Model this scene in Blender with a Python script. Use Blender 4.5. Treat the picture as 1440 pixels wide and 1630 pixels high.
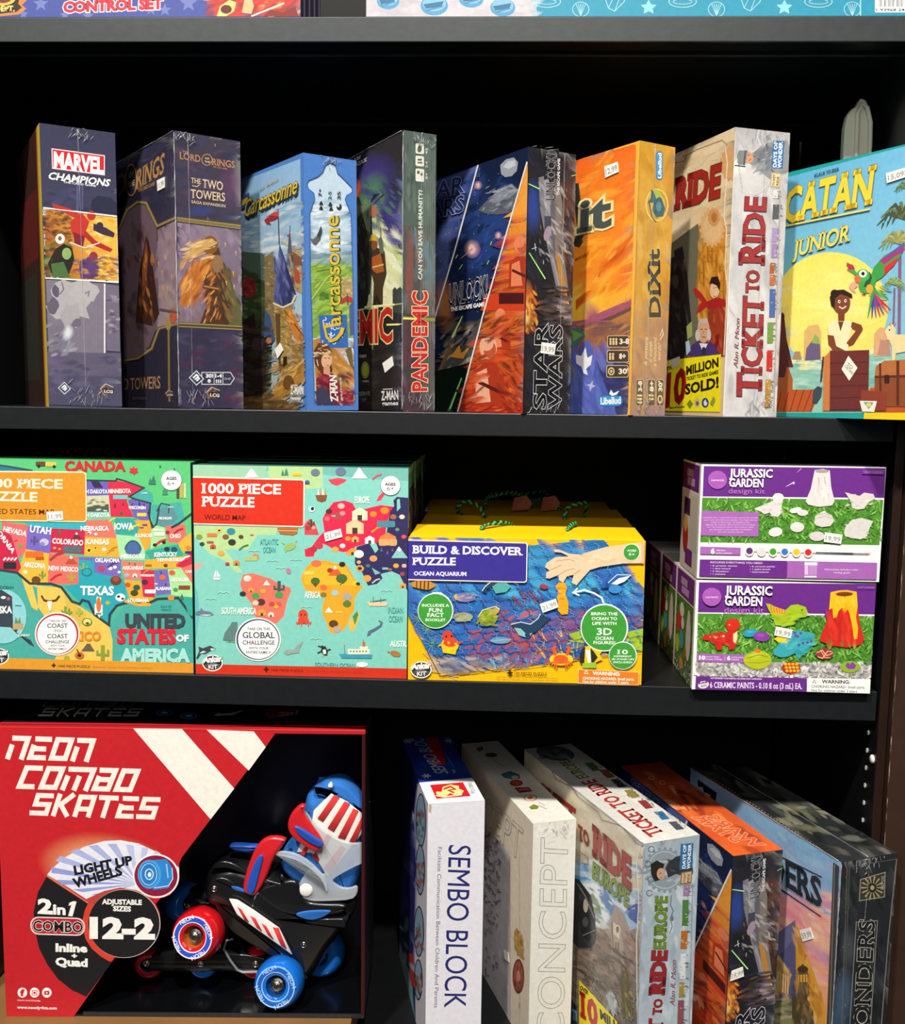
import bpy, bmesh, math, random
import numpy as np
from mathutils import Vector, Matrix

for _o in list(bpy.data.objects):
    bpy.data.objects.remove(_o)
SC = bpy.context.scene
COL = SC.collection

# ------------------------------------------------------------------ camera
CAM_F, CAM_P, CAM_Y, CAM_R = 1593.6, -0.11212, -0.03986, 0.01358
CAM_C = Vector((0.47294, -1.08383, 0.01436))
_fw = Vector((math.sin(CAM_Y) * math.cos(CAM_P), math.cos(CAM_Y) * math.cos(CAM_P), math.sin(CAM_P)))
_r = _fw.cross(Vector((0, 0, 1))).normalized()
_u = _r.cross(_fw)
CR = math.cos(CAM_R) * _r + math.sin(CAM_R) * _u
CU = -math.sin(CAM_R) * _r + math.cos(CAM_R) * _u
CF = _fw
cam_data = bpy.data.cameras.new('camera')
cam = bpy.data.objects.new('camera', cam_data)
COL.objects.link(cam)
cam.matrix_world = Matrix(((CR.x, CU.x, -CF.x, CAM_C.x), (CR.y, CU.y, -CF.y, CAM_C.y), (CR.z, CU.z, -CF.z, CAM_C.z), (0, 0, 0, 1)))
cam_data.sensor_fit = 'HORIZONTAL'
cam_data.sensor_width = 36.0
cam_data.lens = 36.0 * CAM_F / 1440.0
cam_data.clip_start = 0.01
SC.camera = cam

# ------------------------------------------------------------------ light: the shop's ceiling lamps, plus added fill
world = bpy.data.worlds.new('shop_interior')
SC.world = world
world.use_nodes = True
world.node_tree.nodes['Background'].inputs[0].default_value = (0.85, 0.92, 1.0, 1)
world.node_tree.nodes['Background'].inputs[1].default_value = 0.05


def lamp(name, loc, target, energy, size, color=(1, 0.95, 0.87)):
    L = bpy.data.lights.new(name, 'AREA')
    L.shape = 'DISK'
    L.size = size
    L.energy = energy
    L.color = color
    o = bpy.data.objects.new(name, L)
    COL.objects.link(o)
    o.location = loc
    o.rotation_euler = (Vector(target) - Vector(loc)).to_track_quat('-Z', 'Y').to_euler()
    return o


lamp('ceiling_lamp', (-0.6, -2.3, 3.1), (0.4, 0, -0.1), 190, 0.2)
lamp('ceiling_lamp.001', (0.8, -2.4, 3.1), (0.5, 0, -0.1), 200, 0.2)
lamp('fill_light_left', (-1.2, -3.0, 2.0), (0.3, 0, -0.2), 20, 0.4)  # soft fill added from the far left
lamp('fill_light_low', (0.6, -3.0, 1.15), (0.4, 0, -0.3), 14, 1.5, (1, 0.97, 0.93))  # broad fill added low in front to lift the shelf interiors

SC.view_settings.view_transform = 'Standard'
SC.view_settings.look = 'None'
SC.view_settings.gamma = 1.0
SC.view_settings.use_curve_mapping = False
SC.view_settings.exposure = -0.2
SC.cycles.max_bounces = 6


# ------------------------------------------------------------------ helpers
def lin(c):
    c = c / 255.0
    return c / 12.92 if c <= 0.04045 else ((c + 0.055) / 1.055) ** 2.4


_cc = {}


def rgb(h):
    """'d22' or 'dd2222' (sRGB) to linear rgba"""
    if not isinstance(h, str):
        return h
    if h not in _cc:
        k = h
        if len(k) == 3:
            k = ''.join(a + a for a in k)
        _cc[h] = (lin(int(k[0:2], 16)), lin(int(k[2:4], 16)), lin(int(k[4:6], 16)), 1.0)
    return _cc[h]


def principled(name, **kw):
    m = bpy.data.materials.new(name)
    m.use_nodes = True
    b = m.node_tree.nodes['Principled BSDF']
    for k, v in kw.items():
        b.inputs[k.replace('_', ' ')].default_value = v
    return m, m.node_tree.nodes, m.node_tree.links, b


def mat(name, col, rough=0.5, var=0.08, scale=60, bump=0.0, metal=0.0, coat=0.0, trans=0.0, spec=0.5, alpha=1.0):
    """plain procedural material: a colour broken up by a little noise"""
    m, n, l, b = principled(name, Roughness=rough, Metallic=metal, Coat_Weight=coat, Transmission_Weight=trans, Alpha=alpha)
    b.inputs['Specular IOR Level'].default_value = spec
    c = rgb(col)
    tc = n.new('ShaderNodeTexCoord')
    nz = n.new('ShaderNodeTexNoise')
    nz.inputs['Scale'].default_value = scale
    nz.inputs['Detail'].default_value = 5
    l.new(tc.outputs['Object'], nz.inputs['Vector'])
    mx = n.new('ShaderNodeMix')
    mx.data_type = 'RGBA'
    mx.inputs[6].default_value = tuple(v * (1 - var) for v in c[:3]) + (1,)
    mx.inputs[7].default_value = tuple(min(1, v * (1 + var)) for v in c[:3]) + (1,)
    l.new(nz.outputs['Fac'], mx.inputs[0])
    l.new(mx.outputs[2], b.inputs['Base Color'])
    if bump:
        bp = n.new('ShaderNodeBump')
        bp.inputs['Strength'].default_value = bump
        bp.inputs['Distance'].default_value = 0.001
        l.new(nz.outputs['Fac'], bp.inputs['Height'])
        l.new(bp.outputs['Normal'], b.inputs['Normal'])
    return m


def chipped(m, n_scale, thr, col='b9b2a4'):
    """nicks where the surface is worn through to the bare board"""
    n, l = m.node_tree.nodes, m.node_tree.links
    b = n['Principled BSDF']
    src = b.inputs['Base Color'].links[0].from_socket
    tc = n.new('ShaderNodeTexCoord')
    mp = n.new('ShaderNodeMapping')
    mp.inputs['Scale'].default_value = n_scale
    nz = n.new('ShaderNodeTexNoise')
    nz.inputs['Scale'].default_value = 1
    nz.inputs['Detail'].default_value = 8
    nz.inputs['Roughness'].default_value = .7
    l.new(tc.outputs['Object'], mp.inputs['Vector'])
    l.new(mp.outputs['Vector'], nz.inputs['Vector'])
    mr = n.new('ShaderNodeMapRange')
    mr.inputs['From Min'].default_value = thr
    mr.inputs['From Max'].default_value = thr + .015
    l.new(nz.outputs['Fac'], mr.inputs['Value'])
    mx = n.new('ShaderNodeMix')
    mx.data_type = 'RGBA'
    l.new(mr.outputs['Result'], mx.inputs[0])
    l.new(src, mx.inputs[6])
    mx.inputs[7].default_value = rgb(col)
    l.new(mx.outputs[2], b.inputs['Base Color'])
    return m


def print_mat(name, rough=0.42, coat=0.0, wrinkle=0.0, spec=0.4):
    """printed card: ink colours held by the mesh, faint ink mottling, optional film gloss"""
    m, n, l, b = principled(name, Roughness=rough, Coat_Weight=coat, Coat_Roughness=0.12)
    b.inputs['Specular IOR Level'].default_value = spec
    at = n.new('ShaderNodeAttribute')
    at.attribute_name = 'ink'
    tc = n.new('ShaderNodeTexCoord')
    nz = n.new('ShaderNodeTexNoise')
    nz.inputs['Scale'].default_value = 170
    nz.inputs['Detail'].default_value = 6
    l.new(tc.outputs['Object'], nz.inputs['Vector'])
    mr = n.new('ShaderNodeMapRange')
    mr.inputs['To Min'].default_value = 0.86
    mr.inputs['To Max'].default_value = 1.14
    l.new(nz.outputs['Fac'], mr.inputs['Value'])
    mx = n.new('ShaderNodeMix')
    mx.data_type = 'RGBA'
    mx.blend_type = 'MULTIPLY'
    mx.inputs[0].default_value = 1
    l.new(at.outputs['Color'], mx.inputs[6])
    l.new(mr.outputs['Result'], mx.inputs[7])
    l.new(mx.outputs[2], b.inputs['Base Color'])
    if wrinkle:
        nz2 = n.new('ShaderNodeTexNoise')
        nz2.inputs['Scale'].default_value = 38
        nz2.inputs['Detail'].default_value = 3
        nz2.inputs['Distortion'].default_value = 1.5
        l.new(tc.outputs['Object'], nz2.inputs['Vector'])
        bp = n.new('ShaderNodeBump')
        bp.inputs['Strength'].default_value = wrinkle
        bp.inputs['Distance'].default_value = 0.004
        l.new(nz2.outputs['Fac'], bp.inputs['Height'])
        l.new(bp.outputs['Normal'], b.inputs['Coat Normal'])
    return m


M_PRINT = print_mat('printed_card')
M_WRAP = print_mat('printed_card_under_film', 0.38, 0.55, 0.5)


def tag(o, label=None, cat=None, group=None, kind=None):
    if label: o['label'] = label
    if cat: o['category'] = cat
    if group: o['group'] = group
    if kind: o['kind'] = kind
    return o


def empty(name, loc=(0, 0, 0), yaw=0.0, tilt=0.0):
    o = bpy.data.objects.new(name, None)
    o.empty_display_size = 0.02
    COL.objects.link(o)
    o.matrix_world = Matrix.Translation(loc) @ Matrix.Rotation(yaw, 4, 'Z') @ Matrix.Rotation(-tilt, 4, 'Y')
    return o


def link_mesh(name, me, mats, parent=None):
    o = bpy.data.objects.new(name, me)
    COL.objects.link(o)
    for m in (mats if isinstance(mats, (list, tuple)) else [mats]):
        me.materials.append(m)
    if parent is not None:
        o.parent = parent
    return o


def bm_obj(name, bm, mats, parent=None, smooth=False, bevel=0.0, seg=2, sub=0):
    me = bpy.data.meshes.new(name)
    bm.normal_update()
    bm.to_mesh(me)
    bm.free()
    if smooth:
        for p in me.polygons: p.use_smooth = True
    o = link_mesh(name, me, mats, parent)
    if bevel:
        md = o.modifiers.new('bevel', 'BEVEL')
        md.width = bevel
        md.segments = seg
        md.limit_method = 'ANGLE'
    if sub:
        md = o.modifiers.new('sub', 'SUBSURF')
        md.levels = md.render_levels = sub
    return o


def add_box(bm, x0, x1, y0, y1, z0, z1, mi=0):
    vs = [bm.verts.new(p) for p in ((x0, y0, z0), (x1, y0, z0), (x1, y1, z0), (x0, y1, z0), (x0, y0, z1), (x1, y0, z1), (x1, y1, z1), (x0, y1, z1))]
    for f in ((0, 3, 2, 1), (4, 5, 6, 7), (0, 1, 5, 4), (1, 2, 6, 5), (2, 3, 7, 6), (3, 0, 4, 7)):
        bm.faces.new([vs[i] for i in f]).material_index = mi
    return vs


def add_tube(bm, pts, r, seg=8, closed=False, mi=0, flat=1.0):
    """a tube along points; r may be a list; flat squashes it along its binormal"""
    pts = [Vector(p) for p in pts]
    n = len(pts)
    rings = []
    ref = Vector((0, 0, 1))
    for i, p in enumerate(pts):
        a = pts[(i - 1) % n] if (closed or i > 0) else p
        b = pts[(i + 1) % n] if (closed or i < n - 1) else p
        t = (b - a).normalized()
        if abs(t.dot(ref)) > 0.95: ref = Vector((0, 1, 0)) if abs(t.y) < .9 else Vector((1, 0, 0))
        s = t.cross(ref).normalized()
        u = s.cross(t).normalized()
        rr = r[i] if isinstance(r, (list, tuple)) else r
        rings.append([bm.verts.new(p + s * (rr * math.cos(2 * math.pi * k / seg)) + u * (rr * flat * math.sin(2 * math.pi * k / seg))) for k in range(seg)])
    for i in range(n if closed else n - 1):
        A, B = rings[i], rings[(i + 1) % n]
        for k in range(seg):
            bm.faces.new((A[k], A[(k + 1) % seg], B[(k + 1) % seg], B[k])).material_index = mi
    if not closed:
        bm.faces.new(rings[0][::-1]).material_index = mi
        bm.faces.new(rings[-1]).material_index = mi


def add_lathe(bm, prof, M=None, seg=32, mi=0):
    """revolve (r, z) profile about Z, then transform"""
    M = M or Matrix()
    rings = []
    for r, z in prof:
        if r < 1e-6:
            rings.append([bm.verts.new(M @ Vector((0, 0, z)))])
        else:
            rings.append([bm.verts.new(M @ Vector((r * math.cos(2 * math.pi * k / seg), r * math.sin(2 * math.pi * k / seg), z))) for k in range(seg)])
    for A, B in zip(rings[:-1], rings[1:]):
        for k in range(seg):
            k2 = (k + 1) % seg
            if len(A) == 1 and len(B) == 1: continue
            if len(A) == 1: f = (A[0], B[k2], B[k])
            elif len(B) == 1: f = (A[k], A[k2], B[0])
            else: f = (A[k], A[k2], B[k2], B[k])
            bm.faces.new(f[::-1]).material_index = mi


def add_prism(bm, outline, y0, y1, mi=0, M=None):
    """extrude an (x, z) outline along y"""
    M = M or Matrix()
    A = [bm.verts.new(M @ Vector((x, y0, z))) for x, z in outline]
    B = [bm.verts.new(M @ Vector((x, y1, z))) for x, z in outline]
    n = len(outline)
    bm.faces.new(A).material_index = mi
    bm.faces.new(B[::-1]).material_index = mi
    for i in range(n):
        bm.faces.new((A[i], B[i], B[(i + 1) % n], A[(i + 1) % n])).material_index = mi


# ------------------------------------------------------------------ lettering
_tc = {}


def glyphs(s, bold=0.0):
    """outline of a word in the built-in font as (verts, faces), unit box normalised"""
    key = (s, round(bold, 3))
    if key not in _tc:
        cu = bpy.data.curves.new('word', 'FONT')
        cu.body = s
        cu.size = 1.0
        cu.resolution_u = 4 if abs(bold) < 0.016 else 2
        cu.offset = bold
        ob = bpy.data.objects.new('word', cu)
        COL.objects.link(ob)
        dg = bpy.context.evaluated_depsgraph_get()
        me = bpy.data.meshes.new_from_object(ob.evaluated_get(dg))
        vs = [(v.co.x, v.co.y) for v in me.vertices]
        fs = [tuple(p.vertices) for p in me.polygons]
        bpy.data.objects.remove(ob)
        bpy.data.curves.remove(cu)
        bpy.data.meshes.remove(me)
        _tc[key] = (vs, fs)
    return _tc[key]


_sc = {}


def serif_quads(s, ref):
    """small slabs where stems end on the baseline or cap line"""
    if s in _sc: return _sc[s]
    vs, fs = ref
    cnt = {}
    for f in fs:
        for i in range(len(f)):
            a, b = f[i], f[(i + 1) % len(f)]
            cnt[(min(a, b), max(a, b))] = cnt.get((min(a, b), max(a, b)), 0) + 1
    ys = [v[1] for v in vs]
    out = []
    for (a, b), c in cnt.items():
        if c != 1: continue
        (x0, y0), (x1, y1) = vs[a], vs[b]
        if abs(y0 - y1) > 1e-3: continue
        if x0 > x1: x0, x1 = x1, x0
        w = x1 - x0
        if 0.03 < w < 0.26:
            if abs(y0) < 0.02: yy = (y0, y0 + 0.04)
            elif y0 > 0.6: yy = (y0 - 0.04, y0)
            else: continue
            e = 0.06
            out.append([(x0 - e, yy[0]), (x1 + e, yy[0]), (x1 + e, yy[1]), (x0 - e, yy[1])])
    _sc[s] = out
    return out


# ------------------------------------------------------------------ printed faces
def clip(poly, w, h):
    """clip [(x,y,col)] to the face rectangle"""
    for ax, lim, sg in ((0, 0.0, 1), (0, w, -1), (1, 0.0, 1), (1, h, -1)):
        if not poly: return poly
        out = []
        for i in range(len(poly)):
            A, B = poly[i], poly[(i + 1) % len(poly)]
            da, db = sg * (A[ax] - lim), sg * (B[ax] - lim)
            if da >= 0: out.append(A)
            if (da >= 0) != (db >= 0):
                t = da / (da - db)
                out.append((A[0] + (B[0] - A[0]) * t, A[1] + (B[1] - A[1]) * t, tuple(p + (q - p) * t for p, q in zip(A[2], B[2]))))
        poly = out
    return poly


class Face:
    """a printed panel: artwork polygons laid on one flat side of a box.
    O, U, V: corner and unit axes in the box's own frame; w, h in metres."""
    STEP = 0.0000025

    def __init__(s, root, O, U, V, w, h):
        s.root, s.O, s.U, s.V, s.w, s.h = root, Vector(O), Vector(U), Vector(V), w, h
        s.N = s.U.cross(s.V)
        s.vs, s.fs, s.cs = [], [], []
        s.z = 0.00012
        s.set(0, 0, 1)
        s.rnd = random.Random(7)
        M = root.matrix_world
        s.wO = M @ s.O
        s.wU, s.wV = M.to_3x3() @ s.U, M.to_3x3() @ s.V
        s.wN = s.wU.cross(s.wV)
        s.cell = 0.0008
        s.cv = np.full((int(h / s.cell) + 2, int(w / s.cell) + 2, 3), .2, np.float32)   # which ink lies where, so soft strokes can fade into it

    def under(s, x, y):
        j, i = int(y / s.cell), int(x / s.cell)
        n, m = s.cv.shape[:2]
        c = s.cv[min(max(j, 0), n - 1), min(max(i, 0), m - 1)]
        return (float(c[0]), float(c[1]), float(c[2]), 1.0)

    def _raster(s, p):
        xs = [q[0] for q in p]
        ys = [q[1] for q in p]
        i0, i1 = max(0, int(min(xs) / s.cell)), int(max(xs) / s.cell) + 1
        j0, j1 = max(0, int(min(ys) / s.cell)), int(max(ys) / s.cell) + 1
        if j1 <= j0 or i1 <= i0: return
        X = (np.arange(i0, i1) + .5) * s.cell
        Y = ((np.arange(j0, j1) + .5) * s.cell)[:, None]
        ins = np.zeros((j1 - j0, i1 - i0), bool)
        n = len(p)
        for k in range(n):
            x0, y0 = xs[k], ys[k]
            x1, y1 = xs[k - 1], ys[k - 1]
            if y0 == y1: continue
            ins ^= ((y0 > Y) != (y1 > Y)) & (X < (x1 - x0) * (Y - y0) / (y1 - y0) + x0)
        if not ins.any(): return
        v = s.cv[j0:j1, i0:i1]
        if v.size == 0: return
        ins = ins[:v.shape[0], :v.shape[1]]
        c0 = p[0][2]
        if all(q[2] is c0 or q[2] == c0 for q in p):
            v[ins] = c0[:3]
        else:
            A = np.array([(1, a, b) for a, b in zip(xs, ys)])
            K = np.linalg.lstsq(A, np.array([q[2][:3] for q in p]), rcond=None)[0]
            jj, ii = np.nonzero(ins)
            C3 = np.array([q[2][:3] for q in p])
            v[jj, ii] = np.clip(K[0] + K[1] * X[ii][:, None] + K[2] * Y[jj, 0][:, None], C3.min(0), C3.max(0))

    def set(s, ox, oy, k):
        s.ox, s.oy, s.k = ox, oy, k
        return s

    def uv(s, x, y):
        """where a sight line through a photo point meets this panel"""
        X, Y = s.ox + x / s.k, s.oy + y / s.k
        d = CF + CR * ((X - 720) / CAM_F) - CU * ((Y - 815) / CAM_F)
        t = (s.wO - CAM_C).dot(s.wN) / d.dot(s.wN)
        p = CAM_C + d * t - s.wO
        return p.dot(s.wU), p.dot(s.wV)

    def _add(s, pts, cols, clipit=True):
        p = [(a[0], a[1], c) for a, c in zip(pts, cols)]
        if clipit: p = clip(p, s.w, s.h)
        if len(p) < 3: return
        b = len(s.vs)
        for x, y, c in p:
            s.vs.append(s.O + s.U * x + s.V * y + s.N * s.z)
            s.cs.append(c)
        s.fs.append(tuple(range(b, b + len(p))))
        s._raster(p)

    def soft(s, P, C, col, core=.5):
        """a stroke that fades from its own ink at the core to whatever is printed around it"""
        col = rgb(col)
        Q = [s.uv(*q) for q in P]
        c = s.uv(*C)
        if not (0 <= c[0] <= s.w and 0 <= c[1] <= s.h): return s
        U = [s.under(*q) for q in Q]
        M = [(c[0] + (q[0] - c[0]) * core, c[1] + (q[1] - c[1]) * core) for q in Q]
        MC = [tuple(a * .72 + b * .28 for a, b in zip(col, u)) for u in U]
        n = len(Q)
        s._add(M, MC)
        for k in range(n):
            l = (k + 1) % n
            s._add([M[k], Q[k], Q[l], M[l]], [MC[k], U[k], U[l], MC[l]])
        return s

    def up(s): s.z += s.STEP

    def fill(s, col, col2=None, horiz=False):
        """whole panel, optionally blending to a second printed colour at the top (or right)"""
        a, b = rgb(col), rgb(col2 or col)
        s.up()
        s._add([(0, 0), (s.w, 0), (s.w, s.h), (0, s.h)], [a, b, b, a] if horiz else [a, a, b, b], False)
        return s

    def frac(s, x0, y0, x1, y1, col):
        s.up()
        c = rgb(col)
        s._add([(x0 * s.w, y0 * s.h), (x1 * s.w, y0 * s.h), (x1 * s.w, y1 * s.h), (x0 * s.w, y1 * s.h)], [c] * 4)
        return s

    def pts(s, t):
        if isinstance(t, str):
            v = [float(q) for q in t.replace(',', ' ').split()]
            return list(zip(v[::2], v[1::2]))
        return t

    def poly(s, t, col, up=True):
        P = s.pts(t)
        if up: s.up()
        cols = [rgb(c) for c in col] if isinstance(col, list) else [rgb(col)] * len(P)
        s._add([s.uv(*p) for p in P], cols)
        return s

    def rect(s, x0, y0, x1, y1, col, r=0, sk=0):
        """rounded rectangle; sk drops the right end by sk"""
        if r:
            P = []
            for cx, cy, a0 in ((x1 - r, y0 + r, -90), (x1 - r, y1 - r, 0), (x0 + r, y1 - r, 90), (x0 + r, y0 + r, 180)):
                for k in range(5):
                    a = math.radians(a0 + k * 22.5)
                    P.append((cx + r * math.cos(a), cy + r * math.sin(a)))
        else:
            P = [(x0, y0), (x1, y0), (x1, y1), (x0, y1)]
        return s.poly([(x, y + sk * (x - x0) / (x1 - x0)) for x, y in P], col)

    def ell(s, cx, cy, rx, ry, col, rot=0, n=22, a0=0, a1=360, up=True):
        P = []
        full = abs(a1 - a0) >= 360
        for k in range(n if full else n + 1):
            a = math.radians(a0 + (a1 - a0) * k / n)
            x, y = rx * math.cos(a), ry * math.sin(a)
            c, q = math.cos(math.radians(rot)), math.sin(math.radians(rot))
            P.append((cx + x * c - y * q, cy + x * q + y * c))
        return s.poly(P, col, up)

    def glow(s, cx, cy, rx, ry, c1, c2=None, rot=0, n=20):
        """printed airbrush spot fading into its surroundings"""
        s.up()
        P = []
        for k in range(n):
            a = 2 * math.pi * k / n
            x, y = rx * math.cos(a), ry * math.sin(a)
            c, q = math.cos(math.radians(rot)), math.sin(math.radians(rot))
            P.append((cx + x * c - y * q, cy + x * q + y * c))
        return s.soft(P, (cx, cy), c1, .35)

    def line(s, t, w, col, closed=False, up=True):
        """stroke of width w; w may be (start, end)"""
        P = s.pts(t)
        if up: s.up()
        c = rgb(col)
        n = len(P)
        L = n if closed else n - 1
        ws = [w] * n if not isinstance(w, tuple) else [w[0] + (w[1] - w[0]) * i / max(1, n - 1) for i in range(n)]
        off = []
        for i in range(n):
            a = P[(i - 1) % n] if (closed or i > 0) else P[i]
            b = P[(i + 1) % n] if (closed or i < n - 1) else P[i]
            d1 = Vector((P[i][0] - a[0], P[i][1] - a[1]))
            d2 = Vector((b[0] - P[i][0], b[1] - P[i][1]))
            if d1.length < 1e-9: d1 = d2
            if d2.length < 1e-9: d2 = d1
            d1.normalize(); d2.normalize()
            n1 = Vector((-d1.y, d1.x)); n2 = Vector((-d2.y, d2.x))
            m = n1 + n2
            if m.length < 1e-6: m = n1
            m.normalize()
            q = min(2.2, 1 / max(0.2, m.dot(n1)))
            off.append(m * (q * ws[i] / 2))
        for i in range(L):
            j = (i + 1) % n
            Q = [(P[i][0] + off[i].x, P[i][1] + off[i].y), (P[j][0] + off[j].x, P[j][1] + off[j].y), (P[j][0] - off[j].x, P[j][1] - off[j].y), (P[i][0] - off[i].x, P[i][1] - off[i].y)]
            s._add([s.uv(*q2) for q2 in Q], [c] * 4)
        return s

    def text(s, t, x0, y0, x1, y1, h, col, bold=0.02, up=None, out=None, ow=0.05, serif=False, slant=0.0, sh=None, fit=True, cap=0.73):
        """a word from baseline start to baseline end; h: cap height; out: outline ink; up: direction of the letters' tops"""
        if up is None:
            L = math.hypot(x1 - x0, y1 - y0)
            nx, ny = (y1 - y0) / L, -(x1 - x0) / L
            up = (nx * h, ny * h)
        A = s.uv(x0, y0)
        B = s.uv(x1, y1)
        T = s.uv(x0 + up[0], y0 + up[1])
        ex = (B[0] - A[0], B[1] - A[1])
        ey = (T[0] - A[0], T[1] - A[1])
        base = glyphs(t, 0.0)
        xs = [v[0] for v in base[0]]
        if not xs: return s
        mn, mx = min(xs), max(xs)
        lay = []
        if sh: lay.append((ow if out else bold, sh[2], sh[0], sh[1]))
        if out: lay.append((bold + ow, out, 0, 0))
        if col: lay.append((bold, col, 0, 0))
        for bd, c, dx, dy in lay:
            s.up()
            vs, fs = glyphs(t, bd)
            cc = rgb(c)
            o = (0, 0)
            if dx or dy:
                q = s.uv(x0 + dx, y0 + dy)
                o = (q[0] - A[0], q[1] - A[1])

            def put(x, y):
                y = y / cap
                x = (x - mn) / (mx - mn)
                return (A[0] + o[0] + ex[0] * x + ey[0] * y, A[1] + o[1] + ex[1] * x + ey[1] * y)
            b = len(s.vs)
            for x, y in vs:
                p = put(x + slant * y, y)
                s.vs.append(s.O + s.U * p[0] + s.V * p[1] + s.N * s.z)
                s.cs.append(cc)
            L = [put(x + slant * y, y) for x, y in vs]
            if all(0 <= q[0] <= s.w and 0 <= q[1] <= s.h for q in L):
                for f in fs: s.fs.append(tuple(b + i for i in f))
            else:                                                # letters running off the panel are cut at its edge
                del s.vs[b:], s.cs[b:]
                for f in fs: s._add([L[i] for i in f], [cc] * len(f))
            if serif:
                for q in serif_quads(t, base):
                    g = max(0, bd)
                    xs4 = [q[0][0] - g, q[1][0] + g, q[2][0] + g, q[3][0] - g]
                    ys4 = [q[0][1] - g, q[1][1] - g, q[2][1] + g, q[3][1] + g]
                    s._add([put(x + slant * y, y) for x, y in zip(xs4, ys4)], [cc] * 4)
        return s

    def blob(s, cx, cy, rx, ry, col, n=11, j=0.25, rot=0):
        """uneven patch of paint"""
        P = []
        r = s.rnd
        for k in range(n):
            a = 2 * math.pi * k / n
            q = 1 + r.uniform(-j, j)
            x, y = rx * q * math.cos(a), ry * q * math.sin(a)
            c, t = math.cos(math.radians(rot)), math.sin(math.radians(rot))
            P.append((cx + x * c - y * t, cy + x * t + y * c))
        return s.poly(P, col)

    def dabs(s, x0, y0, x1, y1, n, cols, sz, asp=1.0, rot=0, jr=25, inside=None):
        """scattered brush dabs in a box"""
        r = s.rnd
        s.up()
        zz = s.z
        for i in range(n):
            x, y = r.uniform(x0, x1), r.uniform(y0, y1)
            if inside and not inside(x, y): continue
            q = r.uniform(0.5, 1.4) * sz
            asp = min(asp, 2.4)
            a = math.radians(rot + r.uniform(-jr, jr))
            c, t = math.cos(a), math.sin(a)
            P = [(x + q * asp * u * c - q * v * t, y + q * asp * u * t + q * v * c) for u, v in ((-1, 0), (-.4, -.55), (.5, -.5), (1, .1), (.4, .55), (-.5, .45))]
            s.z = zz + i * 0.0000012
            s.soft(P, (x, y), r.choice(cols))
        s.z = zz + n * 0.0000012 + 0.000002
        return s

    def done(s, name, m, label=None):
        me = bpy.data.meshes.new(name)
        me.from_pydata([tuple(v) for v in s.vs], [], s.fs)
        at = me.color_attributes.new('ink', 'FLOAT_COLOR', 'POINT')
        flat = [q for c in s.cs for q in c]
        at.data.foreach_set('color', flat)
        # text polygons may be wound either way: turn every face outwards
        me.update()
        flip = [p.index for p in me.polygons if p.normal.dot(s.N) < 0]
        if flip:
            bm = bmesh.new()
            bm.from_mesh(me)
            bm.faces.ensure_lookup_table()
            bmesh.ops.reverse_faces(bm, faces=[bm.faces[i] for i in flip])
            bm.to_mesh(me)
            bm.free()
        o = link_mesh(name, me, m, s.root)
        if label: o['label'] = label
        return o


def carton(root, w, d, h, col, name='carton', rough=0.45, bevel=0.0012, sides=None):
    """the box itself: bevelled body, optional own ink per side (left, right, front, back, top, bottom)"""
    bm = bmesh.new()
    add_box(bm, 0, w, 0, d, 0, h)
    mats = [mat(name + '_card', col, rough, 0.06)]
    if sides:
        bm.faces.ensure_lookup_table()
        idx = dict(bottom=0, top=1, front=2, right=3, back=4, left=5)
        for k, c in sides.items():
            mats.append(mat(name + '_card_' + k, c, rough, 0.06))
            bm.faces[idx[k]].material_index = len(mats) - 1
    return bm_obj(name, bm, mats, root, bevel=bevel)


def spine(root, w, h): return Face(root, (0, 0, 0), (1, 0, 0), (0, 0, 1), w, h)
def cover(root, d, h): return Face(root, (0, d, 0), (0, -1, 0), (0, 0, 1), d, h)
def rightside(root, w, d, h): return Face(root, (w, 0, 0), (0, 1, 0), (0, 0, 1), d, h)
def lid(root, w, d, h): return Face(root, (0, 0, h), (1, 0, 0), (0, 1, 0), w, d)


def sticker(face, P, digits='', k=None, col='efede6', ink='a3a19c'):
    """a little paper price label stuck on a panel: four corners in photo points"""
    Q = [face.uv(*p) for p in face.pts(P)]
    base = face.O + face.N * (face.z + 0.0002)
    bm = bmesh.new()
    lo = [bm.verts.new(base + face.U * x + face.V * y) for x, y in Q]
    hi = [bm.verts.new(base + face.U * x + face.V * y + face.N * 0.0003) for x, y in Q]
    bm.faces.new(lo)
    bm.faces.new(hi)
    for i in range(4):
        bm.faces.new((lo[i], lo[(i + 1) % 4], hi[(i + 1) % 4], hi[i]))
    bmesh.ops.recalc_face_normals(bm, faces=bm.faces)
    o = bm_obj('price_sticker', bm, mat('sticker_paper', col, 0.6, 0.04), face.root)
    o['label'] = 'small white paper price sticker'
    if digits:
        q = Face(face.root, face.O, face.U, face.V, face.w, face.h)
        q.z = face.z + 0.0006
        q.set(face.ox, face.oy, face.k)
        p = face.pts(P)
        lerp = lambda a, b, t: (a[0] + (b[0] - a[0]) * t, a[1] + (b[1] - a[1]) * t)
        bl, br = lerp(p[3], p[2], .1), lerp(p[3], p[2], .9)
        b0, b1 = lerp(bl, p[0], .22), lerp(br, p[1], .22)
        q.text(digits, b0[0], b0[1], b1[0], b1[1], 1, ink, up=((p[0][0] - p[3][0]) * .5, (p[0][1] - p[3][1]) * .5))
        q.done('price_print', M_PRINT)
        COL.objects[-1].parent = o
    return o


M_FILM = mat('clear_film_edge', 'a4a8ac', 0.15, 0.2, 300, bump=0.6, coat=0.6)


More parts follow.
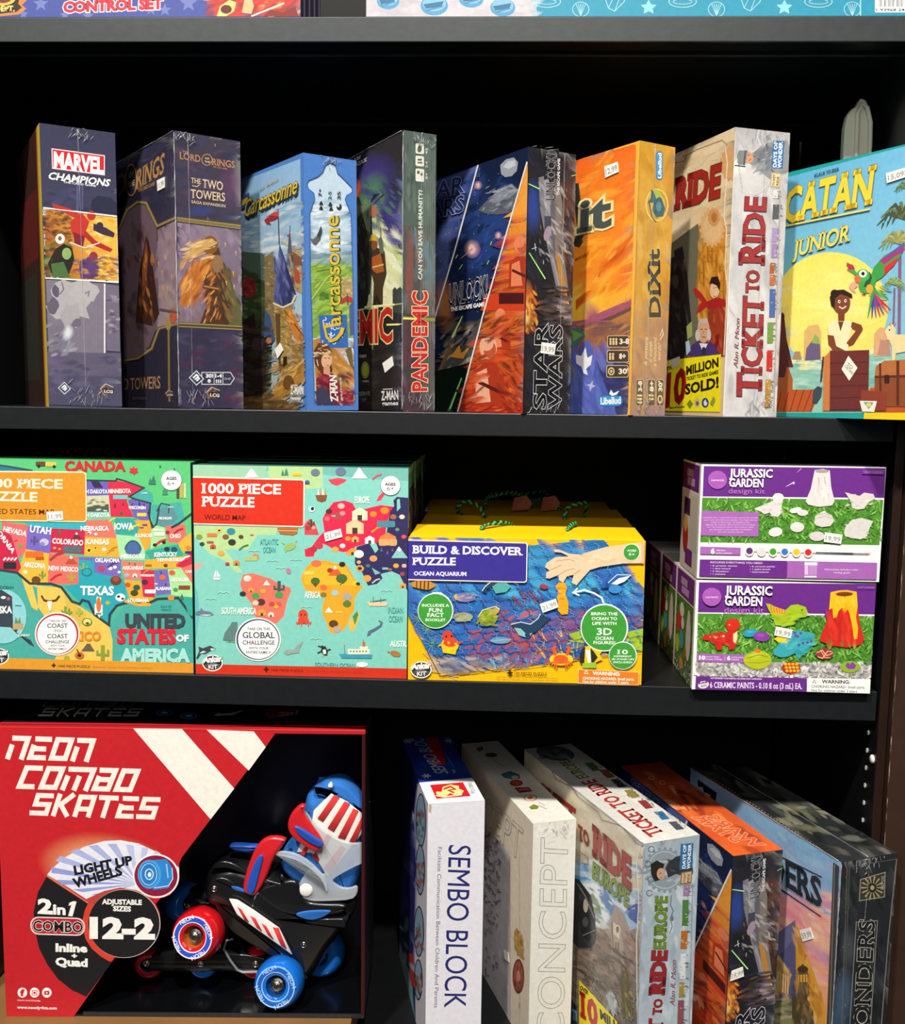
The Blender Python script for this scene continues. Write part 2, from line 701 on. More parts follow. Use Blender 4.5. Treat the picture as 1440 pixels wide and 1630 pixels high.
def film_seam(root, pts, r=0.0007, patches=(), seed=1):
    """welded seam and crinkled ends of the clear wrap: raised real folds"""
    bm = bmesh.new()
    rnd = random.Random(seed)
    P = [Vector(p) for p in pts]
    ct = [c for c in root.children if c.name.startswith('carton')][0]
    bb = (max(v.co.x for v in ct.data.vertices), max(v.co.z for v in ct.data.vertices))
    for a, b in zip(P[:-1], P[1:]):
        n = 24
        add_tube(bm, [a.lerp(b, i / n) + Vector((rnd.uniform(-1, 1) * r * .5, 0, 0)) for i in range(n + 1)], [r * rnd.uniform(.2, .6) for i in range(n + 1)], 5)
    bm_obj('film_seam', bm, M_FILM, root, smooth=True)
    for (c, u, v, a, b2, cnt) in patches:
        bm = bmesh.new()
        c, u, v = Vector(c), Vector(u).normalized(), Vector(v).normalized()
        nn = u.cross(v)
        for i in range(cnt):
            x, y = rnd.gauss(0, .42) * a, rnd.gauss(0, .42) * b2
            q = c + u * x + v * y + nn * 0.0009
            ang = rnd.uniform(-.9, .9) + math.pi / 2
            L = rnd.uniform(.1, .26) * max(a, b2)
            dv = (u * math.cos(ang) + v * math.sin(ang)) * L
            K = [q - dv, q - dv * .3 + nn * .0003, q + dv * .4, q + dv]
            for kk in K:
                kk.z = min(max(kk.z, .0008), bb[1] + (.0008 if abs(nn.z) > .5 else 0))
                kk.x = min(max(kk.x, .001), bb[0] - .001)
            add_tube(bm, K, [.00008, .00026, .0002, .00006], 4)
        bm_obj('film_pucker', bm, M_FILM, root, smooth=True)
# ------------------------------------------------------------------ the bookcase
Z1, Z2, Z3 = 0.0, -0.2971, -0.7475
XL, XR, YB = -0.135, 0.9, 0.40
M_BLK = mat('black_laminate', '131416', 0.34, 0.25, 45, bump=0.08, spec=0.4)
M_BACK = mat('black_back_board', '0b0b0c', 0.6, 0.2, 20, spec=0.25)
M_EDGE = mat('black_edge_band', '17191b', 0.38, 0.3, 90, bump=0.15)
M_EDGE_TOP = mat('lit_black_edge_band', '2a3032', 0.42, 0.3, 90, bump=0.15)  # greyer band: light on the top shelf's edge put into its colour
for _m2 in (M_EDGE, M_EDGE_TOP): chipped(_m2, (90, 90, 90), .725)
M_BROWN = mat('dark_brown_wood', '35231a', 0.42, 0.35, 30, bump=0.1)
M_OAK = mat('tan_wood_deck', '7d5a34', 0.5, 0.3, 14, bump=0.15)
M_CHIP = mat('bare_chipboard', 'b9b2a4', 0.7, 0.3, 90)


def shelf_board(name, label, z0, z1, edge):
    t = empty(name, (0, 0, z0))
    tag(t, label, 'shelf')
    h = z1 - z0
    bm = bmesh.new()
    add_box(bm, XL + .001, XR - .003, 0.0022, YB - .002, 0, h)
    bm_obj('board', bm, M_BLK, t, bevel=.0006)
    bm = bmesh.new()
    add_box(bm, XL + .001, XR - .003, 0, .002, -0.0002, h + .0002)
    bm_obj('edge_band', bm, edge, t, bevel=.0008)
    return t


s_top = shelf_board('shelf_board', 'black shelf board at the top of the picture with a lit grey front edge', .3825, .4070, M_EDGE_TOP)
s_mid = shelf_board('shelf_board', 'black shelf board carrying the row of shrink-wrapped board games', -.0243, -.0002, M_EDGE)
s_low = shelf_board('shelf_board', 'black shelf board carrying the map puzzles and craft kits', -.3300, Z2 - .0002, M_EDGE)
# a lip and a rail under the top shelf
bm = bmesh.new()
add_box(bm, XL + .002, XR - .003, .031, .034, -.0042, -.0002)
bm_obj('lip', bm, M_EDGE_TOP, s_top, bevel=.0008)
bm = bmesh.new()
add_box(bm, XL + .002, XR - .003, .300, .376, -.006, -.0002)
bm_obj('rail', bm, M_EDGE, s_top, bevel=.001)
bm = bmesh.new(); add_box(bm, XL - .02, XR + .02, YB, YB + .012, -.95, .95)
tag(bm_obj('wall_back', bm, M_BACK), kind='structure')
bm = bmesh.new(); add_box(bm, XL - .02, XL, 0, YB - .0005, -.95, .95)
tag(bm_obj('wall_left', bm, M_BLK, bevel=.0008), kind='structure')
bm = bmesh.new(); add_box(bm, XR, XR + .0095, .0008, YB - .0005, -.95, .95)
tag(bm_obj('wall_right', bm, M_BLK, bevel=.0008), kind='structure')
M_DKBROWN = mat('worn_brown_edge', '24130d', 0.4, 0.3, 40)
bm = bmesh.new(); add_box(bm, XR, XR + .0095, -.0015, .0005, -.95, .95)
tag(bm_obj('trim_1', bm, M_DKBROWN, bevel=.0005), kind='structure')
bm = bmesh.new(); add_box(bm, XR + .0105, XR + .09, -.012, YB, -.95, .95)
tag(bm_obj('trim_2', bm, M_BROWN, bevel=.0012), kind='structure')
bm = bmesh.new(); add_box(bm, XR + .0098, XR + .0106, -.0124, -.0112, -.95, .95)
tag(bm_obj('trim_3', bm, chipped(mat('worn_corner', '3a261c', .5), (900, 900, 38), .56, 'b9a890')), kind='structure')
bm = bmesh.new(); add_box(bm, XL - .02, XR + .1, -.25, YB + .012, Z3 - .03, Z3 - .0055)
tag(bm_obj('floor', bm, M_BLK), kind='structure')

# pin holes drilled in the right side, with bright bushes
M_BUSH = mat('nickel_bush', 'd8d8d4', 0.3, 0.1, metal=0.0)
for k in range(7):
    z = -.352 - .0205 * k
    y = .0235 + .0022 * k
    bm = bmesh.new()
    add_lathe(bm, [(.0012, .0), (.0012, .0006), (.0027, .0006), (.0027, 0)], Matrix.Translation((XR - .0001, .026, z)) @ Matrix.Rotation(-math.pi / 2, 4, 'Y'), 14)
    o = bm_obj('shelf_pin_hole', bm, M_BUSH)
    tag(o, 'tiny bright shelf-pin bush, %s of seven on the right side panel' % ('topmost,second from the top,third from the top,middle,third from the bottom,second from the bottom,lowest'.split(',')[k]), 'pin hole', 'shelf-pin bushes')
bm = bmesh.new()
add_lathe(bm, [(0, .003), (.003, .003), (.0048, .0015), (.0048, 0)], Matrix.Translation((XR - .0001, .008, -.376)) @ Matrix.Rotation(-math.pi / 2, 4, 'Y'), 18)
tag(bm_obj('screw_cap', bm, M_BUSH, smooth=True), 'round white screw cap on the black right side beside the pin holes', 'screw cap')
# ------------------------------------------------------------------ boxes
UPPER = 'board games standing on the upper shelf'
LOWER = 'boxed games standing on the bottom deck'


def game(label, x, y, z, yaw, tilt, w, d, h, col, sides=None, cat='board game', group=None, name='board_game_box'):
    r = empty(name, (x, y, z), yaw, tilt)
    tag(r, label, cat, group)
    bpy.context.view_layer.update()
    carton(r, w, d, h, col, sides=sides)
    return r


def wrap(root, w, d, h, u=.5, seed=1, seam=True, ends=True):
    """film: welded corner lines, a seam down the spine, puckered ends"""
    t = .0006
    P = []
    pa = []
    if ends:
        pa = [((u * w, -t, h - .008), (1, 0, 0), (0, 0, 1), .02, .007, 18), ((u * w, -t, .012), (1, 0, 0), (0, 0, 1), .024, .011, 24)]
    return film_seam(root, [(u * w, -t, .002), (u * w, -t, h - .001)] if seam else [(0, -t, h)], .0005, pa, seed)


def fold_edges(root, w, d, h, face='l', seed=2):
    """bright folds of film along the spine corner and the top edge of the cover"""
    bm = bmesh.new()
    rnd = random.Random(seed)
    n = 50
    add_tube(bm, [(-.0004 + rnd.uniform(-.0002, .0002), -.0004, .002 + (h - .004) * i / n) for i in range(n + 1)], [rnd.uniform(.0002, .0008) for i in range(n + 1)], 5)
    m = 26
    add_tube(bm, [(-.0004, .004 + (d - .01) * i / m, h + rnd.uniform(-.0002, .0004)) for i in range(m + 1)], [rnd.uniform(.0002, .0006) for i in range(m + 1)], 5)
    return bm_obj('film_fold', bm, M_FILM, root, smooth=True)


def zman(f, x0, y0, x1, y1, h, up=None, games=None):
    f.text('Z-MAN', x0, y0, x1, y1, h, 'e8e6e0', bold=.03, up=up)
    if games:
        f.text('games', *games, h * .45, 'e8e6e0', bold=.03, up=(up[0] * .45, up[1] * .45) if up else None)


def diamond_logo(f, cx, cy, r):
    f.poly([(cx, cy - r), (cx + r, cy + r * .12), (cx, cy + r), (cx - r, cy - r * .05)], 'e4e6ea')
    q = r * .86
    f.poly([(cx, cy - q), (cx + q, cy + q * .12), (cx, cy + q), (cx - q, cy - q * .05)], '2f4454')
    f.line([(cx - q * .5, cy), (cx, cy - q * .5), (cx + q * .35, cy - q * .2)], r * .2, 'f2f2f2')
    f.line([(cx - q * .25, cy + q * .25), (cx + q * .15, cy - q * .1), (cx + q * .5, cy + q * .15)], r * .2, 'f2f2f2')
    f.line([(cx, cy + q * .45), (cx + q * .3, cy + q * .2)], r * .2, 'f2f2f2')


def cards_logo(f, cx, cy, r):
    for k, dx in enumerate((-.55, -.3, -.05)):
        f.poly([(cx + dx * r - .4 * r, cy - .05 * r), (cx + dx * r + .35 * r, cy - .75 * r + k * .1 * r), (cx + dx * r + .8 * r, cy + .5 * r), (cx + dx * r, cy + .75 * r)], ['8a6a58', '4a3a3a', '6a5048'][k])
    f.line([(cx - .95 * r, cy - .05 * r), (cx - .2 * r, cy - .8 * r), (cx + .9 * r, cy - .35 * r)], r * .08, 'd8c8b0')
    f.poly([(cx - .5 * r, cy - .2 * r), (cx + 1.0 * r, cy - .02 * r), (cx + .9 * r, cy + .62 * r), (cx - .45 * r, cy + .5 * r)], '221c20')
    f.text('LCG', cx - .38 * r, cy + .4 * r, cx + .8 * r, cy + .5 * r, r * .42, 'e0d6c4', bold=.04)


# ---- navy box with a red title block
A = game('tall navy shrink-wrapped box with a red and white title block, leftmost on the upper shelf', -.0155, .003, 0, .556, .0027, .0778, .2, .3009, '34354f', dict(left='4a2a22', top='33334a'), group=UPPER)
f = spine(A, .0778, .3009).set(0, 150, 2.9625).fill('474560', '34354e')
f.dabs(200, 440, 555, 560, 26, ['2b2c44', '3b3c5c', '44466a'], 26, 1.6)
f.rect(360, 420, 372, 550, '50527a').rect(385, 430, 392, 545, '50527a')
f.poly('430,500 460,478 520,486 552,515 552,570 430,552', '282940')
f.poly('243,255 494,288 494,383 245,351', 'e9d9d6').poly('247,260 490,292 490,378 249,346', 'c8242c')
f.text('MARVEL', 256, 345, 486, 372, 1, 'f4f1ee', bold=.045, up=(0, -76))
f.text('CHAMPIONS', 226, 399, 512, 434, 1, 'f3f1ee', bold=.03, up=(4, -34), slant=.18, out='20202c', ow=.03)
f.text('THE CARD GAME', 298, 418, 452, 437, 1, 'd8d6d8', bold=.03, up=(0, -9))
# comic panel: plain tumbling shapes in the same inks
f.poly('203,532 551,573 559,890 213,870', 'f1ece4').poly('206,540 550,579 557,882 214,864', [rgb('b5702c'), rgb('e8b850'), rgb('e2a53c'), rgb('7a3f22')])
f.dabs(400, 580, 552, 870, 70, ['f0c868', 'e6b04a', 'f5d888', 'c98a34'], 15, 1.5)
f.dabs(208, 545, 330, 700, 60, ['8a4a24', '5c2c1c', 'b06a34', '3a2018'], 15, 1.4)
f.dabs(210, 700, 330, 862, 60, ['2b2a26', '3e5a34', '6a8a4a', '241c22', '50703c'], 15, 1.3)
f.poly('330,600 385,560 420,600 400,660 360,690 335,650', 'b8332c').poly('245,515 330,540 400,580 390,600 320,566 250,530', 'b8332c')
f.poly('400,640 450,690 530,730 520,744 440,712 395,668', 'a82a28').ell(430, 572, 20, 22, 'b5302a')
f.poly('345,650 400,670 390,720 350,700', '7a2230').line('330,700 400,725 470,700', 5, 'e8e0d8')
f.poly('440,610 500,630 540,655 535,675 480,660 440,640', '3a2a40').ell(470, 620, 16, 17, '35283c')
f.ell(283, 682, 22, 24, 'ece6de').ell(282, 680, 9, 11, '8a5a48')
f.poly('260,730 300,705 340,725 350,780 320,860 250,862 225,800', '28221f').ell(314, 752, 22, 28, '86a860').poly('240,800 300,790 330,865 250,862', '4a6a3c')
f.poly('370,790 430,760 470,800 460,870 380,868', '5a3a6c').ell(440, 765, 20, 22, '8a3048').dabs(350, 770, 550, 880, 50, ['6a4a7a', '8a3a4a', 'c08a4a', '3a2a48', '4a5a3a'], 12, 1.5)
f.dabs(460, 760, 556, 870, 26, ['e6b04a', '9a4a2c', 'f0c870'], 10, 1.6)
# grey torn panel
f.poly('216,874 490,892 496,1232 230,1226', '77707f').poly('498,896 560,903 566,1214 502,1210', '6c6478')
f.blob(330, 980, 100, 95, 'a8a4a8', 17, .28).blob(400, 930, 60, 50, 'aca8aa', 13, .3).blob(330, 1050, 50, 60, '9f9ba0', 13, .3)
f.blob(262, 930, 18, 30, '5a5464').blob(250, 1000, 26, 40, '605a6a').blob(360, 1080, 24, 22, '686272')
f.line('290,885 300,920 280,945', 4, '4a4454').line('400,940 420,930 415,955', 5, '6a6474')
f.dabs(500, 950, 560, 1120, 26, ['8a8292', '544c60', 'a098a4', '4a4256'], 13, 1.3)
f.rect(489, 893, 497, 1230, 'd6d0d2')
f.poly('222,1215 570,1222 572,1330 228,1330', '5c566c')
f.dabs(225, 1090, 350, 1240, 30, ['8a8698', '6a6478', 'a09cac', '54506a'], 18, 1.5, -40)
f.glow(320, 1125, 26, 44, 'dfe6ea', '7c7888', 20)
f.poly('224,1330 572,1330 578,1472 228,1464', '4a4860').dabs(228, 1240, 572, 1400, 44, ['565270', '46445c', '625c78', '403e56'], 26, 1.7)
f.line('204,536 550,577', 4, 'f2eee6').line('214,867 558,888', 5, 'f2eee6')
diamond_logo(f, 303, 1386, 30)
cards_logo(f, 503, 1393, 34)
f.done('spine_artwork', M_WRAP)
f = cover(A, .2, .3009).set(0, 150, 2.9625).fill('3c2a26', '4a2c24')
f.frac(0, .55, .8, .8, '6e2a26').frac(0, .1, .7, .5, '3a3a30')
f.frac(.86, 0, 1, 1, 'c8702c').frac(.9, 0, 1, 1, 'f0c83c').frac(.97, 0, 1, 1, 'f8e070')
f.done('cover_artwork', M_WRAP)
wrap(A, .0778, .2, .3009, .5, 11)

# ---- dark fantasy box
B = game('dark purple-brown shrink-wrapped box with gold serif title and a cloaked figure in orange', .1299, .0023, 0, .668, .0031, .0747, .25, .2933, '2e2b38', dict(left='2a2632', top='2c2a34'), group=UPPER)
f = cover(B, .25, .2933).set(0, 150, 2.9625).fill('2a2634', '35324a')
f.dabs(560, 200, 820, 560, 60, ['3a3850', '2c2a3c', '443f58', '322e40'], 30, 1.5, -30)
f.poly('480,760 560,600 620,525 690,512 742,640 836,592 846,1085 742,1105 690,1220 480,1330', '6a5560')
f.poly('742,640 836,592 842,900 750,1000', '8c7886').poly('750,900 842,880 846,1080 742,1100', '9a8484')
f.dabs(740, 640, 840, 1080, 50, ['94808c', '7a6674', 'a08c90', '86727e'], 20, 1.5, 80)
f.dabs(480, 600, 690, 1200, 70, ['4a3434', '5c4444', '3a2828', '6a4e4a'], 26, 1.5, 80)
f.poly('690,668 704,700 720,800 752,1035 722,1092 640,1075 655,860', '3a211b').poly('690,690 700,760 690,900 668,1000 672,820', '7a4426')
f.dabs(655, 760, 735, 1060, 40, ['9a5a2a', '5a2f1e', '2c1814', 'b87434'], 12, 2.6, 82, 12)
for x, y in ((765, 830), (780, 760), (790, 905), (768, 905), (748, 790), (810, 850)): f.line([(x, y), (x + 3, y + 26)], (5, 1), 'e8a050')
f.blob(818, 1045, 22, 32, 'b8542c').line('752,1015 840,1030', 12, '5a4a50')
f.line('560,640 600,545 650,508 690,512 742,622 838,578', 16, '57492c').line('560,640 600,545 650,508 690,512 742,622 838,578', 9, '9a8350').line('742,640 742,690', 6, '57492c')
f.poly('735,1112 848,1082 850,1480 560,1478 560,1330 690,1230', '2b2837')
f.line('846,1080 750,1105 716,1200 650,1245 560,1260', 15, '57492c').line('846,1080 750,1105 716,1200 650,1245 560,1260', 8, '957f4c')
f.line('796,1070 800,1450', 14, '4d4128').line('796,1070 800,1450', 7, '8a7446').ell(795, 1085, 14, 28, '9a8350')
def ring_title(f, O, rx, ry, L1, L2, of, the, ink, w):
    f.text('LORD', *L1, 1, ink, bold=.02, up=L1u, serif=True)
    f.text('RINGS', *L2, 1, ink, bold=.02, up=L2u, serif=True)
    f.line([(O[0] + rx * math.cos(k * .2618), O[1] + ry * math.sin(k * .2618)) for k in range(24)], w, ink, True)
    f.text('OF', *of, 1, 'd0b890', bold=.03, up=(0, -ry * .34), serif=True)
    f.text('THE', *the, 1, 'd0b890', bold=.03, up=(0, -ry * .34), serif=True)
L1u, L2u = (6, -100), (6, -96)
ring_title(f, (620, 405), 26, 74, (430, 540, 592, 465), (646, 448, 772, 372), (609, 396, 632, 384), (604, 442, 636, 428), 'b8894e', 6)
f.text('THE CARD GAME', 651, 464, 730, 430, 1, 'a8804e', bold=.03, up=(2, -18))
f.text('THE TWO TOWERS', 470, 1400, 757, 1386, 1, 'a87f58', bold=.01, up=(0, -52), serif=True)
f.rect(620, 1420, 700, 1445, '241f2a').text('EXPANSION', 626, 1440, 694, 1440, 14, '5a5058')
cards_logo(f, 800, 1412, 20)
sticker(f, '743,407 779,390 780,440 746,458', '11,99')
f.done('cover_artwork', M_WRAP)
f = spine(B, .0747, .2933).set(0, 150, 2.9625).fill('36334a', '3f3a48')
f.dabs(830, 180, 1130, 590, 60, ['443c50', '363242', '52405c', '2e3250', '3c3a58'], 34, 1.6)
f.glow(1090, 420, 60, 130, '5c3a5a', '40394a').glow(950, 550, 80, 30, '34407a', '3a3648')
L1u, L2u = (0, -34), (0, -34)
ring_title(f, (975, 309), 24, 26, (848, 304, 944, 321), (1000, 334, 1106, 348), (966, 306, 986, 309), (964, 321, 990, 325), 'b07c52', 4)
f.text('THE', 860, 275, 890, 279, 1, 'b07c52', bold=.02, up=(0, -10)).text('THE CARD GAME', 1003, 345, 1070, 356, 1, 'b07c52', bold=.02, up=(0, -7))
f.text('THE', 901, 418, 946, 424, 1, 'd6bd96', bold=.01, up=(0, -26), serif=True).text('TWO', 955, 440, 1050, 453, 1, 'd6bd96', bold=.01, up=(0, -42), serif=True)
f.text('TOWERS', 899, 488, 1060, 505, 1, 'd6bd96', bold=.01, up=(0, -42), serif=True).text('SAGA EXPANSION', 902, 513, 1062, 534, 1, 'c8b08c', bold=.02, up=(0, -14), serif=True)
f.line('905,430 925,436 940,428', 4, 'c8b08c')
f.poly('835,590 1133,630 1140,1095 842,1090', [rgb('8d7a92'), rgb('75677c'), rgb('6a5c66'), rgb('7a6672')])
f.dabs(838, 620, 1136, 1080, 110, ['86748a', '78687e', '937f92', '6c5e70', '8a7880'], 26, 1.6, 70)
# a plain cloaked walker
f.poly('1000,760 1030,720 1040,770 1075,830 1130,1010 1138,1090 940,1090 970,1000 960,880', '4c3226').poly('1060,800 1140,1030 1140,1090 1080,1090', '5a5a34')
f.poly('850,960 860,860 920,790 985,750 1030,765 1000,820 960,870 940,960 880,1000 845,1000', 'b46a2c')
f.dabs(850, 770, 1010, 990, 80, ['d08a40', 'a05a24', 'e0a050', '7a4220', 'c47a34'], 13, 3.2, -58, 14)
f.ell(990, 712, 36, 44, '7c5228').poly('870,730 940,690 1000,680 1020,700 960,740 900,770 850,800 880,760', 'c49a58').dabs(860, 690, 1010, 790, 40, ['d8b474', 'b08448', 'e4c890'], 10, 3, -25, 15)
f.ell(1025, 800, 26, 42, '8a6a48').dabs(1000, 830, 1130, 1060, 50, ['6a4a2c', '8a6234', '3c281e', '6a6a3a'], 12, 3, 65, 15)
f.line('955,905 1035,920', 16, '6a3c24').line('960,905 1030,918', 6, 'b0803c').dabs(960, 960, 1040, 1075, 22, ['b87434', '7a4422', 'd89a50'], 9, 3.5, 110, 10)
for x, y in ((1065, 880), (1098, 835), (1102, 900), (1060, 700), (1110, 740)): f.line([(x, y), (x + 2, y + 24)], (6, 1), 'e0a45c')
f.line('833,588 1134,626', 26, '4c4228').line('833,582 1134,620', 5, '9c8a58').line('834,596 1134,634', 4, '9c8a58').line('833,589 1134,627', 5, '84733f')
f.poly('842,1090 1140,1100 1150,1480 848,1480', '35324a').dabs(846, 1110, 1146, 1470, 60, ['3c3850', '302d40', '46405a', '3a3058', '4c2a44'], 30, 1.6)
f.line('842,1087 1140,1102', 24, '4c4228').line('842,1080 1140,1095', 5, '9c8a58').line('842,1095 1140,1110', 4, '9c8a58')
f.line('950,1312 1085,1312 1103,1340 1085,1368 950,1368', 4, 'c6ccd0', True).line('1008,1314 1008,1366', 3, 'c6ccd0').line('1050,1314 1050,1366', 3, 'c6ccd0')
diamond_logo(f, 925, 1338, 36)
f.text('30!', 970, 1336, 1002, 1336, 18, 'dfe3e4', bold=.05).text('1-4', 1014, 1336, 1044, 1336, 18, 'dfe3e4', bold=.05).text('CO-OP', 1056, 1346, 1086, 1346, 9, 'b8bcc0')
f.ell(985, 1352, 8, 9, 'd0d4d6').rect(1016, 1346, 1022, 1362, 'd0d4d6').rect(1026, 1346, 1032, 1362, 'd0d4d6').rect(1036, 1346, 1042, 1362, 'd0d4d6')
cards_logo(f, 1003, 1410, 36)
f.done('spine_artwork', M_WRAP)
wrap(B, .0747, .25, .2933, .2, 12)
fold_edges(B, .0747, .25, .2933, seed=4)

# ---- blue castle box
Cx = game('blue-bordered castle board game box with gold lettering and a blue-roofed tower', .2699, .0005, 0, .655, .0133, .064, .192, .2702, '4070b8', dict(top='3f6cb0'), group=UPPER)
f = cover(Cx, .192, .2702).set(370, 180, 3.134).fill('4a7cc0')
f.poly('20,350 338,228 352,1465 40,1470', [rgb('7fa6cc'), rgb('8db6d8'), rgb('b8c4c0'), rgb('5a6a54')])
f.dabs(40, 420, 350, 760, 110, ['b4c8d4', '8fb0c8', 'd0d8d8', '7a9cb8', 'c4cfd0'], 24, 1.7, -20)
f.poly('40,690 160,700 165,1000 40,1000', '4a5e52').poly('40,760 205,880 190,1470 40,1470', '33402a')
f.dabs(40, 800, 210, 1100, 90, ['3e5a2c', '28341e', '55703a', '4a4a2a', '20281a'], 20, 1.4)
f.ell(85, 870, 34, 52, '7a2626').dabs(60, 830, 115, 910, 16, ['9a3230', '541a1c', 'b04a40'], 12, 1.4)
f.poly('160,720 205,690 225,800 210,960 215,1130 165,1000', '7c6c48').dabs(160, 700, 225, 980, 40, ['92825a', '665838', 'a8946a', '54482e'], 12, 1.3)
f.poly('270,700 345,680 350,900 300,880', 'a89468').dabs(265, 640, 348, 890, 60, ['b8a070', '8c7648', 'cbb484', '705c38', '9a5a34'], 11, 1.4)
f.poly('284,600 290,600 300,700 276,700', '50566a').poly('300,690 345,720 350,760 310,760', '7c5034')
f.poly('312,760 338,800 340,850 310,850', 'a84a2c').line('288,560 288,640', 3, '4a3a34').poly('270,610 290,604 290,618', 'a83428')
f.poly('211,950 300,930 296,1300 240,1310 214,1100', '9c8148').dabs(212, 960, 300, 1300, 120, ['b4975a', '7c6434', 'c8ab6c', '5c4a28', 'a08448'], 11, 1.3)
f.poly('215,1000 240,1000 245,1310 225,1200', '5c4826').rect(255, 1215, 275, 1285, '2c2216')
f.line('235,655 232,540 229,480', 4, '3a3030').poly('230,490 205,515 175,522 160,535 172,552 196,556 185,540 212,532 232,520', 'a02c2e').poly('232,488 200,500 170,520 200,512 232,515', 'c04a44')
f.poly('237,652 262,720 296,830 320,905 300,948 255,970 205,948 214,850 228,730', '3b4278').poly('237,652 245,720 240,850 225,955 205,948 214,850 228,730', '596294').poly('262,720 296,830 320,905 300,948 280,955 280,850', '2a2e58')
f.dabs(212, 720, 310, 950, 60, ['4a5288', '333a6c', '6a74a4', '262a50'], 12, 2.4, 80, 12).line('205,948 255,970 300,948 318,908', 9, 'd8cbb0')
f.poly('262,985 300,980 355,1105 355,1165 310,1120', 'c07a30').line('262,985 355,1110', 7, '7a4a1e').dabs(270, 990, 355, 1150, 24, ['d89040', '8a5424', 'e4a858'], 10, 1.8, 55)
f.poly('300,1130 356,1165 360,1320 300,1300', '8a6c38').dabs(300, 1140, 360, 1300, 40, ['a08248', '6a5028', 'b8985c'], 11, 1.4)
f.poly('165,980 190,1010 215,1130 200,1150 160,1140', '3c5078')
f.poly('40,1050 110,1000 130,1120 190,1120 200,1160 160,1200 175,1330 200,1470 40,1470', '241b17').dabs(50, 1060, 190, 1460, 80, ['33251d', '1a1310', '43301f', '2a2a20'], 20, 1.5)
f.ell(185, 1135, 14, 16, 'a8684c').blob(130, 1150, 30, 36, '3a2a34')
f.poly('205,1380 360,1225 362,1330 215,1460', 'a97a34').line('205,1385 360,1230', 9, 'd0a050').dabs(210, 1260, 360, 1440, 60, ['bf8f44', '8a6026', 'd4a95c', '704a1e'], 13, 2, -42)
f.blob(285, 1345, 26, 34, '6a4420').poly('40,1420 200,1400 340,1470 330,1485 40,1485', '5a4424').dabs(60, 1400, 340, 1475, 40, ['6a5430', '443220', '86683a'], 14, 2, -15)
f.poly('48,420 88,395 88,460 48,480', '3a5a8c').poly('52,436 80,418 80,445 52,462', 'e0b83c')
f.text('by Klaus', 140, 385, 230, 335, 1, 'b0a050', bold=.01, up=(2, -16), slant=.3)
f.text('Carcassonne', 62, 520, 322, 400, 1, 'd8b83e', bold=.01, up=(4, -86), slant=.2, out='33341c', ow=.03, sh=(5, 8, '2c3a48'))
sticker(f, '217,1180 243,1146 259,1182 231,1225', '', ink='bbb')
zman(f, 294, 1402, 358, 1402, 40, games=(294, 1430, 344, 1430))
f.line('296,1358 330,1358', 4, 'e8e6e0')
f.done('cover_artwork', M_PRINT)
f = spine(Cx, .064, .2702).set(370, 180, 3.134).fill('4d7cc2', '4a76bc')
MEEP = '448,296 462,262 486,248 512,262 522,300 545,322 594,372 596,395 568,412 560,430 575,470 590,510 596,700 602,1000 610,1440 604,1458 420,1458 408,1440 396,1100 386,800 384,500 408,430 404,400 376,378 370,352 380,336 424,318'
f.line(MEEP, 8, '2a4a86', True)
f.poly(MEEP, 'b9cfe0')
_in = lambda x, y: y > 420 or (430 < x < 540)
f.dabs(388, 440, 590, 730, 120, ['cddbe2', 'a9c0cf', 'e2e8ea', '8fabbd', '98b4c8'], 22, 1.9, -8)
f.poly('386,700 596,690 598,770 387,760', '7c94a0').dabs(388, 690, 596, 770, 40, ['6d8a94', '8ba6ac', '5f7c88', 'a0b4b4'], 14, 2.2, 0, 6)
f.poly('387,755 598,745 604,1120 396,1120', '7fa23c').dabs(390, 750, 600, 1110, 150, ['8cb044', '6c9234', '9cbc54', '5c8430', 'aebf5c'], 18, 1.9, -25)
f.line('392,930 470,820 560,770', 7, 'a9bc6c').line('420,790 500,775', 5, '5a7c34').blob(455, 915, 24, 20, '4a7028').blob(445, 925, 15, 12, '5c8634')
f.poly('545,830 560,815 572,832 588,820 600,830 602,930 540,910', 'a08c5c').dabs(540, 820, 600, 925, 34, ['b4a070', '8a7444', 'c8b484'], 9, 1.3)
f.poly('530,940 570,910 595,920 600,945 560,940 545,955', 'a83440').line('570,900 575,960', 4, '5a3a2a')
f.poly('580,960 600,940 606,1100 584,1110', '4a5a8c').poly('400,1130 470,1120 606,1290 606,1452 420,1452', 'b07a38')
f.dabs(460, 1150, 604, 1440, 110, ['c08c48', '9a6a2c', 'd0a05c', '86581f', 'b58040'], 20, 1.8, 48)
f.poly('560,1180 590,1165 606,1290 585,1260', '6a5a34')
MP = f.pts(MEEP)
f.poly(MP[2:16] + [(604, 1500), (690, 1500), (690, 150), (486, 150)], '4b7ac0')
f.poly(MP[16:] + MP[:3] + [(486, 150), (300, 150), (300, 1500), (420, 1500)], '4b7ac0').poly('300,1457 690,1457 690,1500 300,1500', '4b7ac0')
f.line(MEEP, 4, '33558f', True)
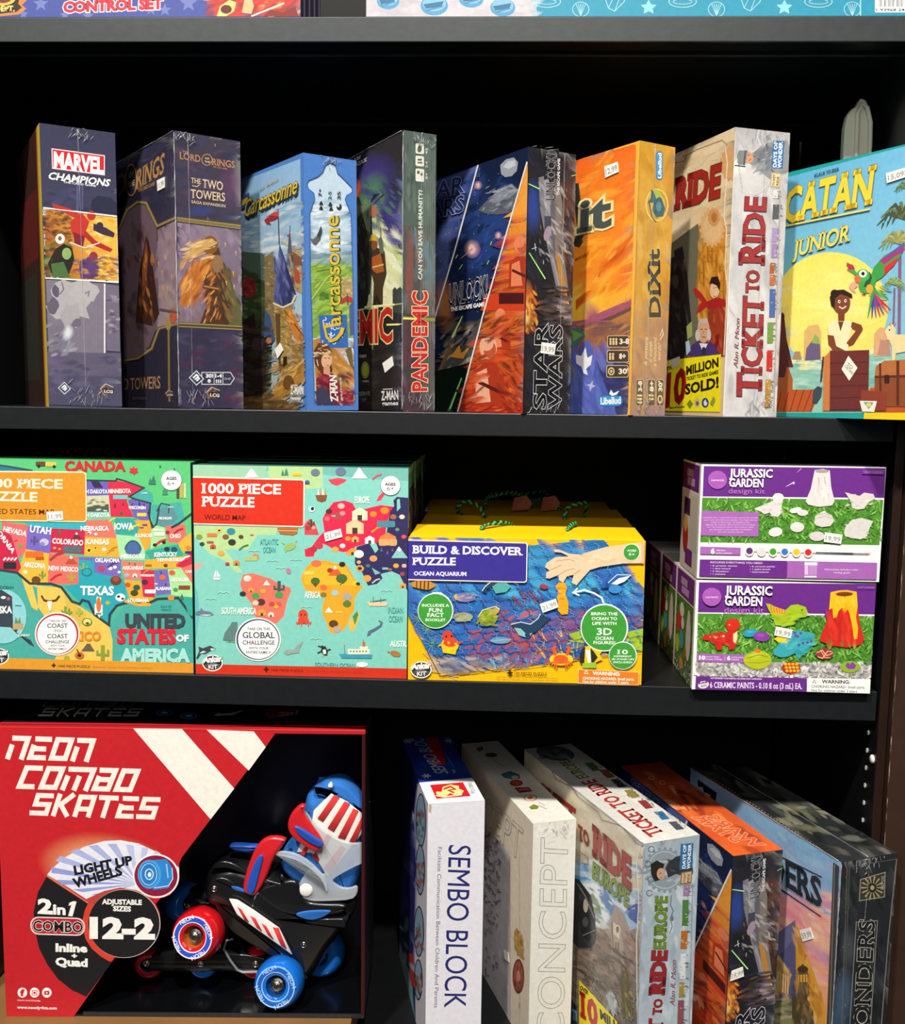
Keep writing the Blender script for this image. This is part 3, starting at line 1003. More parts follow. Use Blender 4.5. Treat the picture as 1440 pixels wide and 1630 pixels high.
# vertical title, reading upwards
f.poly('428,1010 568,1005 576,1170 440,1172', '3465ac')
for k in range(26):
    a = f.rnd.uniform(0, 6.28); x, y = f.rnd.uniform(450, 560), f.rnd.uniform(1025, 1150)
    f.line([(x + 9 * math.cos(a + t), y + 9 * math.sin(a + t)) for t in (0, .9, 1.8, 2.7)], 3.5, 'dbe6f0')
f.text('arcassonne', 543, 1055, 530, 515, 1, '2c3a24', bold=.02, up=(-76, 0), sh=None)
f.text('arcassonne', 538, 1060, 525, 512, 1, 'd4b53c', bold=.008, up=(-74, 0), slant=-.08)
f.line('455,1050 470,1120 490,1142 520,1130 545,1100 552,1070', (12, 24), '2c3a24').line('452,1048 468,1118 488,1138 516,1126 540,1098 548,1070', (10, 20), 'cfae38').line('450,1068 530,1052', 14, 'cfae38')
for x, t, y in ((438, '7+', 415), (487, '2-5', 430), (532, '35', 430)): f.text(t, x + 5, y, x + 5, y - 38, 1, '2c3a44', bold=.02, up=(-17, 0))
f.ell(530, 468, 13, 15, '27323a').ell(526, 462, 6, 8, 'c8d6dc')
for x, y in ((440, 450), (440, 474), (486, 455), (490, 478)): f.ell(x, y - 5, 5, 5, '27323a').poly([(x - 11, y + 8), (x - 6, y - 4), (x + 6, y - 4), (x + 11, y + 8)], '27323a')
f.poly('385,628 410,622 425,605 440,560 446,590 436,630 415,655 400,650', '5c6066').poly('388,622 420,612 400,630', 'b0b4b6').poly('418,612 440,562 444,600 430,628', '3c4046')
# portrait of a lady with a flower wreath
f.poly('415,1330 440,1285 500,1300 540,1370 600,1400 604,1455 420,1455', '78202e').dabs(420, 1300, 600, 1450, 50, ['8c2a3a', '5c1824', 'a03c48', '3a2a44'], 16, 1.6, 35)
f.poly('410,1390 445,1360 500,1420 505,1455 420,1455', '3c3a52')
f.poly('402,1190 425,1148 465,1148 492,1185 488,1230 496,1290 470,1300 430,1285 408,1250', '5c3420').ell(468, 1232, 27, 42, 'd8a684', 8).poly('452,1262 482,1268 486,1310 452,1300', 'c8947a')
f.dabs(404, 1155, 492, 1215, 34, ['e4d0a4', 'c8905c', 'b8c07c', 'f0e6d0', '7a4a2c'], 8, 1.2).line('456,1222 466,1220', 3, '3a2a20').line('474,1222 484,1224', 3, '3a2a20').line('468,1258 480,1259', 4, 'a04a44')
f.line('418,1230 425,1262', 4, 'e0d0b0').dabs(540, 1380, 604, 1440, 18, ['a83848', 'c05060', '7c2432'], 9, 1.3)
f.text('Z-MAN', 524, 1438, 516, 1310, 1, 'e6e2da', bold=.03, up=(-36, 0)).line('484,1345 487,1425', 4, 'e6e2da').text('games', 546, 1436, 540, 1320, 1, 'cbb9a8', bold=.02, up=(-12, 0))
f.done('spine_artwork', M_PRINT)
film_seam(Cx, [(.03, -.0006, .262), (.03, -.0006, .2695)], .0004, [((.032, -.0006, .265), (1, 0, 0), (0, 0, 1), .012, .006, 22)], 5)

# ---- dark outbreak box
D = game('dark box with red yellow-edged lettering, glowing green sky and figure in hard hat', .374, -.0003, 0, .531, .0049, .0389, .22, .2937, '2e2b2b', dict(top='3a4440'), group=UPPER)
f = cover(D, .22, .2937).set(370, 180, 3.134).fill('262323', '343032')
f.glow(700, 330, 120, 160, '4c3f96', '322d3a', 30).glow(790, 560, 90, 190, '4a3f8c', '38344a', 0).glow(690, 420, 90, 150, '5f9a56', '3f4a70', 20)
f.poly('600,470 690,440 730,500 790,640 850,740 852,990 600,1000', 'dcdf9c')
f.glow(690, 470, 60, 120, '86b85c', '55708a', 25)
for p, c in (('640,600 680,500 715,520 760,620 850,730 850,800 760,700', 'c8d88a'), ('690,560 730,545 800,700 850,790 850,900', 'eff0c8'), ('620,700 700,620 800,760 850,900 850,990 620,990', 'e8e6b4')): f.poly(p, c)
f.dabs(640, 560, 850, 980, 120, ['eeeac0', 'dfe0a4', 'f4f2d4', 'd0d690', 'e4dca8'], 24, 1.6, 40)
f.dabs(640, 330, 850, 640, 60, ['4a4290', '5a50a0', '40587c', '4e7a5c', '3a3570'], 22, 1.8, 50)
f.poly('800,880 812,868 820,880 838,866 850,880 852,1010 800,1010', '3c4038')
f.poly('600,560 700,420 692,440 705,700 688,900 600,980', '465044')
f.poly('690,450 705,405 735,400', '2a302a').line('700,460 755,405', 4, '2c3028').ell(704, 490, 18, 30, 'c0735c')
f.poly('600,330 640,440 668,560 684,700 678,930 660,1010 600,1010', '2b2820').poly('640,470 690,430 688,600 668,580', '6f8468').ell(622, 372, 18, 48, 'b04a2e').poly('600,310 625,320 640,370 630,330', '3a201a').dabs(610, 480, 680, 900, 40, ['3a342a', '201d18', '4c463a'], 16, 2.6, 85, 8)
f.poly('690,700 720,670 760,690 770,800 752,870 750,985 700,985 706,850 692,780', '4a3a28').poly('696,720 740,700 758,790 720,800 696,780', 'b8602c').line('700,770 755,755', 8, 'd8c060')
f.ell(706, 655, 19, 27, '8a5638').poly('682,640 694,606 716,606 724,640 700,636', 'dfb23a').poly('736,700 730,630 742,610 752,640 756,700', '66705a').line('742,615 741,570', 3, '2a2a26').line('700,985 720,920 748,985', 18, '2e261e')
f.line('600,985 850,950', 6, 'b9c064').poly('600,975 852,1000 852,1480 600,1480', '28231f').line('660,968 810,955', 9, 'eef0c0')
f.rect(696, 1000, 704, 1200, '6a7a3c').dabs(610, 1150, 850, 1470, 50, ['302a26', '221e1c', '3a322c'], 30, 1.6)
f.text('PANDEMIC', 386, 1160, 797, 1138, 1, 'c02a22', bold=.03, up=(-2, -146), out='eedd8a', ow=.03)
f.line('770,1056 835,1054', 9, 'f2ef6a').line('790,1055 850,1052', 4, 'f6f4b0')
f.text('S BY', 610, 243, 642, 226, 1, 'dcd6b8', bold=.03, up=(0, -16)).text('ACOCK', 614, 268, 670, 240, 1, 'dcd6b8', bold=.03, up=(0, -18), slant=.2)
f.text('ONEST', 634, 1220, 672, 1218, 14, 'c8c4b8').ell(664, 1282, 21, 43, '7f8a2c').ell(664, 1282, 14, 31, '9faa3a').text('OPEN', 650, 1343, 682, 1342, 10, 'b8b4a8').text('SERVE', 634, 1410, 688, 1408, 20, '8a867c').text('YP', 644, 1440, 670, 1439, 18, '6a665e')
sticker(f, '751,1248 799,1213 806,1260 764,1296', '', ink='aaa')
zman(f, 746, 1432, 829, 1428, 46, games=(748, 1458, 828, 1456))
f.line('752,1378 800,1376', 4, 'e8e6e0')
f.done('cover_artwork', M_WRAP)
f = spine(D, .0389, .2937).set(370, 180, 3.134).fill('4c3f44', '4e5c55')
f.poly('850,90 1016,112 1014,560 850,560', '4f5d56').dabs(850, 100, 1014, 700, 60, ['5a6860', '445049', '66746a', '3c4842'], 20, 3, 88, 6)
f.poly('870,560 900,640 900,900 862,960 862,600', '7c4c46').poly('905,560 950,640 945,760 915,700', '5c8084').poly('950,620 1000,660 1000,900 960,900', '587480').dabs(855, 600, 1010, 1000, 50, ['6a5450', '5a686a', '7a5c58', '4c5250'], 20, 2.6, 88, 8)
f.poly('850,1000 1012,1010 1010,1490 850,1490', '4b353c').dabs(852, 1040, 1010, 1480, 50, ['5a3c44', '40303a', '64505e', '3c4040'], 22, 2.4, 85, 10)
for k in range(7): f.line([(952 + 9 * k, 130 + 2 * k), (950 + 8.6 * k, 1480)], 2.2, '7c8c82')
f.line('850,1022 1014,1032', 16, '8a8a3c').line('850,1024 940,1028', 7, 'e6e87a')
for y0, y1 in ((150, 202), (212, 264), (276, 340)):
    f.rect(912, y0, 954, y1, 'd6d8cc', 7, 4)
f.blob(933, 178, 13, 16, '565c54').rect(922, 228, 944, 238, '565c54').rect(922, 244, 946, 252, '565c54').ell(926, 296, 7, 9, '565c54').ell(942, 306, 6, 8, '565c54')
for t, y in (('45', 205), ('2-4', 272), ('8+', 330)): f.text(t, 972, y, 972, y - 30, 1, 'c0c6ba', bold=.02, up=(-11, 0))
f.text('CAN YOU SAVE HUMANITY?', 945, 830, 946, 385, 1, 'd2d6cc', bold=.03, up=(-20, 0))
f.text('PANDEMIC', 968, 1384, 970, 893, 1, 'c22c28', bold=.03, up=(-76, 2), out='f0dcae', ow=.03)
f.done('spine_artwork', M_WRAP)
wrap(D, .0389, .22, .2937, .55, 15)
fold_edges(D, .0389, .22, .2937, seed=8)
# ---- space escape box
def space_cover(f):
    f.fill('151c38', '22305e')
    f.poly('-60,330 268,205 -60,1330', [rgb('2c3c80'), rgb('5a66a4'), rgb('1c2440')])
    f.dabs(-40, 480, 190, 1000, 80, ['1d2a4c', '2a3a5e', '3a4c70', '141c30', '4a5c7c'], 22, 1.8, -60)
    f.poly('268,205 524,105 522,190 160,1495 -60,1495 -60,1330', '14203e').glow(330, 560, 150, 330, '2a4688', '152142', 18).glow(240, 330, 70, 120, '2f4c90', '1a2850', 20)
    f.dabs(140, 250, 400, 900, 110, ['1c2e60', '243c78', '101830', '2e4a8c', '18244a'], 24, 1.7, -40)
    for k in range(60): f.ell(f.rnd.uniform(60, 470), f.rnd.uniform(220, 1000), 1.6, 1.6, 'c8d4ee', n=6)
    # drifting grey rocks and bright sparks
    f.poly('265,440 300,400 340,360 385,320 440,300 474,330 480,380 462,425 420,455 360,462 300,455', '5a5f6c').poly('320,395 372,330 440,304 470,340 420,380 360,400', '8c919c').poly('384,250 380,205 410,175 450,165 472,190 466,235 440,262 405,268', '989ea8').poly('395,215 420,185 455,180 460,205 425,225', 'c0c6ce')
    f.dabs(310, 320, 465, 440, 60, ['a8adb8', '6c727e', '7f8590', '40454f'], 11, 2.2, -18)
    for x, y, q in ((235, 640, 1.0), (265, 310, .5), (370, 570, .45)):
        f.glow(x, y, 46 * q, 52 * q, 'd8a8ac').blob(x, y, 17 * q, 24 * q, 'e0b8bc').line([(x - 60 * q, y + 50 * q), (x, y)], (2 * q, 9 * q), 'c08890')
    for p in ('148,690 160,670', '168,745 185,720', '330,620 336,600', '312,720 322,700', '290,440 300,425'): f.line(p, 5, '8ac860')
    f.glow(90, 930, 60, 150, 'b8702c', '3a2a22').dabs(50, 1000, 270, 1310, 90, ['3a3024', '6a4a2a', '22201e', '4a4a4c', '7a6a54'], 20, 2, -30)
    f.poly('60,1260 200,1130 260,1030 290,980 296,1110 230,1220 110,1290', '4c4a4a').dabs(80, 1020, 280, 1270, 60, ['8a8478', '5c5a58', 'b0a48c', '343232'], 13, 2.4, -38).poly('120,1200 170,1140 178,1180 220,1150 190,1210', 'e09838').poly('50,1290 120,1130 130,1160 80,1260', '7a5a38')
    f.line('45,1300 240,1215', 5, '8c887e').poly('-20,1290 230,1230 165,1495 -20,1495', '0c1a12')
    f.line('185,988 132,1098', (5, 11), 'b6f0a0').line('182,1308 112,1488', (10, 16), '2c7c3c').line('180,1310 120,1470', (4, 7), 'a8f098')
    # red side
    R = '523,190 526,600 510,1505 160,1492'
    f.poly(R, [rgb('f2a33a'), rgb('e2542a'), rgb('b8321e'), rgb('a82a1c')])
    inr = lambda x, y: x > 523 - (y - 190) * .28 + 6
    f.poly('395,480 520,455 524,330 450,440', 'f0a040').dabs(180, 460, 520, 1490, 230, ['e8572c', 'c83a20', 'f0743c', 'a02c1a', 'd84826'], 26, 2.2, -12, 14, inside=inr)
    f.poly('300,880 520,850 520,960 280,960', 'd04424')
    # plain marching figures
    for hx, hy, q, tone in ((488, 620, 1.0, 'e8845c'), (383, 985, .78, 'ee8a60'), (320, 1150, 1.35, 'f2b090')):
        f.poly([(hx - 62 * q, hy + 220 * q), (hx - 58 * q, hy + 90 * q), (hx - 20 * q, hy + 58 * q), (hx + 26 * q, hy + 60 * q), (hx + 60 * q, hy + 100 * q), (hx + 70 * q, hy + 230 * q)], 'b23a22')
        f.poly([(hx - 50 * q, hy + 215 * q), (hx - 46 * q, hy + 100 * q), (hx - 6 * q, hy + 80 * q), (hx + 10 * q, hy + 210 * q)], tone)
        f.ell(hx, hy, 34 * q, 46 * q, tone).ell(hx + 6 * q, hy + 10 * q, 24 * q, 34 * q, 'c85a38').ell(hx - 6 * q, hy - 12 * q, 26 * q, 26 * q, tone)
        f.line([(hx - 44 * q, hy + 130 * q), (hx + 40 * q, hy + 170 * q)], 14 * q, '5a2018')
    f.rect(376, 868, 505, 925, '4a1c1a').dabs(290, 1000, 520, 1120, 60, ['7a2418', 'a8341e', '54201a', 'd85a34'], 16, 2.4, -25, inside=inr)
    f.dabs(180, 1200, 300, 1490, 40, ['c8401f', 'e05a30', '8a2818'], 18, 2, -20, inside=inr).dabs(380, 1180, 510, 1490, 60, ['7a2216', 'b03a20', 'd8542c', '4c1a14'], 18, 2, 40, inside=inr)
    f.line('268,205 150,640 40,1010', 7, 'e8e8ea').line('523,188 300,960 160,1493', 7, 'f0eeea')
    f.text('STAR', -55, 402, 192, 345, 1, '2c3a7c', bold=.02, up=(4, -84), out='a8b6e4', ow=.022)
    f.text('WARS', -75, 510, 190, 446, 1, '24306a', bold=.02, up=(4, -84), out='a8b6e4', ow=.022)
    f.text('UNLOCK!', 116, 936, 314, 893, 1, '14182a', bold=.005, up=(4, -118), out='eeeef2', ow=.02)
    f.text('THE ESCAPE GAME', 126, 964, 300, 937, 1, 'f2f2f2', bold=.04, up=(1, -21))


def space_spine(f):
    f.fill('1c1c22', '23252e')
    f.dabs(500, 120, 770, 1500, 200, ['26262c', '1a1a20', '302c2c', '222838', '2c2624'], 34, 1.8, 60)
    f.glow(545, 420, 50, 160, '2c4a9c', '20263c').dabs(690, 300, 770, 900, 50, ['4a2c24', '3a2420', '5a3a30'], 24, 2, 70)
    # curved grey hull plates
    for x, q, c in ((575, 0, '75767e'), (600, 14, '8e8f96'), (628, 30, '5c5c66'), (655, 44, '77746e')):
        f.poly([(x, 270 + q), (x + 28, 262 + q), (x + 44, 400), (x + 92 - q, 640), (x + 120 - q, 860), (x + 95 - q, 850), (x + 50 - q, 650), (x + 8, 430)], c)
    f.dabs(580, 300, 740, 720, 90, ['9c9da4', '6a6a72', '4c4c54', 'b0aea8', '7c6a5c'], 12, 2.6, 66).rect(606, 470, 640, 560, '3f4250').ell(622, 560, 18, 40, '9a8a96', 15)
    f.poly('660,640 690,700 720,860 740,960 720,960 680,800', 'b07a3a').poly('690,880 720,920 748,1000 742,1040 700,990 668,940', '98868a').line('700,830 742,960', 6, 'e8a850')
    f.glow(516, 940, 44, 150, 'f0902c', '3a2420').glow(512, 980, 24, 80, 'ffd070', 'd87a2c').dabs(500, 830, 570, 1080, 40, ['e87a28', 'b04a1c', 'f6b04a', '6a2c18'], 12, 1.6, 70)
    f.dabs(590, 820, 740, 1040, 50, ['2a2a2e', '4a4248', '3c2c28', '5a4a44'], 18, 2)
    for p in ('522,302 582,330', '526,660 610,796'): f.line(p, (7, 9), '3c8c3c').line(p, (3, 5), 'c4f6a4')
    f.line('745,262 770,256', 5, '7ac860').line('540,640 565,632', 3, 'd8d8e0').line('556,612 560,650', 3, 'd8d8e0')
    f.text('UNLOCK!', 662, 386, 668, 146, 1, '24242c', bold=.005, up=(-54, 0), out='c8c8cc', ow=.02)
    f.text('THE ESCAPE GAME', 683, 362, 686, 172, 1, 'd4d4d6', bold=.04, up=(-13, 0))
    f.text('STAR', 612, 1466, 622, 1034, 1, '121216', bold=.02, up=(-68, 0), out='dcdce0', ow=.02)
    f.text('WARS', 690, 1466, 698, 1040, 1, '121216', bold=.02, up=(-68, 0), out='dcdce0', ow=.02)


E_ = game('dark blue space game box with white diagonals and red panel on the upper shelf', .5043, -.0028, 0, .582, 0, .0619, .277, .2769, '1a1d2c', dict(top='2a2a30'), group=UPPER)
f = cover(E_, .277, .2769).set(680, 200, 3.26)
space_cover(f)
f.done('cover_artwork', M_WRAP)
f = spine(E_, .0619, .2769).set(680, 200, 3.26)
space_spine(f)
sticker(f, '590,1124 664,1134 656,1190 585,1180', '19,99')
f.done('spine_artwork', M_WRAP)
wrap(E_, .0619, .277, .2769, .75, 21, ends=False)
film_seam(E_, [(.03, .0, .2772), (.03, -.0006, .2765)], .0004, [((.03, .0, .2774), (1, 0, 0), (0, 1, 0), .02, .006, 8), ((.03, -.0006, .0045), (1, 0, 0), (0, 0, 1), .03, .006, 14)], 23)

# ---- orange storybook box
F_ = game('orange and yellow board game box with cream-edged grey lettering and a white dove', .6184, -.0023, 0, .587, -.0041, .0491, .2837, .2837, 'e0a838', dict(top='d8a23c', right='b08a4a'), group=UPPER)


def dixit_icons(f, rows, ink='e8c88a', plate='4a3c34'):
    for x0, y0, x1, y1, t, k in rows:
        f.rect(x0 - 3, y0 - 3, x1 + 3, y1 + 3, ink, 9).rect(x0, y0, x1, y1, plate, 8)
        m = (y0 + y1) / 2
        for i in range(3 if k == 0 else (2 if k == 1 else 0)):
            x = x0 + 14 + i * 15
            f.ell(x, m - 12, 6, 6, ink).rect(x - 5, m - 5, x + 5, m + 18, ink)
        if k == 2: f.ell(x0 + 22, m, 17, 21, ink).ell(x0 + 22, m, 11, 14, plate).ell(x0 + 22, m, 6, 8, ink)
        f.text(t, x0 + 62, m + 13, x0 + 62 + 16 * len(t), m + 12, 1, 'f2e4c8', bold=.04, up=(0, -28))


f = cover(F_, .2837, .2837).set(680, 200, 3.26).fill('f0b440')
f.poly('560,270 1072,96 1088,110 1040,1490 1030,1502 560,1500', [rgb('e8641e'), rgb('f07024'), rgb('ee6c20'), rgb('3c3c80'), rgb('3c3c80'), rgb('5a4a90')])
f.poly('560,240 1072,98 1086,112 1068,470 900,560 560,640', [rgb('e65a18'), rgb('ee6420'), rgb('f07028'), rgb('f08a28'), rgb('f09228'), rgb('ee7c20')])
f.poly('560,560 900,545 1070,450 1058,900 800,1010 560,1040', [rgb('f09020'), rgb('f4a024'), rgb('f29a28'), rgb('f2a838'), rgb('f6bc3c'), rgb('f6b430')])
f.glow(800, 860, 130, 150, 'f8c840', 'f3a428').poly('560,520 800,470 1070,430 900,640 840,700 700,900 560,960', 'ef8a20')
f.poly('770,905 860,830 930,680 1066,560 1064,640 960,740 850,880 770,960', 'dc6a1c').poly('770,910 860,850 950,700 1066,590 1066,615 950,730 850,860 770,950', 'c8581a')
f.dabs(780, 160, 1080, 900, 90, ['f08a2a', 'e8701e', 'f6a83a', 'ee7a24'], 40, 2.2, -35)
f.poly('560,1090 820,1040 960,985 1058,940 1042,1492 1030,1502 560,1500', '6a4a44').poly('560,1150 850,1060 1056,960 1050,1200 560,1260', [rgb('c87a3c'), rgb('a86838'), rgb('b87a40'), rgb('5c4a4c'), rgb('6a4a58')])
f.dabs(800, 1030, 1050, 1200, 70, ['b8703c', '9a6044', '7a5450', 'c88a4a', '604a54'], 30, 2.2, -14)
f.poly('560,1180 1046,1200 1040,1490 1030,1502 560,1502', '37386a').dabs(860, 1190, 1040, 1490, 50, ['30345e', '3e4278', '2a2c52', '4a4a80'], 30, 1.7)
f.poly('740,1160 840,1110 900,1290 985,1502 740,1502', '5563b4').dabs(750, 1150, 960, 1490, 60, ['6270c0', '4a58a8', '707ccc'], 26, 2.2, 70)
f.poly('750,1050 790,1050 825,1090 780,1130 750,1160', '3f7a6c').poly('752,1060 810,1085 760,1120', '79a04a')
f.poly('772,1190 800,1195 822,1150 832,1205 858,1190 850,1240 825,1262 835,1295 812,1285 800,1250 775,1235', 'eceaf0').poly('848,1340 862,1320 858,1345 875,1350 855,1362 845,1380 842,1352 825,1345', 'b8bce0')
f.line('745,1230 775,1320', 7, '8a7040').line('790,1330 800,1500', 4, '4452a0')
f.line('770,300 800,560 772,610', 34, '413c30').line('770,300 800,560 772,610', 22, '2a2a26')
f.text('it', 800, 548, 946, 518, 1, '4a5450', bold=.035, up=(6, -170), out='f4dfa0', ow=.045, serif=True, sh=(7, 8, 'a84a14'))
f.line('760,615 790,622 802,600 792,585', 11, '3c3424').text('words!', 764, 704, 832, 676, 1, '6a3a1c', bold=.0, up=(2, -24), slant=.3)
f.poly('1088,60 1120,60 1060,1515 1036,1515 1042,1480 1064,800 1084,110', 'f0b440').poly('560,1500 1040,1500 1060,1520 560,1520', 'f0b440')
dixit_icons(f, [(938, 1092, 1046, 1148, '3-8', 0), (936, 1168, 1044, 1226, '8+', 1), (934, 1246, 1042, 1304, "30'", 2)])
f.rect(890, 1400, 1016, 1456, '2d7cba', 26).rect(894, 1404, 1012, 1452, '3f9ad4', 24).text('Libellud', 902, 1446, 1004, 1442, 1, 'f6f8fa', bold=.035, up=(0, -36)).poly('945,1392 955,1370 966,1388 975,1386 998,1374 985,1396 960,1402', 'f4f6f8')
sticker(f, '921,212 990,188 996,240 926,272', '12,99')
f.done('cover_artwork', M_WRAP)
f = spine(F_, .0491, .2837).set(680, 200, 3.26).fill('b08a72', 'd49c30')
f.poly('1110,80 1288,120 1264,900 1078,900', 'cf9a36').dabs(1060, 150, 1290, 1000, 70, ['d8a544', 'c48e30', 'dcae54', 'b8842e'], 40, 2, 80)
f.poly('1078,960 1262,960 1230,1512 1052,1512', [rgb('c8954a'), rgb('c08e50'), rgb('9c8088'), rgb('b08670')])
f.dabs(1065, 1000, 1250, 1490, 50, ['b8905c', 'ae8664', 'a07c6c', 'bf9868'], 34, 2, 80)
f.rect(1186, 132, 1220, 282, '2d7cba', 15).rect(1189, 136, 1217, 278, '4a9cd0', 14).text('Libellud', 1212, 272, 1214, 144, 1, 'f4f6f8', bold=.03, up=(-18, 0))
f.line([(1190 + 56 * math.cos(k * .35), 412 + 82 * math.sin(k * .35)) for k in range(18)], 8, 'e4c868', True).ell(1192, 415, 42, 62, 'd2ac4a').poly('1160,330 1180,345 1215,380 1232,430 1222,470 1185,476 1165,440 1172,400 1140,400 1160,375', '3c6270').poly('1170,330 1200,335 1220,360 1185,380', 'a8b84a').ell(1200, 420, 14, 26, '5a8a8c').line('1150,400 1165,480 1185,500', 5, '3a4a44')
f.text('DiXit', 1208, 990, 1202, 646, 1, '4a4438', bold=.035, up=(-62, 0), out='ddb858', ow=.02, serif=True)
for x, t, a, b in ((1140, 'A picture', 1250, 1100), (1164, 'is worth', 1230, 1125), (1186, 'a thousand', 1250, 1105), (1208, 'words!', 1222, 1135)): f.text(t, x, a, x + 3, b, 1, 'ead9b0', bold=.0, up=(-19, 0), slant=.3)
f.line('1205,1112 1222,1085 1218,1056 1206,1090', 5, 'ead9b0')
for x, t, k in ((1083, '3-8', 0), (1143, '8+', 1), (1188, "30'", 2)):
    f.rect(x - 2, 1316, x + 38, 1456, 'd8b880', 8).rect(x, 1319, x + 36, 1453, '6a5a48', 7).text(t, x + 29, 1378, x + 29, 1326, 1, 'f0e4cc', bold=.04, up=(-20, 0))
    for i in range(3 - k if k < 2 else 0): f.ell(x + 9, 1400 + 18 * i, 5, 6, 'e8cf98').rect(x + 14, 1395 + 18 * i, x + 30, 1406 + 18 * i, 'e8cf98')
    if k == 2: f.ell(x + 18, 1420, 13, 22, 'e8cf98').ell(x + 18, 1420, 8, 14, '6a5a48')
f.done('spine_artwork', M_WRAP)
wrap(F_, .0491, .2837, .2837, .42, 31, ends=False)
film_seam(F_, [(.02, -.0006, .28), (.02, -.0006, .2832)], .0004, [((.02, -.0006, .012), (1, 0, 0), (0, 0, 1), .02, .012, 22)], 33)

# ---- silver and parchment railway box
G = game('parchment railway game box with silver spine, red lettering and yellow corner banner', .7167, .0004, 0, .343, 0, .0663, .298, .2979, 'c9c6c2', dict(top='bdbab6', left='e0c8a0'), group=UPPER)


def banner(f, P, T, dark='c3161c', ink='20180c'):
    f.poly(P, 'f2e41c')
    for t, a, b, c, d, u, col in T: f.text(t, a, b, c, d, 1, col or ink, bold=.045, up=u)


f = cover(G, .298, .2979).set(1040, 160, 3.0175).fill('dcc096', 'e8d3ac')
f.dabs(60, 170, 400, 700, 110, ['ecd8b2', 'dcc090', 'e2caa0', 'd2b488', 'f0e0c0'], 40, 1.8, -30)
f.line('100,300 150,292 160,262 210,235 330,190 355,215', 4, 'a5875c').line('140,270 160,262 150,285', 5, '8f7048')
f.poly('220,600 330,560 350,620 352,1230 60,1245 70,720', [rgb('b08a4c'), rgb('e0a040'), rgb('e09a38'), rgb('a85a20'), rgb('6a4a28'), rgb('7a7458')])
f.poly('80,690 215,590 220,640 210,1230 60,1240', '6c6a56').poly('215,700 345,690 345,1225 215,1230', 'cf8a2c')
for k in range(7): f.line([(222 + 20 * k, 700), (222 + 18 * k, 1220)], 5, '9c6420')
for k in range(9): f.line([(215, 730 + 50 * k), (346, 715 + 50 * k)], 4, 'a86c24')
f.dabs(215, 690, 345, 1220, 70, ['e2a040', 'c07a24', 'ecb458', 'a8641c'], 20, 2, 85, 10)
_m = math
def gear(f, cx, cy, r, ry, col, teeth=18):
    P = []
    for k in range(teeth * 2):
        a = _m.pi * k / teeth
        q = 1.0 if k % 2 else .88
        P += [(cx + r * q * _m.cos(a - .04), cy + ry * q * _m.sin(a - .04)), (cx + r * q * _m.cos(a + .06), cy + ry * q * _m.sin(a + .06))]
    f.poly(P, col)
gear(f, 283, 610, 62, 98, 'deb07a')
f.ell(283, 612, 44, 70, 'e4bd8a')
gear(f, 290, 562, 30, 46, 'd09a60', 12)
f.ell(292, 562, 14, 24, 'b87838')
gear(f, 372, 300, 52, 84, 'd8a870', 16)
f.poly('52,770 130,740 160,800 175,980 185,1080 160,1245 50,1245', '232020').ell(112, 880, 50, 118, '2e2c2e').ell(108, 885, 38, 95, '1c1a1c').ell(106, 870, 15, 34, '3c3a3c').poly('100,720 140,700 150,760 104,770', '282426').line('150,980 178,1130', 8, '3e3a38').dabs(56, 780, 170, 1230, 50, ['1a181a', '38343a', '2c2826', '45403c'], 14, 2, 80)
# traveller with a red scarf
f.poly('262,1010 290,975 330,985 352,1030 350,1225 265,1225', '9c3a24').poly('300,1130 318,1120 318,1165 290,1225 262,1222', '7a1c20').ell(296, 908, 23, 42, 'e8c09a', 8).poly('270,880 280,848 310,845 322,880 318,915 306,890 285,880', '2a1a18').poly('250,968 310,945 345,958 350,990 300,1000 262,1000', 'a82326')
f.poly('255,960 232,925 205,900 190,905 205,940 235,965 218,985 205,1025 240,1005 262,985', 'b4282a').line('290,940 300,942', 4, 'a03030').line('288,900 294,900', 3, '241816').line('300,898 308,898', 3, '241816').dabs(262, 1000, 350, 1200, 30, ['b04a2c', '8a3220', 'c05c38'], 11, 2.4, 75)
# grey-haired gentleman in a purple coat
f.poly('165,1225 185,1175 225,1150 285,1165 330,1230', '4a3476').poly('222,1165 240,1215 262,1168', 'eeeae6').poly('235,1185 250,1185 255,1220 232,1220', '2c2c50').ell(242, 1108, 30, 56, 'd9a882').poly('212,1090 222,1052 258,1045 272,1090 262,1068 228,1068', 'c4bfb8').ell(214, 1128, 12, 28, 'cdc8c2').ell(268, 1125, 10, 28, 'cdc8c2').line('228,1100 238,1098', 4, '4a3a32').line('248,1098 258,1099', 4, '4a3a32').line('234,1136 252,1136', 4, '8a4a40').line('243,1105 240,1122', 4, 'b88660')
f.poly('160,1085 185,1060 188,1130 165,1150', '9aa860').poly('155,1160 172,1150 180,1200 160,1225', 'a8c4d4')
f.line('346,225 356,300 340,560 352,620 345,800 356,900 340,1225', 5, 'f2e6cc')
banner(f, '76,1247 326,1219 322,1496 58,1491', [('THE', 66, 1302, 96, 1288, (0, -22), None), ('10', 64, 1468, 150, 1442, (8, -160), '9c1a1c'), ('MILLION', 160, 1318, 312, 1278, (0, -42), None), ('TICKET TO RIDE GAMES', 160, 1346, 313, 1312, (0, -17), None), ('SOLD!', 156, 1412, 312, 1378, (0, -50), None), ('days of wonder', 78, 1480, 152, 1474, (0, -9), None)])
f.poly('160,1458 178,1436 192,1458 176,1482', '7a8a2c').ell(212, 1452, 15, 22, 'c8bc9a').ell(212, 1455, 7, 11, 'a04a34').ell(250, 1452, 17, 24, '2c4c84').blob(250, 1452, 9, 13, 'e0e4ea', 9, .4).poly('272,1455 290,1420 300,1440 285,1475', '8aa040').poly('84,1245 128,1228 132,1270 90,1290', 'd8d2c0')
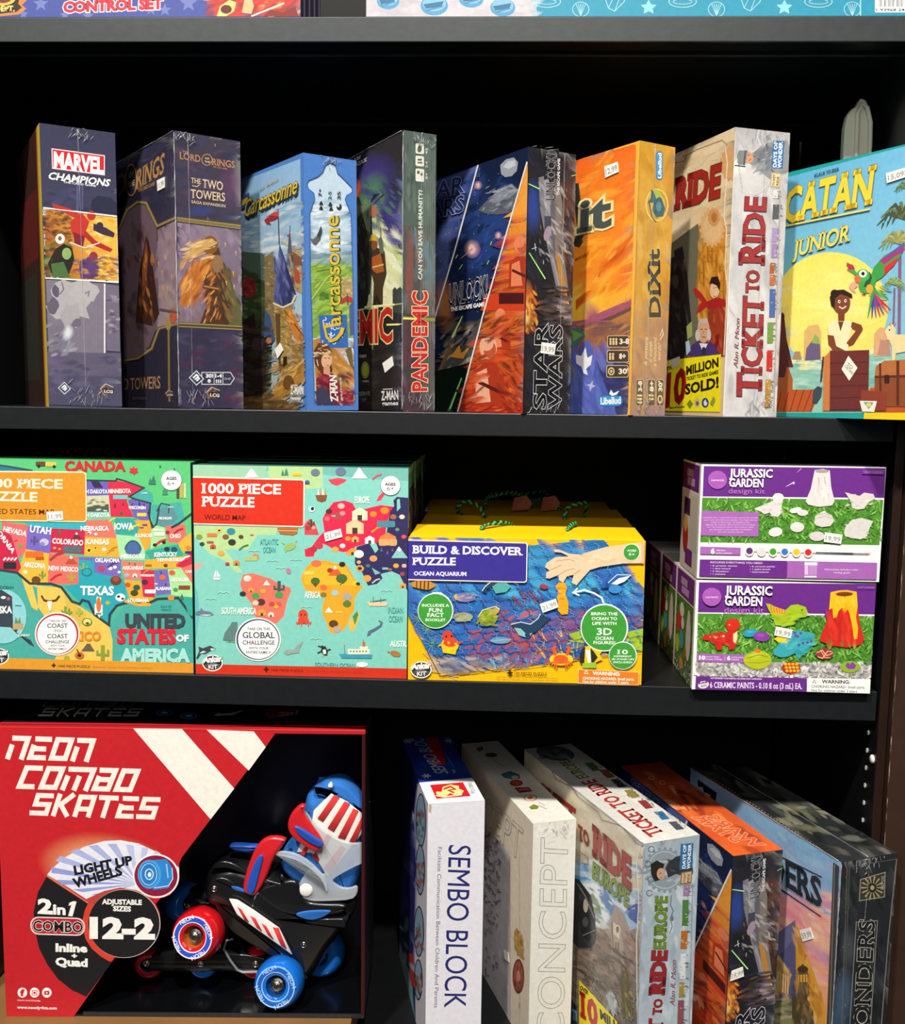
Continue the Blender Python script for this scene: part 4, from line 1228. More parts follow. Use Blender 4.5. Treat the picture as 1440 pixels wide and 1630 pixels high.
f.text('RIDE', 110, 517, 316, 456, 1, 'a42a22', bold=.045, up=(8, -145), serif=True, out='5c3a28', ow=.02)
f.done('cover_artwork', M_WRAP)
f = spine(G, .0663, .2979).set(1040, 160, 3.0175).fill('d2d0d0', 'b4b1b0')
f.dabs(340, 140, 650, 1510, 190, ['c6c4c4', 'b9b7b8', 'd8d6d6', 'aaa8aa', 'ccc8c6'], 40, 2.4, 85)
f.line('388,150 332,1510', 9, 'ece6da')
f.glow(470, 340, 90, 120, 'd2d0ce', 'b6b4b4')
for k in range(10): f.line([(400 + 3 * k, 230 + 20 * k), (395 + 3 * k, 260 + 20 * k)], 2, '8c8a8c')
# conductor in grey, lying along the spine
f.poly('470,255 540,205 640,190 650,330 560,380 520,350 455,300', '8d8f94').poly('480,250 545,215 600,240 560,300 500,300', '74767c').line('470,262 550,310 590,370', 5, '4c4e54').line('540,205 560,300', 4, '5c5e64').line('600,200 610,330', 4, '606268')
f.ell(452, 275, 26, 28, 'cf9872').poly('400,262 408,240 452,240 440,308 405,310', '7f8186').line('440,240 432,312', 6, '4a4c52').line('388,312 440,318', 6, '4c4e54').line('452,262 462,262', 3, '4a2c20').line('456,290 466,280', 3, '8a4a38').dabs(478, 215, 640, 350, 40, ['9a9ca2', '7c7e84', 'a8aab0', '66686e'], 14, 2, -40)
f.line([(470 + 95 * _m.cos(k * .2), 335 + 115 * _m.sin(k * .2)) for k in range(2, 12)], 3, 'dcdcda')
f.poly('572,192 626,196 618,328 566,325', '2f6ea4')
f.text('DAYS OF', 588, 320, 594, 198, 1, 'f2f4f6', bold=.035, up=(-17, 0)).text('WONDER', 611, 324, 618, 200, 1, 'f2f4f6', bold=.035, up=(-18, 0))
f.poly('565,345 612,350 605,420 558,415', 'c4a878').poly('570,352 606,356 600,412 564,408', 'e4d4ae').text('TICKET', 580, 408, 584, 356, 1, '5a3c28', bold=.03, up=(-11, 0)).text('RIDE', 598, 408, 602, 366, 1, '6a2820', bold=.03, up=(-12, 0))
for x0, y0, x1, y1, c in ((572, 430, 596, 470, 'd4d2d2'), (570, 500, 600, 570, '54555a'), (566, 612, 592, 680, 'a68cba'), (564, 688, 590, 756, '9c80b2'), (556, 780, 578, 830, 'a85a34'), (556, 836, 580, 888, 'b8683c'), (554, 906, 582, 1042, '4c62a0'), (544, 1066, 572, 1166, '6c9440'), (540, 1200, 568, 1300, 'c42c2c'), (534, 1340, 560, 1400, 'b88c34'), (532, 1405, 558, 1476, 'a87a2c')):
    f.poly([(x0 + 2, y0), (x1 + 2, y0), (x1 - 1, y1), (x0 - 1, y1)], c)
    f.dabs(x1 - 2, y0, x1 + 12, y1, 7, ['3a3a3e', '5a5a5e'], 6, 1.3)
    f.dabs(x0 + 2, y0 + 4, x1 - 2, y1 - 4, 5, ['e0dcd6', '3c3a3e', c], 4, 1.3)
f.line('606,440 575,1490', 5, 'a8a098')
for t, a, b, u, c in (('T', (512, 1418), (514, 1316), (-118, -4), 0), ('ICKET', (514, 1306), (524, 948), (-98, -4), 0), ('TO', (502, 922), (506, 818), (-64, -2), 0), ('R', (526, 776), (528, 688), (-122, -4), 0), ('IDE', (526, 678), (538, 470), (-104, -4), 0)):
    f.text(t, a[0], a[1], b[0], b[1], 1, 'a03434', bold=.025, up=u, serif=True, out='5a3234', ow=.018)
f.text('Alan R. Moon', 402, 1285, 412, 1050, 1, '8c5a54', bold=0, up=(-22, 0), slant=.35)
f.done('spine_artwork', M_WRAP)
wrap(G, .0663, .298, .2979, .56, 41)

# ---- island adventure box
H_ = game('turquoise-edged junior board game box with yellow lettering, a big yellow sun and a parrot', .881, -.072, 0, .557, 0, .036, .268, .268, '2a9c98', dict(top='2a908c', front='3a9ca0'), group=UPPER)
f = cover(H_, .268, .268).set(1040, 160, 3.0175).fill('1f9a96')
SKY = '560,390 1300,195 1300,1498 560,1492'
f.poly(SKY, [rgb('5fa9cf'), rgb('72b8da'), rgb('86c2d4'), rgb('86c2d4')])
f.ell(850, 1000, 275, 272, 'f6dc66', n=48).glow(850, 1000, 250, 250, 'fae684', n=40)
f.dabs(600, 820, 1060, 1220, 60, ['fae688', 'f6dc6a', 'f8e078'], 40, 2.4, -8)
f.poly('560,1240 1300,1215 1300,1500 560,1500', '8fc3b4').dabs(560, 1235, 1210, 1400, 110, ['a6d2c0', '7cb4a8', 'c4e0cc', '88bcae', '6aa8a0'], 26, 3, -2, 5).dabs(650, 1240, 830, 1290, 24, ['f0e6a0', 'e0e0b0'], 12, 4, 0, 4)
f.poly('722,1250 724,1110 745,1082 790,1075 806,1110 805,1245', 'd8b070').poly('728,1250 735,1190 765,1150 800,1165 803,1245', '6a5c80').poly('760,1165 775,1120 795,1140 800,1170', '8fae58').poly('665,1245 680,1205 705,1205 712,1245', 'a88468').poly('1058,1230 1060,1120 1090,1088 1130,1100 1140,1225', 'd8a878').poly('1075,1225 1090,1150 1130,1150 1140,1225', 'b88a78')
f.poly('560,1390 800,1388 760,1495 560,1495', 'b8562c').poly('1040,1380 1300,1360 1300,1498 1040,1498', 'b8562c')
for k in range(7): f.line([(580 + 36 * k, 1388), (560 + 32 * k, 1495)], 4, '7c3418')
f.poly('560,1280 640,1255 670,1340 668,1400 560,1400', 'a85a34').poly('605,1060 630,1050 640,1150 672,1282 640,1280 630,1330 560,1330', '5a2a2c').ell(618, 1040, 12, 22, '4a241c')
# palms
for x, y0, x1, y1, w in ((1185, 700, 1180, 1120, 15), (1158, 900, 1150, 1130, 9)): f.line([(x, y0), (x - 3, (y0 + y1) / 2), (x1, y1)], w, '8a5a7c')
def palm(f, cx, cy, r, col, dk):
    for k in range(9):
        a = 3.3 + k * .42
        tip = (cx + r * _m.cos(a), cy + r * .62 * _m.sin(a) + r * .42 * abs(_m.cos(a)))
        mid = (cx + r * .55 * _m.cos(a) * 1.0, cy + r * .5 * _m.sin(a) - r * .05)
        f.line([(cx, cy), mid, tip], (r * .2, r * .03), col if k % 2 else dk)
        for q in (.35, .55, .75):
            px, py = cx + (tip[0] - cx) * q, cy + (tip[1] - cy) * q - r * .08 * (1 - q)
            f.line([(px, py), (px - r * .08, py + r * .22)], (r * .09, r * .02), dk)
palm(f, 1200, 560, 128, '6a7a50', '46523c')
palm(f, 1215, 420, 60, '7c9a64', '5c7a50')
palm(f, 1180, 680, 100, 'b8a868', '8a9458')
palm(f, 1158, 880, 56, '9ab070', '7c985c')
# goat on a treasure chest
f.poly('1125,1130 1145,1125 1210,1125 1260,1140 1260,1230 1215,1205 1165,1215 1160,1250 1148,1250 1146,1180', 'efd29a').poly('1112,1110 1128,1085 1150,1075 1165,1100 1160,1150 1125,1150', 'f0d6a4').line('1140,1085 1136,1065', 6, 'c8946a').line('1155,1082 1165,1066', 6, 'c8946a').ell(1135, 1102, 4, 4, '4a3020')
f.poly('1064,1330 1070,1275 1110,1250 1300,1240 1300,1470 1120,1470 1064,1420', '8a4a2c').poly('1064,1330 1070,1275 1110,1250 1300,1240 1300,1322', 'b06c3c').line('1064,1328 1300,1322', 12, '5a2c1e').line('1090,1262 1092,1440', 10, '5a2c1e').line('1175,1250 1175,1465', 14, '5a2c1e').rect(1110, 1318, 1135, 1360, '3a2018', 6)
# parrot
f.poly('1040,860 1060,800 1110,745 1207,690 1207,705 1190,745 1150,800 1100,850 1060,875', '3f9a48').poly('1085,770 1207,690 1200,730 1160,750 1110,790', 'a03a78').poly('1100,760 1207,680 1207,700', '5a58b0').poly('1110,800 1180,750 1160,790 1110,840', 'd0303a')
f.poly('985,835 935,775 928,790 940,805 930,812 960,830 975,845', '4aa052').poly('928,780 960,790 970,812 940,815', 'b8324a')
f.poly('1040,880 1110,930 1132,955 1080,950 1050,960', '3f9a48').dabs(1050, 900, 1130, 955, 12, ['56b060', '2f7c3c'], 12, 2.4, 35)
for k in range(7):
    a = .75 + k * .17
    f.line([(1055, 925), (1055 + 118 * _m.cos(a), 925 + 118 * _m.sin(a))], (15, 4), ['c8343c', 'd84850', '4a4aa4', 'c03040', '4a58b0', '3a4a9c', '3f9a48'][k])
f.ell(1028, 878, 40, 50, '45a04c', 25).poly('1010,895 1040,820 1052,850 1035,900', '2a5a34').ell(1040, 905, 17, 22, 'e0a83a').ell(1008, 840, 32, 30, '4cac54').ell(1008, 832, 19, 18, 'f2f0e8').ell(1008, 832, 8, 9, '18181c').poly('965,850 985,838 998,860 990,880 972,872', 'e06a3c').poly('962,868 985,890 965,905 975,925 950,910 940,890', 'e8a890')
f.line('1010,925 1020,935 1002,932', 4, '4a3a30')
# girl leaning on a crate
f.poly('838,1075 865,1060 940,1058 962,1075 945,1130 935,1205 850,1200', 'f3e2b4').poly('888,1062 915,1062 900,1110', '6a3a2a').poly('838,1125 868,1130 880,1180 930,1205 925,1215 860,1200 842,1170', '7c4028').poly('955,1062 1000,1078 1008,1098 962,1170 942,1178 928,1165 975,1105 950,1090', '7c4028')
f.ell(905, 972, 42, 52, '7e4228', 5).poly('848,945 870,912 915,908 955,930 958,950 930,940 900,930 875,950 872,1000 855,985', '2c1c1c').ell(872, 928, 20, 20, '2a1a1a').ell(894, 966, 6, 8, 'f0e8dc').ell(924, 962, 6, 8, 'f0e8dc').ell(895, 966, 3, 4, '1c1010').ell(925, 962, 3, 4, '1c1010').line('893,990 910,1000 928,988', 5, 'f0e4da').poly('888,1015 920,1015 918,1060 890,1060', '7a3e26')
f.poly('770,1390 790,1372 812,1380 808,1420 785,1455 765,1450', '3a4a54').line('818,1230 806,1350', 8, '4a2a30')
f.poly('820,1235 850,1205 1038,1198 1032,1490 818,1490', '6a2e2c').poly('820,1235 850,1207 848,1490 815,1490', 'c87a44')
for k in range(5): f.line([(850, 1262 + 56 * k), (1036, 1256 + 56 * k)], 4, '4c1e20')
f.poly('1000,1390 1125,1400 1118,1490 995,1490', '8a3c2c')
f.poly('938,1226 982,1284 942,1346 905,1290', 'f0ead8').text('TO', 930, 1272, 955, 1292, 1, '6a5a4a', bold=.01, up=(6, -16)).text('CATAN', 918, 1278, 955, 1318, 1, '6a5a4a', bold=.01, up=(9, -12))
f.poly('1015,1498 1050,1505 1060,1535 1010,1532', 'f4d22c')
f.poly('1030,1500 1300,1498 1300,1560 1012,1535', 'f2cc24').poly('992,1442 1075,1444 1062,1496 1005,1494', 'e8e4d8').poly('1010,1448 1060,1450 1036,1484', '5aa4a8').ell(1036, 1462, 12, 10, 'e8c84a')
f.text('KLAUS TEUBER', 776, 368, 893, 336, 1, '24405a', bold=.02, up=(0, -15), serif=True)
f.text('CATAN', 628, 588, 1040, 492, 1, 'f3cf3c', bold=.03, up=(10, -168), slant=.1, serif=True, sh=(4, 6, '20465c'), out='8a7a2c', ow=.012)
f.line('600,612 1042,524', 11, '3a6a70').line('600,610 1042,522', 7, 'f4d860')
f.text('JUNIOR', 672, 752, 938, 674, 1, 'f3d65a', bold=.015, up=(5, -80), slant=.1, serif=True, sh=(3, 4, '2c5a6c'), out='6a7a4c', ow=.01)
sticker(f, '1120,350 1230,318 1236,362 1124,398', '15,095')
f.done('cover_artwork', M_PRINT)
f = spine(H_, .036, .268).set(1040, 160, 3.0175).fill('d8b43a', '3a9ca0')
f.done('spine_artwork', M_PRINT)

# cream plastic bracket standing behind the games, near the right end
t = empty('cream_bracket', (.872, .09, 0))
tag(t, 'cream rounded plastic bracket showing behind the turquoise game at the upper right', 'bracket')
M_CREAM = mat('cream_plastic', 'efe7d2', 0.4, 0.05)
bm = bmesh.new()
add_prism(bm, [(-.0125, 0), (.014, 0), (.015, .10), (.0155, .25), (.0152, .315), (.012, .338), (.006, .350), (.000, .352), (-.003, .345), (-.0045, .3425), (-.0095, .340), (-.0135, .333), (-.0155, .32), (-.0155, .25), (-.0145, .1)], -.004, .008)
bm_obj('plate', bm, M_CREAM, t, bevel=.002, seg=3)
bm = bmesh.new()
add_tube(bm, [(.0115, -.005, .26), (.0125, -.0055, .30), (.0115, -.006, .325), (.007, -.006, .341), (.001, -.006, .345), (-.003, -.0055, .335), (-.002, -.005, .30), (-.002, -.005, .26)], .0026, 8)
bm_obj('rim', bm, M_CREAM, t, smooth=True)
# ------------------------------------------------------------------ middle row: map puzzles
MAPS = 'map puzzle boxes on the lower shelf'


def anker(f, cx, cy, q):
    """small round black maker's mark with white lettering"""
    f.ell(cx, cy, 60 * q, 48 * q, 'f4f2ec', n=18).ell(cx, cy, 54 * q, 42 * q, '26282a', n=18)
    for k in range(10):
        a = .4 + k * .26
        f.line([(cx, cy - 6 * q), (cx + 50 * q * math.cos(a), cy + 38 * q * math.sin(a))], (1, 3 * q), '8a8c8c')
    f.text('Anker', cx - 52 * q, cy - 2 * q, cx + 52 * q, cy - 10 * q, 1, 'f4f2ee', bold=.05, up=(2, -36 * q), out='26282a', ow=.05)
    f.text('KIT', cx - 22 * q, cy + 34 * q, cx + 28 * q, cy + 32 * q, 1, 'e8e8e4', bold=.03, up=(0, -24 * q), out='26282a', ow=.03)


def jig(f, cx, cy, r, col):
    f.rect(cx - r * .55, cy - r * .55, cx + r * .55, cy + r * .55, col)
    for dx, dy in ((0, -.8), (.8, 0), (0, .8), (-.8, 0)): f.ell(cx + dx * r, cy + dy * r, r * .32, r * .32, col, n=8)


def icons(f, items):
    """tiny map drawings: trees, suns, houses, blobs"""
    for k, x, y, q, c in items:
        if k == 't': f.poly([(x, y - q), (x + q * .5, y + q * .4), (x - q * .5, y + q * .4)], c).poly([(x, y - q * .4), (x + q * .6, y + q), (x - q * .6, y + q)], c)
        elif k == 'o': f.ell(x, y, q, q * .8, c, n=10)
        elif k == 's': f.poly([(x + q * (1 if i % 2 else .55) * math.cos(i * .524), y + q * (1 if i % 2 else .55) * math.sin(i * .524)) for i in range(12)], c).ell(x, y, q * .4, q * .4, '3a2a1c', n=8)
        elif k == 'm': f.poly([(x - q, y + q * .6), (x - q * .1, y - q * .8), (x + q, y + q * .6)], c).poly([(x - q * .35, y - q * .35), (x - q * .1, y - q * .8), (x + q * .25, y - q * .4), (x, y - q * .2)], 'f0f0ec')
        elif k == 'h': f.rect(x - q, y - q * .4, x + q, y + q * .7, c).poly([(x - q * 1.1, y - q * .4), (x, y - q), (x + q * 1.1, y - q * .4)], c).rect(x - q * .3, y, x + q * .3, y + q * .7, '4a3a30')
        elif k == 'r': f.rect(x - q, y - q * .35, x + q, y + q * .35, c, q * .15)
        elif k == 'l': f.line([(x - q, y + q * .5), (x, y - q * .3), (x + q, y - q * .6)], q * .35, c)
        elif k == 'c': f.line([(x, y - q), (x, y + q)], q * .5, c).line([(x - q * .7, y - q * .3), (x - q * .7, y + q * .2), (x + q * .7, y + q * .3), (x + q * .7, y - q * .4)], q * .3, c)


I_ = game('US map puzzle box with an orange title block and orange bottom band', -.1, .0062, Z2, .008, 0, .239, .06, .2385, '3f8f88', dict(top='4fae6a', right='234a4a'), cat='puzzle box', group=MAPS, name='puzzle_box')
f = spine(I_, .239, .2385).set(0, 690, 3.469).fill('4aa79c', '5fc47c')
f.poly('-120,100 1062,120 1062,640 -120,640', '5cc27a')
f.poly('-120,700 100,760 300,850 420,950 600,1070 700,930 1062,900 1066,1280 -120,1250', '4aa79c')
f.poly('820,395 1000,380 1020,470 950,520 850,520', '48a8a0').poly('720,340 790,300 840,330 850,380 760,375', '48a8a0')
f.poly('-120,150 180,205 180,215 -120,215', '2f7f94').line('-120,160 60,185 180,206', 12, '3a5560')
T = 'f6f4ee'
STATES = [('475,262 640,262 640,345 478,348', '6a62b4'), ('478,345 612,340 612,470 480,475', 'c8c8a4'), ('478,435 610,430 612,470 480,476', '7cc0a8'), ('594,268 640,258 700,270 795,300 716,345 700,372 738,462 612,460', 'd4304c'), ('706,370 742,355 832,388 830,480 790,485 738,462', '6f62b0'), ('632,465 752,470 775,515 748,562 640,556', '38a09c'), ('740,480 832,480 838,570 822,630 790,660 756,575 768,520', 'e8a43c'), ('838,500 910,520 920,600 830,640', 'a8d89c'), ('868,420 950,400 985,470 920,520 880,510', '5c8f96'), ('912,512 1022,500 1028,560 985,606 930,602', 'ee6e66'), ('985,606 1062,540 1062,650 1000,660', 'f0b040'), ('430,480 612,475 645,578 470,572', 'ee7464'), ('468,570 645,578 664,684 465,676', 'eeac3c'), ('10,485 158,505 145,640 110,690 10,560', 'e66a6c'), ('120,480 480,490 470,535 285,525 158,510', '38aebc'), ('155,512 287,522 278,666 143,640', '7468bc'), ('285,524 470,532 465,668 278,656', 'c62a4a'), ('143,638 278,664 265,834 160,826 98,768', 'f0b440'), ('270,658 440,682 432,832 264,832', 'ee6e60'), ('-120,520 0,530 62,562 118,742 95,770 -120,740', 'c6284a'), ('434,682 668,688 668,795 600,788 520,768 520,706 434,702', '7468b8'), ('434,698 520,704 520,768 605,788 684,802 702,922 640,952 600,1056 520,992 440,932 352,842 432,832', '2ea2b0'), ('640,558 765,572 800,650 800,700 665,696', 'a4dca8'), ('668,702 792,710 780,806 690,806', 'f07c6c'), ('684,808 776,815 792,905 850,905 832,945 722,928', 'f0a838'), ('776,750 852,756 856,906 790,900', 'd02c4a'), ('852,756 926,750 948,884 864,894', '7468b4'), ('926,750 1000,744 1062,828 1062,905 946,892', 'a8dc98'), ('800,652 982,612 1012,662 990,694 830,694', '3aa494'), ('800,698 1040,676 1000,742 795,748', 'f0ac3c'), ('970,735 1062,640 1062,720 1010,740', 'cc2844'), ('1000,744 1062,720 1062,830', 'ee7468')]
for p, c in STATES: f.poly(p, c)
f.poly('118,790 205,838 345,852 402,930 500,992 604,1062 622,1140 620,1262 300,1255 330,1180 240,1000 210,960 205,850 180,840 210,960 205,978 175,960 140,860', 'e2c25a').poly('350,880 480,1000 420,1100 380,1010', 'd4b44c')
f.line('475,258 640,262 645,250 690,262 795,300 715,348 745,362 832,385 820,440 840,520 865,500 880,400', 9, '354044').line('865,430 890,385 935,395 930,440', 6, '354044').line('945,520 985,500 1062,440', 13, '354044').line('830,390 825,470 850,520', 7, '354044')
f.line('-120,735 95,768 165,828 282,830 340,850 398,928 440,942 455,920 490,930 522,1000 602,1058 606,1000 645,950 722,928 800,946 870,914 985,908 1020,955 1066,1020', 14, '354044')
f.line('690,925 720,932 760,945 830,945', 16, 'f0a838').poly('985,905 1020,930 1040,1000 1062,1010 1062,905', '38a494')
f.poly('500,262 545,262 570,300 520,300', '3a3050').poly('480,400 600,390 602,432 480,432', '4a5a50').dabs(482, 355, 600, 430, 16, ['e8e4d4', '3c4a44', 'c8c0a4'], 12, 1.6)
f.rect(625, 340, 705, 362, '68c4c4')
icons(f, [('t', 635, 395, 14, '8a2a30'), ('t', 670, 435, 14, '2f6a44'), ('t', 680, 388, 10, '8a2a30'), ('t', 730, 395, 12, '3a3468'), ('t', 770, 385, 12, '3a3468'), ('t', 795, 395, 12, '3a3468'), ('r', 783, 448, 26, 'f2d23c'), ('l', 742, 520, 30, 'd8cc48'), ('l', 620, 478, 18, 'd8d860'), ('r', 800, 505, 14, '5a4e7c'), ('r', 782, 520, 12, '6a5a84'), ('o', 495, 548, 11, 'f4f0ea'), ('o', 530, 555, 9, 'f4f0ea'), ('o', 490, 552, 5, '2a2a2a'), ('s', 492, 645, 22, 'f4d030'), ('s', 528, 632, 13, 'f4d030'), ('o', 575, 640, 12, 'f6f2e8'), ('l', 625, 640, 24, 'b87c24'), ('l', 612, 655, 22, 'c88a2c'), ('t', 330, 545, 14, '3a7c4c'), ('m', 425, 565, 26, '6a3a44'), ('r', 400, 640, 52, '5c6a74'), ('o', 302, 632, 9, 'f09a5c'), ('o', 330, 638, 8, 'f09a5c'), ('c', 190, 590, 24, '5a5088'), ('o', 245, 600, 26, 'c4bcd8'), ('o', 235, 610, 14, '8c84b4'), ('o', 112, 620, 14, '7aa044'), ('l', 80, 600, 20, 'c84a50'), ('r', 190, 668, 50, 'e07028'), ('r', 220, 690, 24, 'b8541c'), ('o', 200, 808, 26, '6a4a2c'), ('c', 235, 780, 22, '6a9444'), ('o', 140, 765, 14, 'e8e0b0'), ('l', 315, 680, 40, 'a84038'), ('m', 395, 700, 34, 'b8503c'), ('l', 310, 795, 32, 'c8283c'), ('c', 395, 790, 26, 'a0a84c'), ('c', 462, 740, 26, '8ab060'), ('o', 480, 765, 30, '2a7c84'), ('o', 480, 765, 22, '2ea2b0'), ('o', 560, 745, 20, 'c83c5c'), ('o', 610, 745, 13, 'ecd0c8'), ('o', 635, 738, 11, 'f0f0f4'), ('l', 625, 725, 30, '4a3c80'), ('o', 658, 765, 9, 'f0f0f4'), ('o', 640, 812, 32, '7a3c28'), ('o', 640, 804, 18, '9a5434'), ('o', 665, 905, 28, 'ececec'), ('o', 655, 900, 9, '2a2a2a'), ('o', 678, 912, 8, '2a2a2a'), ('o', 595, 935, 13, 'd0a830'), ('t', 715, 715, 10, '4a7c54'), ('t', 745, 718, 10, '4a7c54'), ('o', 700, 782, 14, 'a0b8c0'), ('h', 745, 785, 13, 'f0e8e0'), ('o', 705, 835, 16, 'd84a34'), ('o', 755, 850, 20, '3a5a3c'), ('o', 742, 880, 22, '4a4a2c'), ('l', 805, 765, 14, 'f09a3c'), ('o', 800, 820, 18, '5a2a50'), ('r', 830, 872, 30, 'd8ecec'), ('r', 862, 830, 9, 'e8e8f0'), ('o', 898, 795, 18, 'ee6a3c'), ('t', 890, 765, 9, '4a3c80'), ('t', 915, 830, 9, '4a3c80'), ('o', 950, 768, 18, 'ee5c34'), ('r', 1018, 850, 32, '8a4a34'), ('o', 970, 862, 14, '4a9a5c'), ('o', 945, 908, 18, 'f08a3c'), ('t', 1005, 900, 18, '3a7c54'), ('l', 985, 540, 26, 'b82a34'), ('o', 925, 545, 12, '8a3c38'), ('r', 880, 555, 30, 'd8e4d0'), ('l', 885, 605, 34, 'd83a3c'), ('o', 855, 615, 11, '2a2a2c'), ('o', 905, 600, 11, '2a2a2c'), ('o', 922, 638, 16, '2c3a40'), ('o', 962, 640, 18, '24546a'), ('o', 735, 635, 48, '4a6a9c'), ('r', 820, 728, 18, 'a86a28'), ('o', 915, 728, 12, '7a3c20'), ('l', 1010, 710, 34, 'e84058'), ('l', 1025, 690, 24, 'f4f0f0'), ('o', 1040, 630, 15, 'e8842c'), ('r', 1040, 655, 18, '2a4a6c')])
f.line([(735 + 40 * math.cos(a), 640 + 48 * math.sin(a)) for a in [math.pi + k * .349 for k in range(10)]], 8, '3c5a70')
for t, a, b, h in (('NORTH DAKOTA', (412, 330), (594, 331), 22), ('SOUTH DAKOTA', (412, 462), (606, 460), 22), ('MINNESOTA', (600, 330), (722, 328), 24), ('WISCONSIN', (711, 417), (804, 418), 18), ('IOWA', (634, 530), (736, 528), 36), ('ILLINOIS', (748, 572), (841, 572), 20), ('INDIANA', (850, 538), (902, 540), 14), ('MICHIGAN', (878, 474), (948, 474), 14), ('OHIO', (940, 578), (998, 576), 24), ('NEBRASKA', (448, 536), (600, 536), 26), ('KANSAS', (476, 611), (602, 612), 30), ('NEVADA', (18, 540), (144, 568), 30), ('UTAH', (166, 543), (280, 557), 38), ('COLORADO', (290, 606), (459, 618), 30), ('ARIZONA', (132, 735), (250, 745), 28), ('NEW MEXICO', (269, 754), (431, 764), 26), ('OKLAHOMA', (527, 710), (660, 712), 24), ('TEXAS', (446, 890), (627, 892), 50), ('MISSOURI', (671, 690), (798, 690), 24), ('ARKANSAS', (678, 751), (790, 751), 20), ('LOUISIANA', (708, 930), (822, 930), 20), ('MISSISSIPPI', (776, 788), (850, 790), 12), ('ALABAMA', (858, 864), (946, 864), 18), ('GEORGIA', (944, 816), (1042, 816), 20), ('KENTUCKY', (854, 680), (978, 678), 24), ('TENNESSEE', (866, 706), (1006, 704), 18), ('CAR', (1024, 768), (1060, 768), 14)):
    f.text(t, *a, *b, h, T, bold=.035)
f.text('CALIFORNIA', -90, 450, 68, 662, 26, T, bold=.035).rect(20, 710, 90, 745, '2c3034')
for k in range(4): f.line([(20 + 20 * k, 700), (34 + 20 * k, 685)], 9, T)
f.text('CANADA', 362, 206, 690, 206, 1, 'cc2e3a', bold=.05, up=(0, -56)).poly('738,178 745,192 762,190 757,204 766,212 745,222 741,232 737,222 712,212 720,204 714,190 731,192', 'd8343c')
f.rect(198, 155, 252, 180, '6a4a2c', 8).rect(252, 158, 312, 182, 'e8c050', 8).ell(215, 180, 8, 8, '2a2a2a').ell(300, 182, 8, 8, '2a2a2a')
icons(f, [('t', 848, 255, 26, '3c7c6c'), ('t', 830, 262, 18, '3c7c6c'), ('t', 912, 310, 28, '4a8c70'), ('t', 963, 195, 9, '3c6c4c'), ('t', 885, 178, 9, '3c6c4c')])
f.rect(975, 290, 990, 358, '5a4a44').rect(995, 278, 1010, 356, 'c8a84c').rect(1015, 275, 1028, 356, 'c8d0a0')
f.text('LAKE', 784, 332, 814, 332, 8, T).text('HURON', 930, 410, 958, 410, 8, T)
# Alaska inset, longhorn, shuttle, avocado, cactus, guitar
f.ell(20, 1010, 128, 150, '8cccd0', n=30).poly('-120,880 10,862 68,900 75,1080 110,1070 90,1100 170,1140 190,1175 160,1160 60,1070 -120,1060', '3a4450').text('ALASKA', -74, 992, 66, 990, 38, T, bold=.04).ell(20, 905, 14, 8, 'e4eef0').ell(48, 912, 9, 9, 'c4586c').line('85,950 120,952', 6, '3c6a84').poly('80,1060 88,1010 100,1040 112,1010 118,1060', '5c8a60').rect(72, 1048, 130, 1082, 'b8a070').text('JUNEAU', 100, 1120, 165, 1118, 12, T)
f.text('OCEAN', 0, 856, 74, 856, 16, '2a6c70', bold=.01).text('GULF OF', 888, 960, 946, 960, 12, '2a6c70', bold=.0).text('MEXICO', 892, 978, 946, 978, 12, '2a6c70', bold=.0)
f.line('230,895 245,920 275,926 310,920 330,895', 10, '5a3a24').poly('262,925 290,925 284,972 278,982 270,972', 'f0ece0')
f.poly('535,900 560,905 558,990 530,990', 'f0f0ee').ell(546, 945, 13, 42, 'e07030').rect(524, 940, 532, 1000, 'e8e8e8').rect(560, 945, 568, 1005, 'e8e8e8').poly('540,1000 560,1000 550,1020', 'f4d8b0')
icons(f, [('c', 362, 980, 26, '7a9a3c'), ('c', 382, 985, 20, '7a9a3c'), ('c', 438, 985, 22, 'a8b44c'), ('o', 482, 1040, 28, '4a7c34'), ('o', 482, 1040, 22, 'dce08c'), ('o', 484, 1048, 11, '8a4a20'), ('c', 568, 1210, 42, '8a9a3c'), ('o', 440, 1225, 26, 'c86a34'), ('o', 440, 1225, 11, '3a2418'), ('o', 370, 1238, 16, 'a8a440')])
f.poly('450,1200 478,1165 500,1165 524,1200', '6a5c4c').line('425,1190 440,1220', 6, '5a3420').rect(478, 1160, 500, 1170, '6a5c4c')
f.text('MEXICO', 330, 1143, 556, 1143, 52, 'e0862c', bold=.04)
f.text('UNITED', 697, 1068, 1019, 1070, 74, '3c464c', bold=.06).text('STATES', 652, 1156, 966, 1158, 78, 'd2263c', bold=.06).text('OF', 975, 1146, 1040, 1147, 36, 'f2f2ec', bold=.05).text('AMERICA', 672, 1256, 1042, 1258, 70, 'a6dcd2', bold=.06)
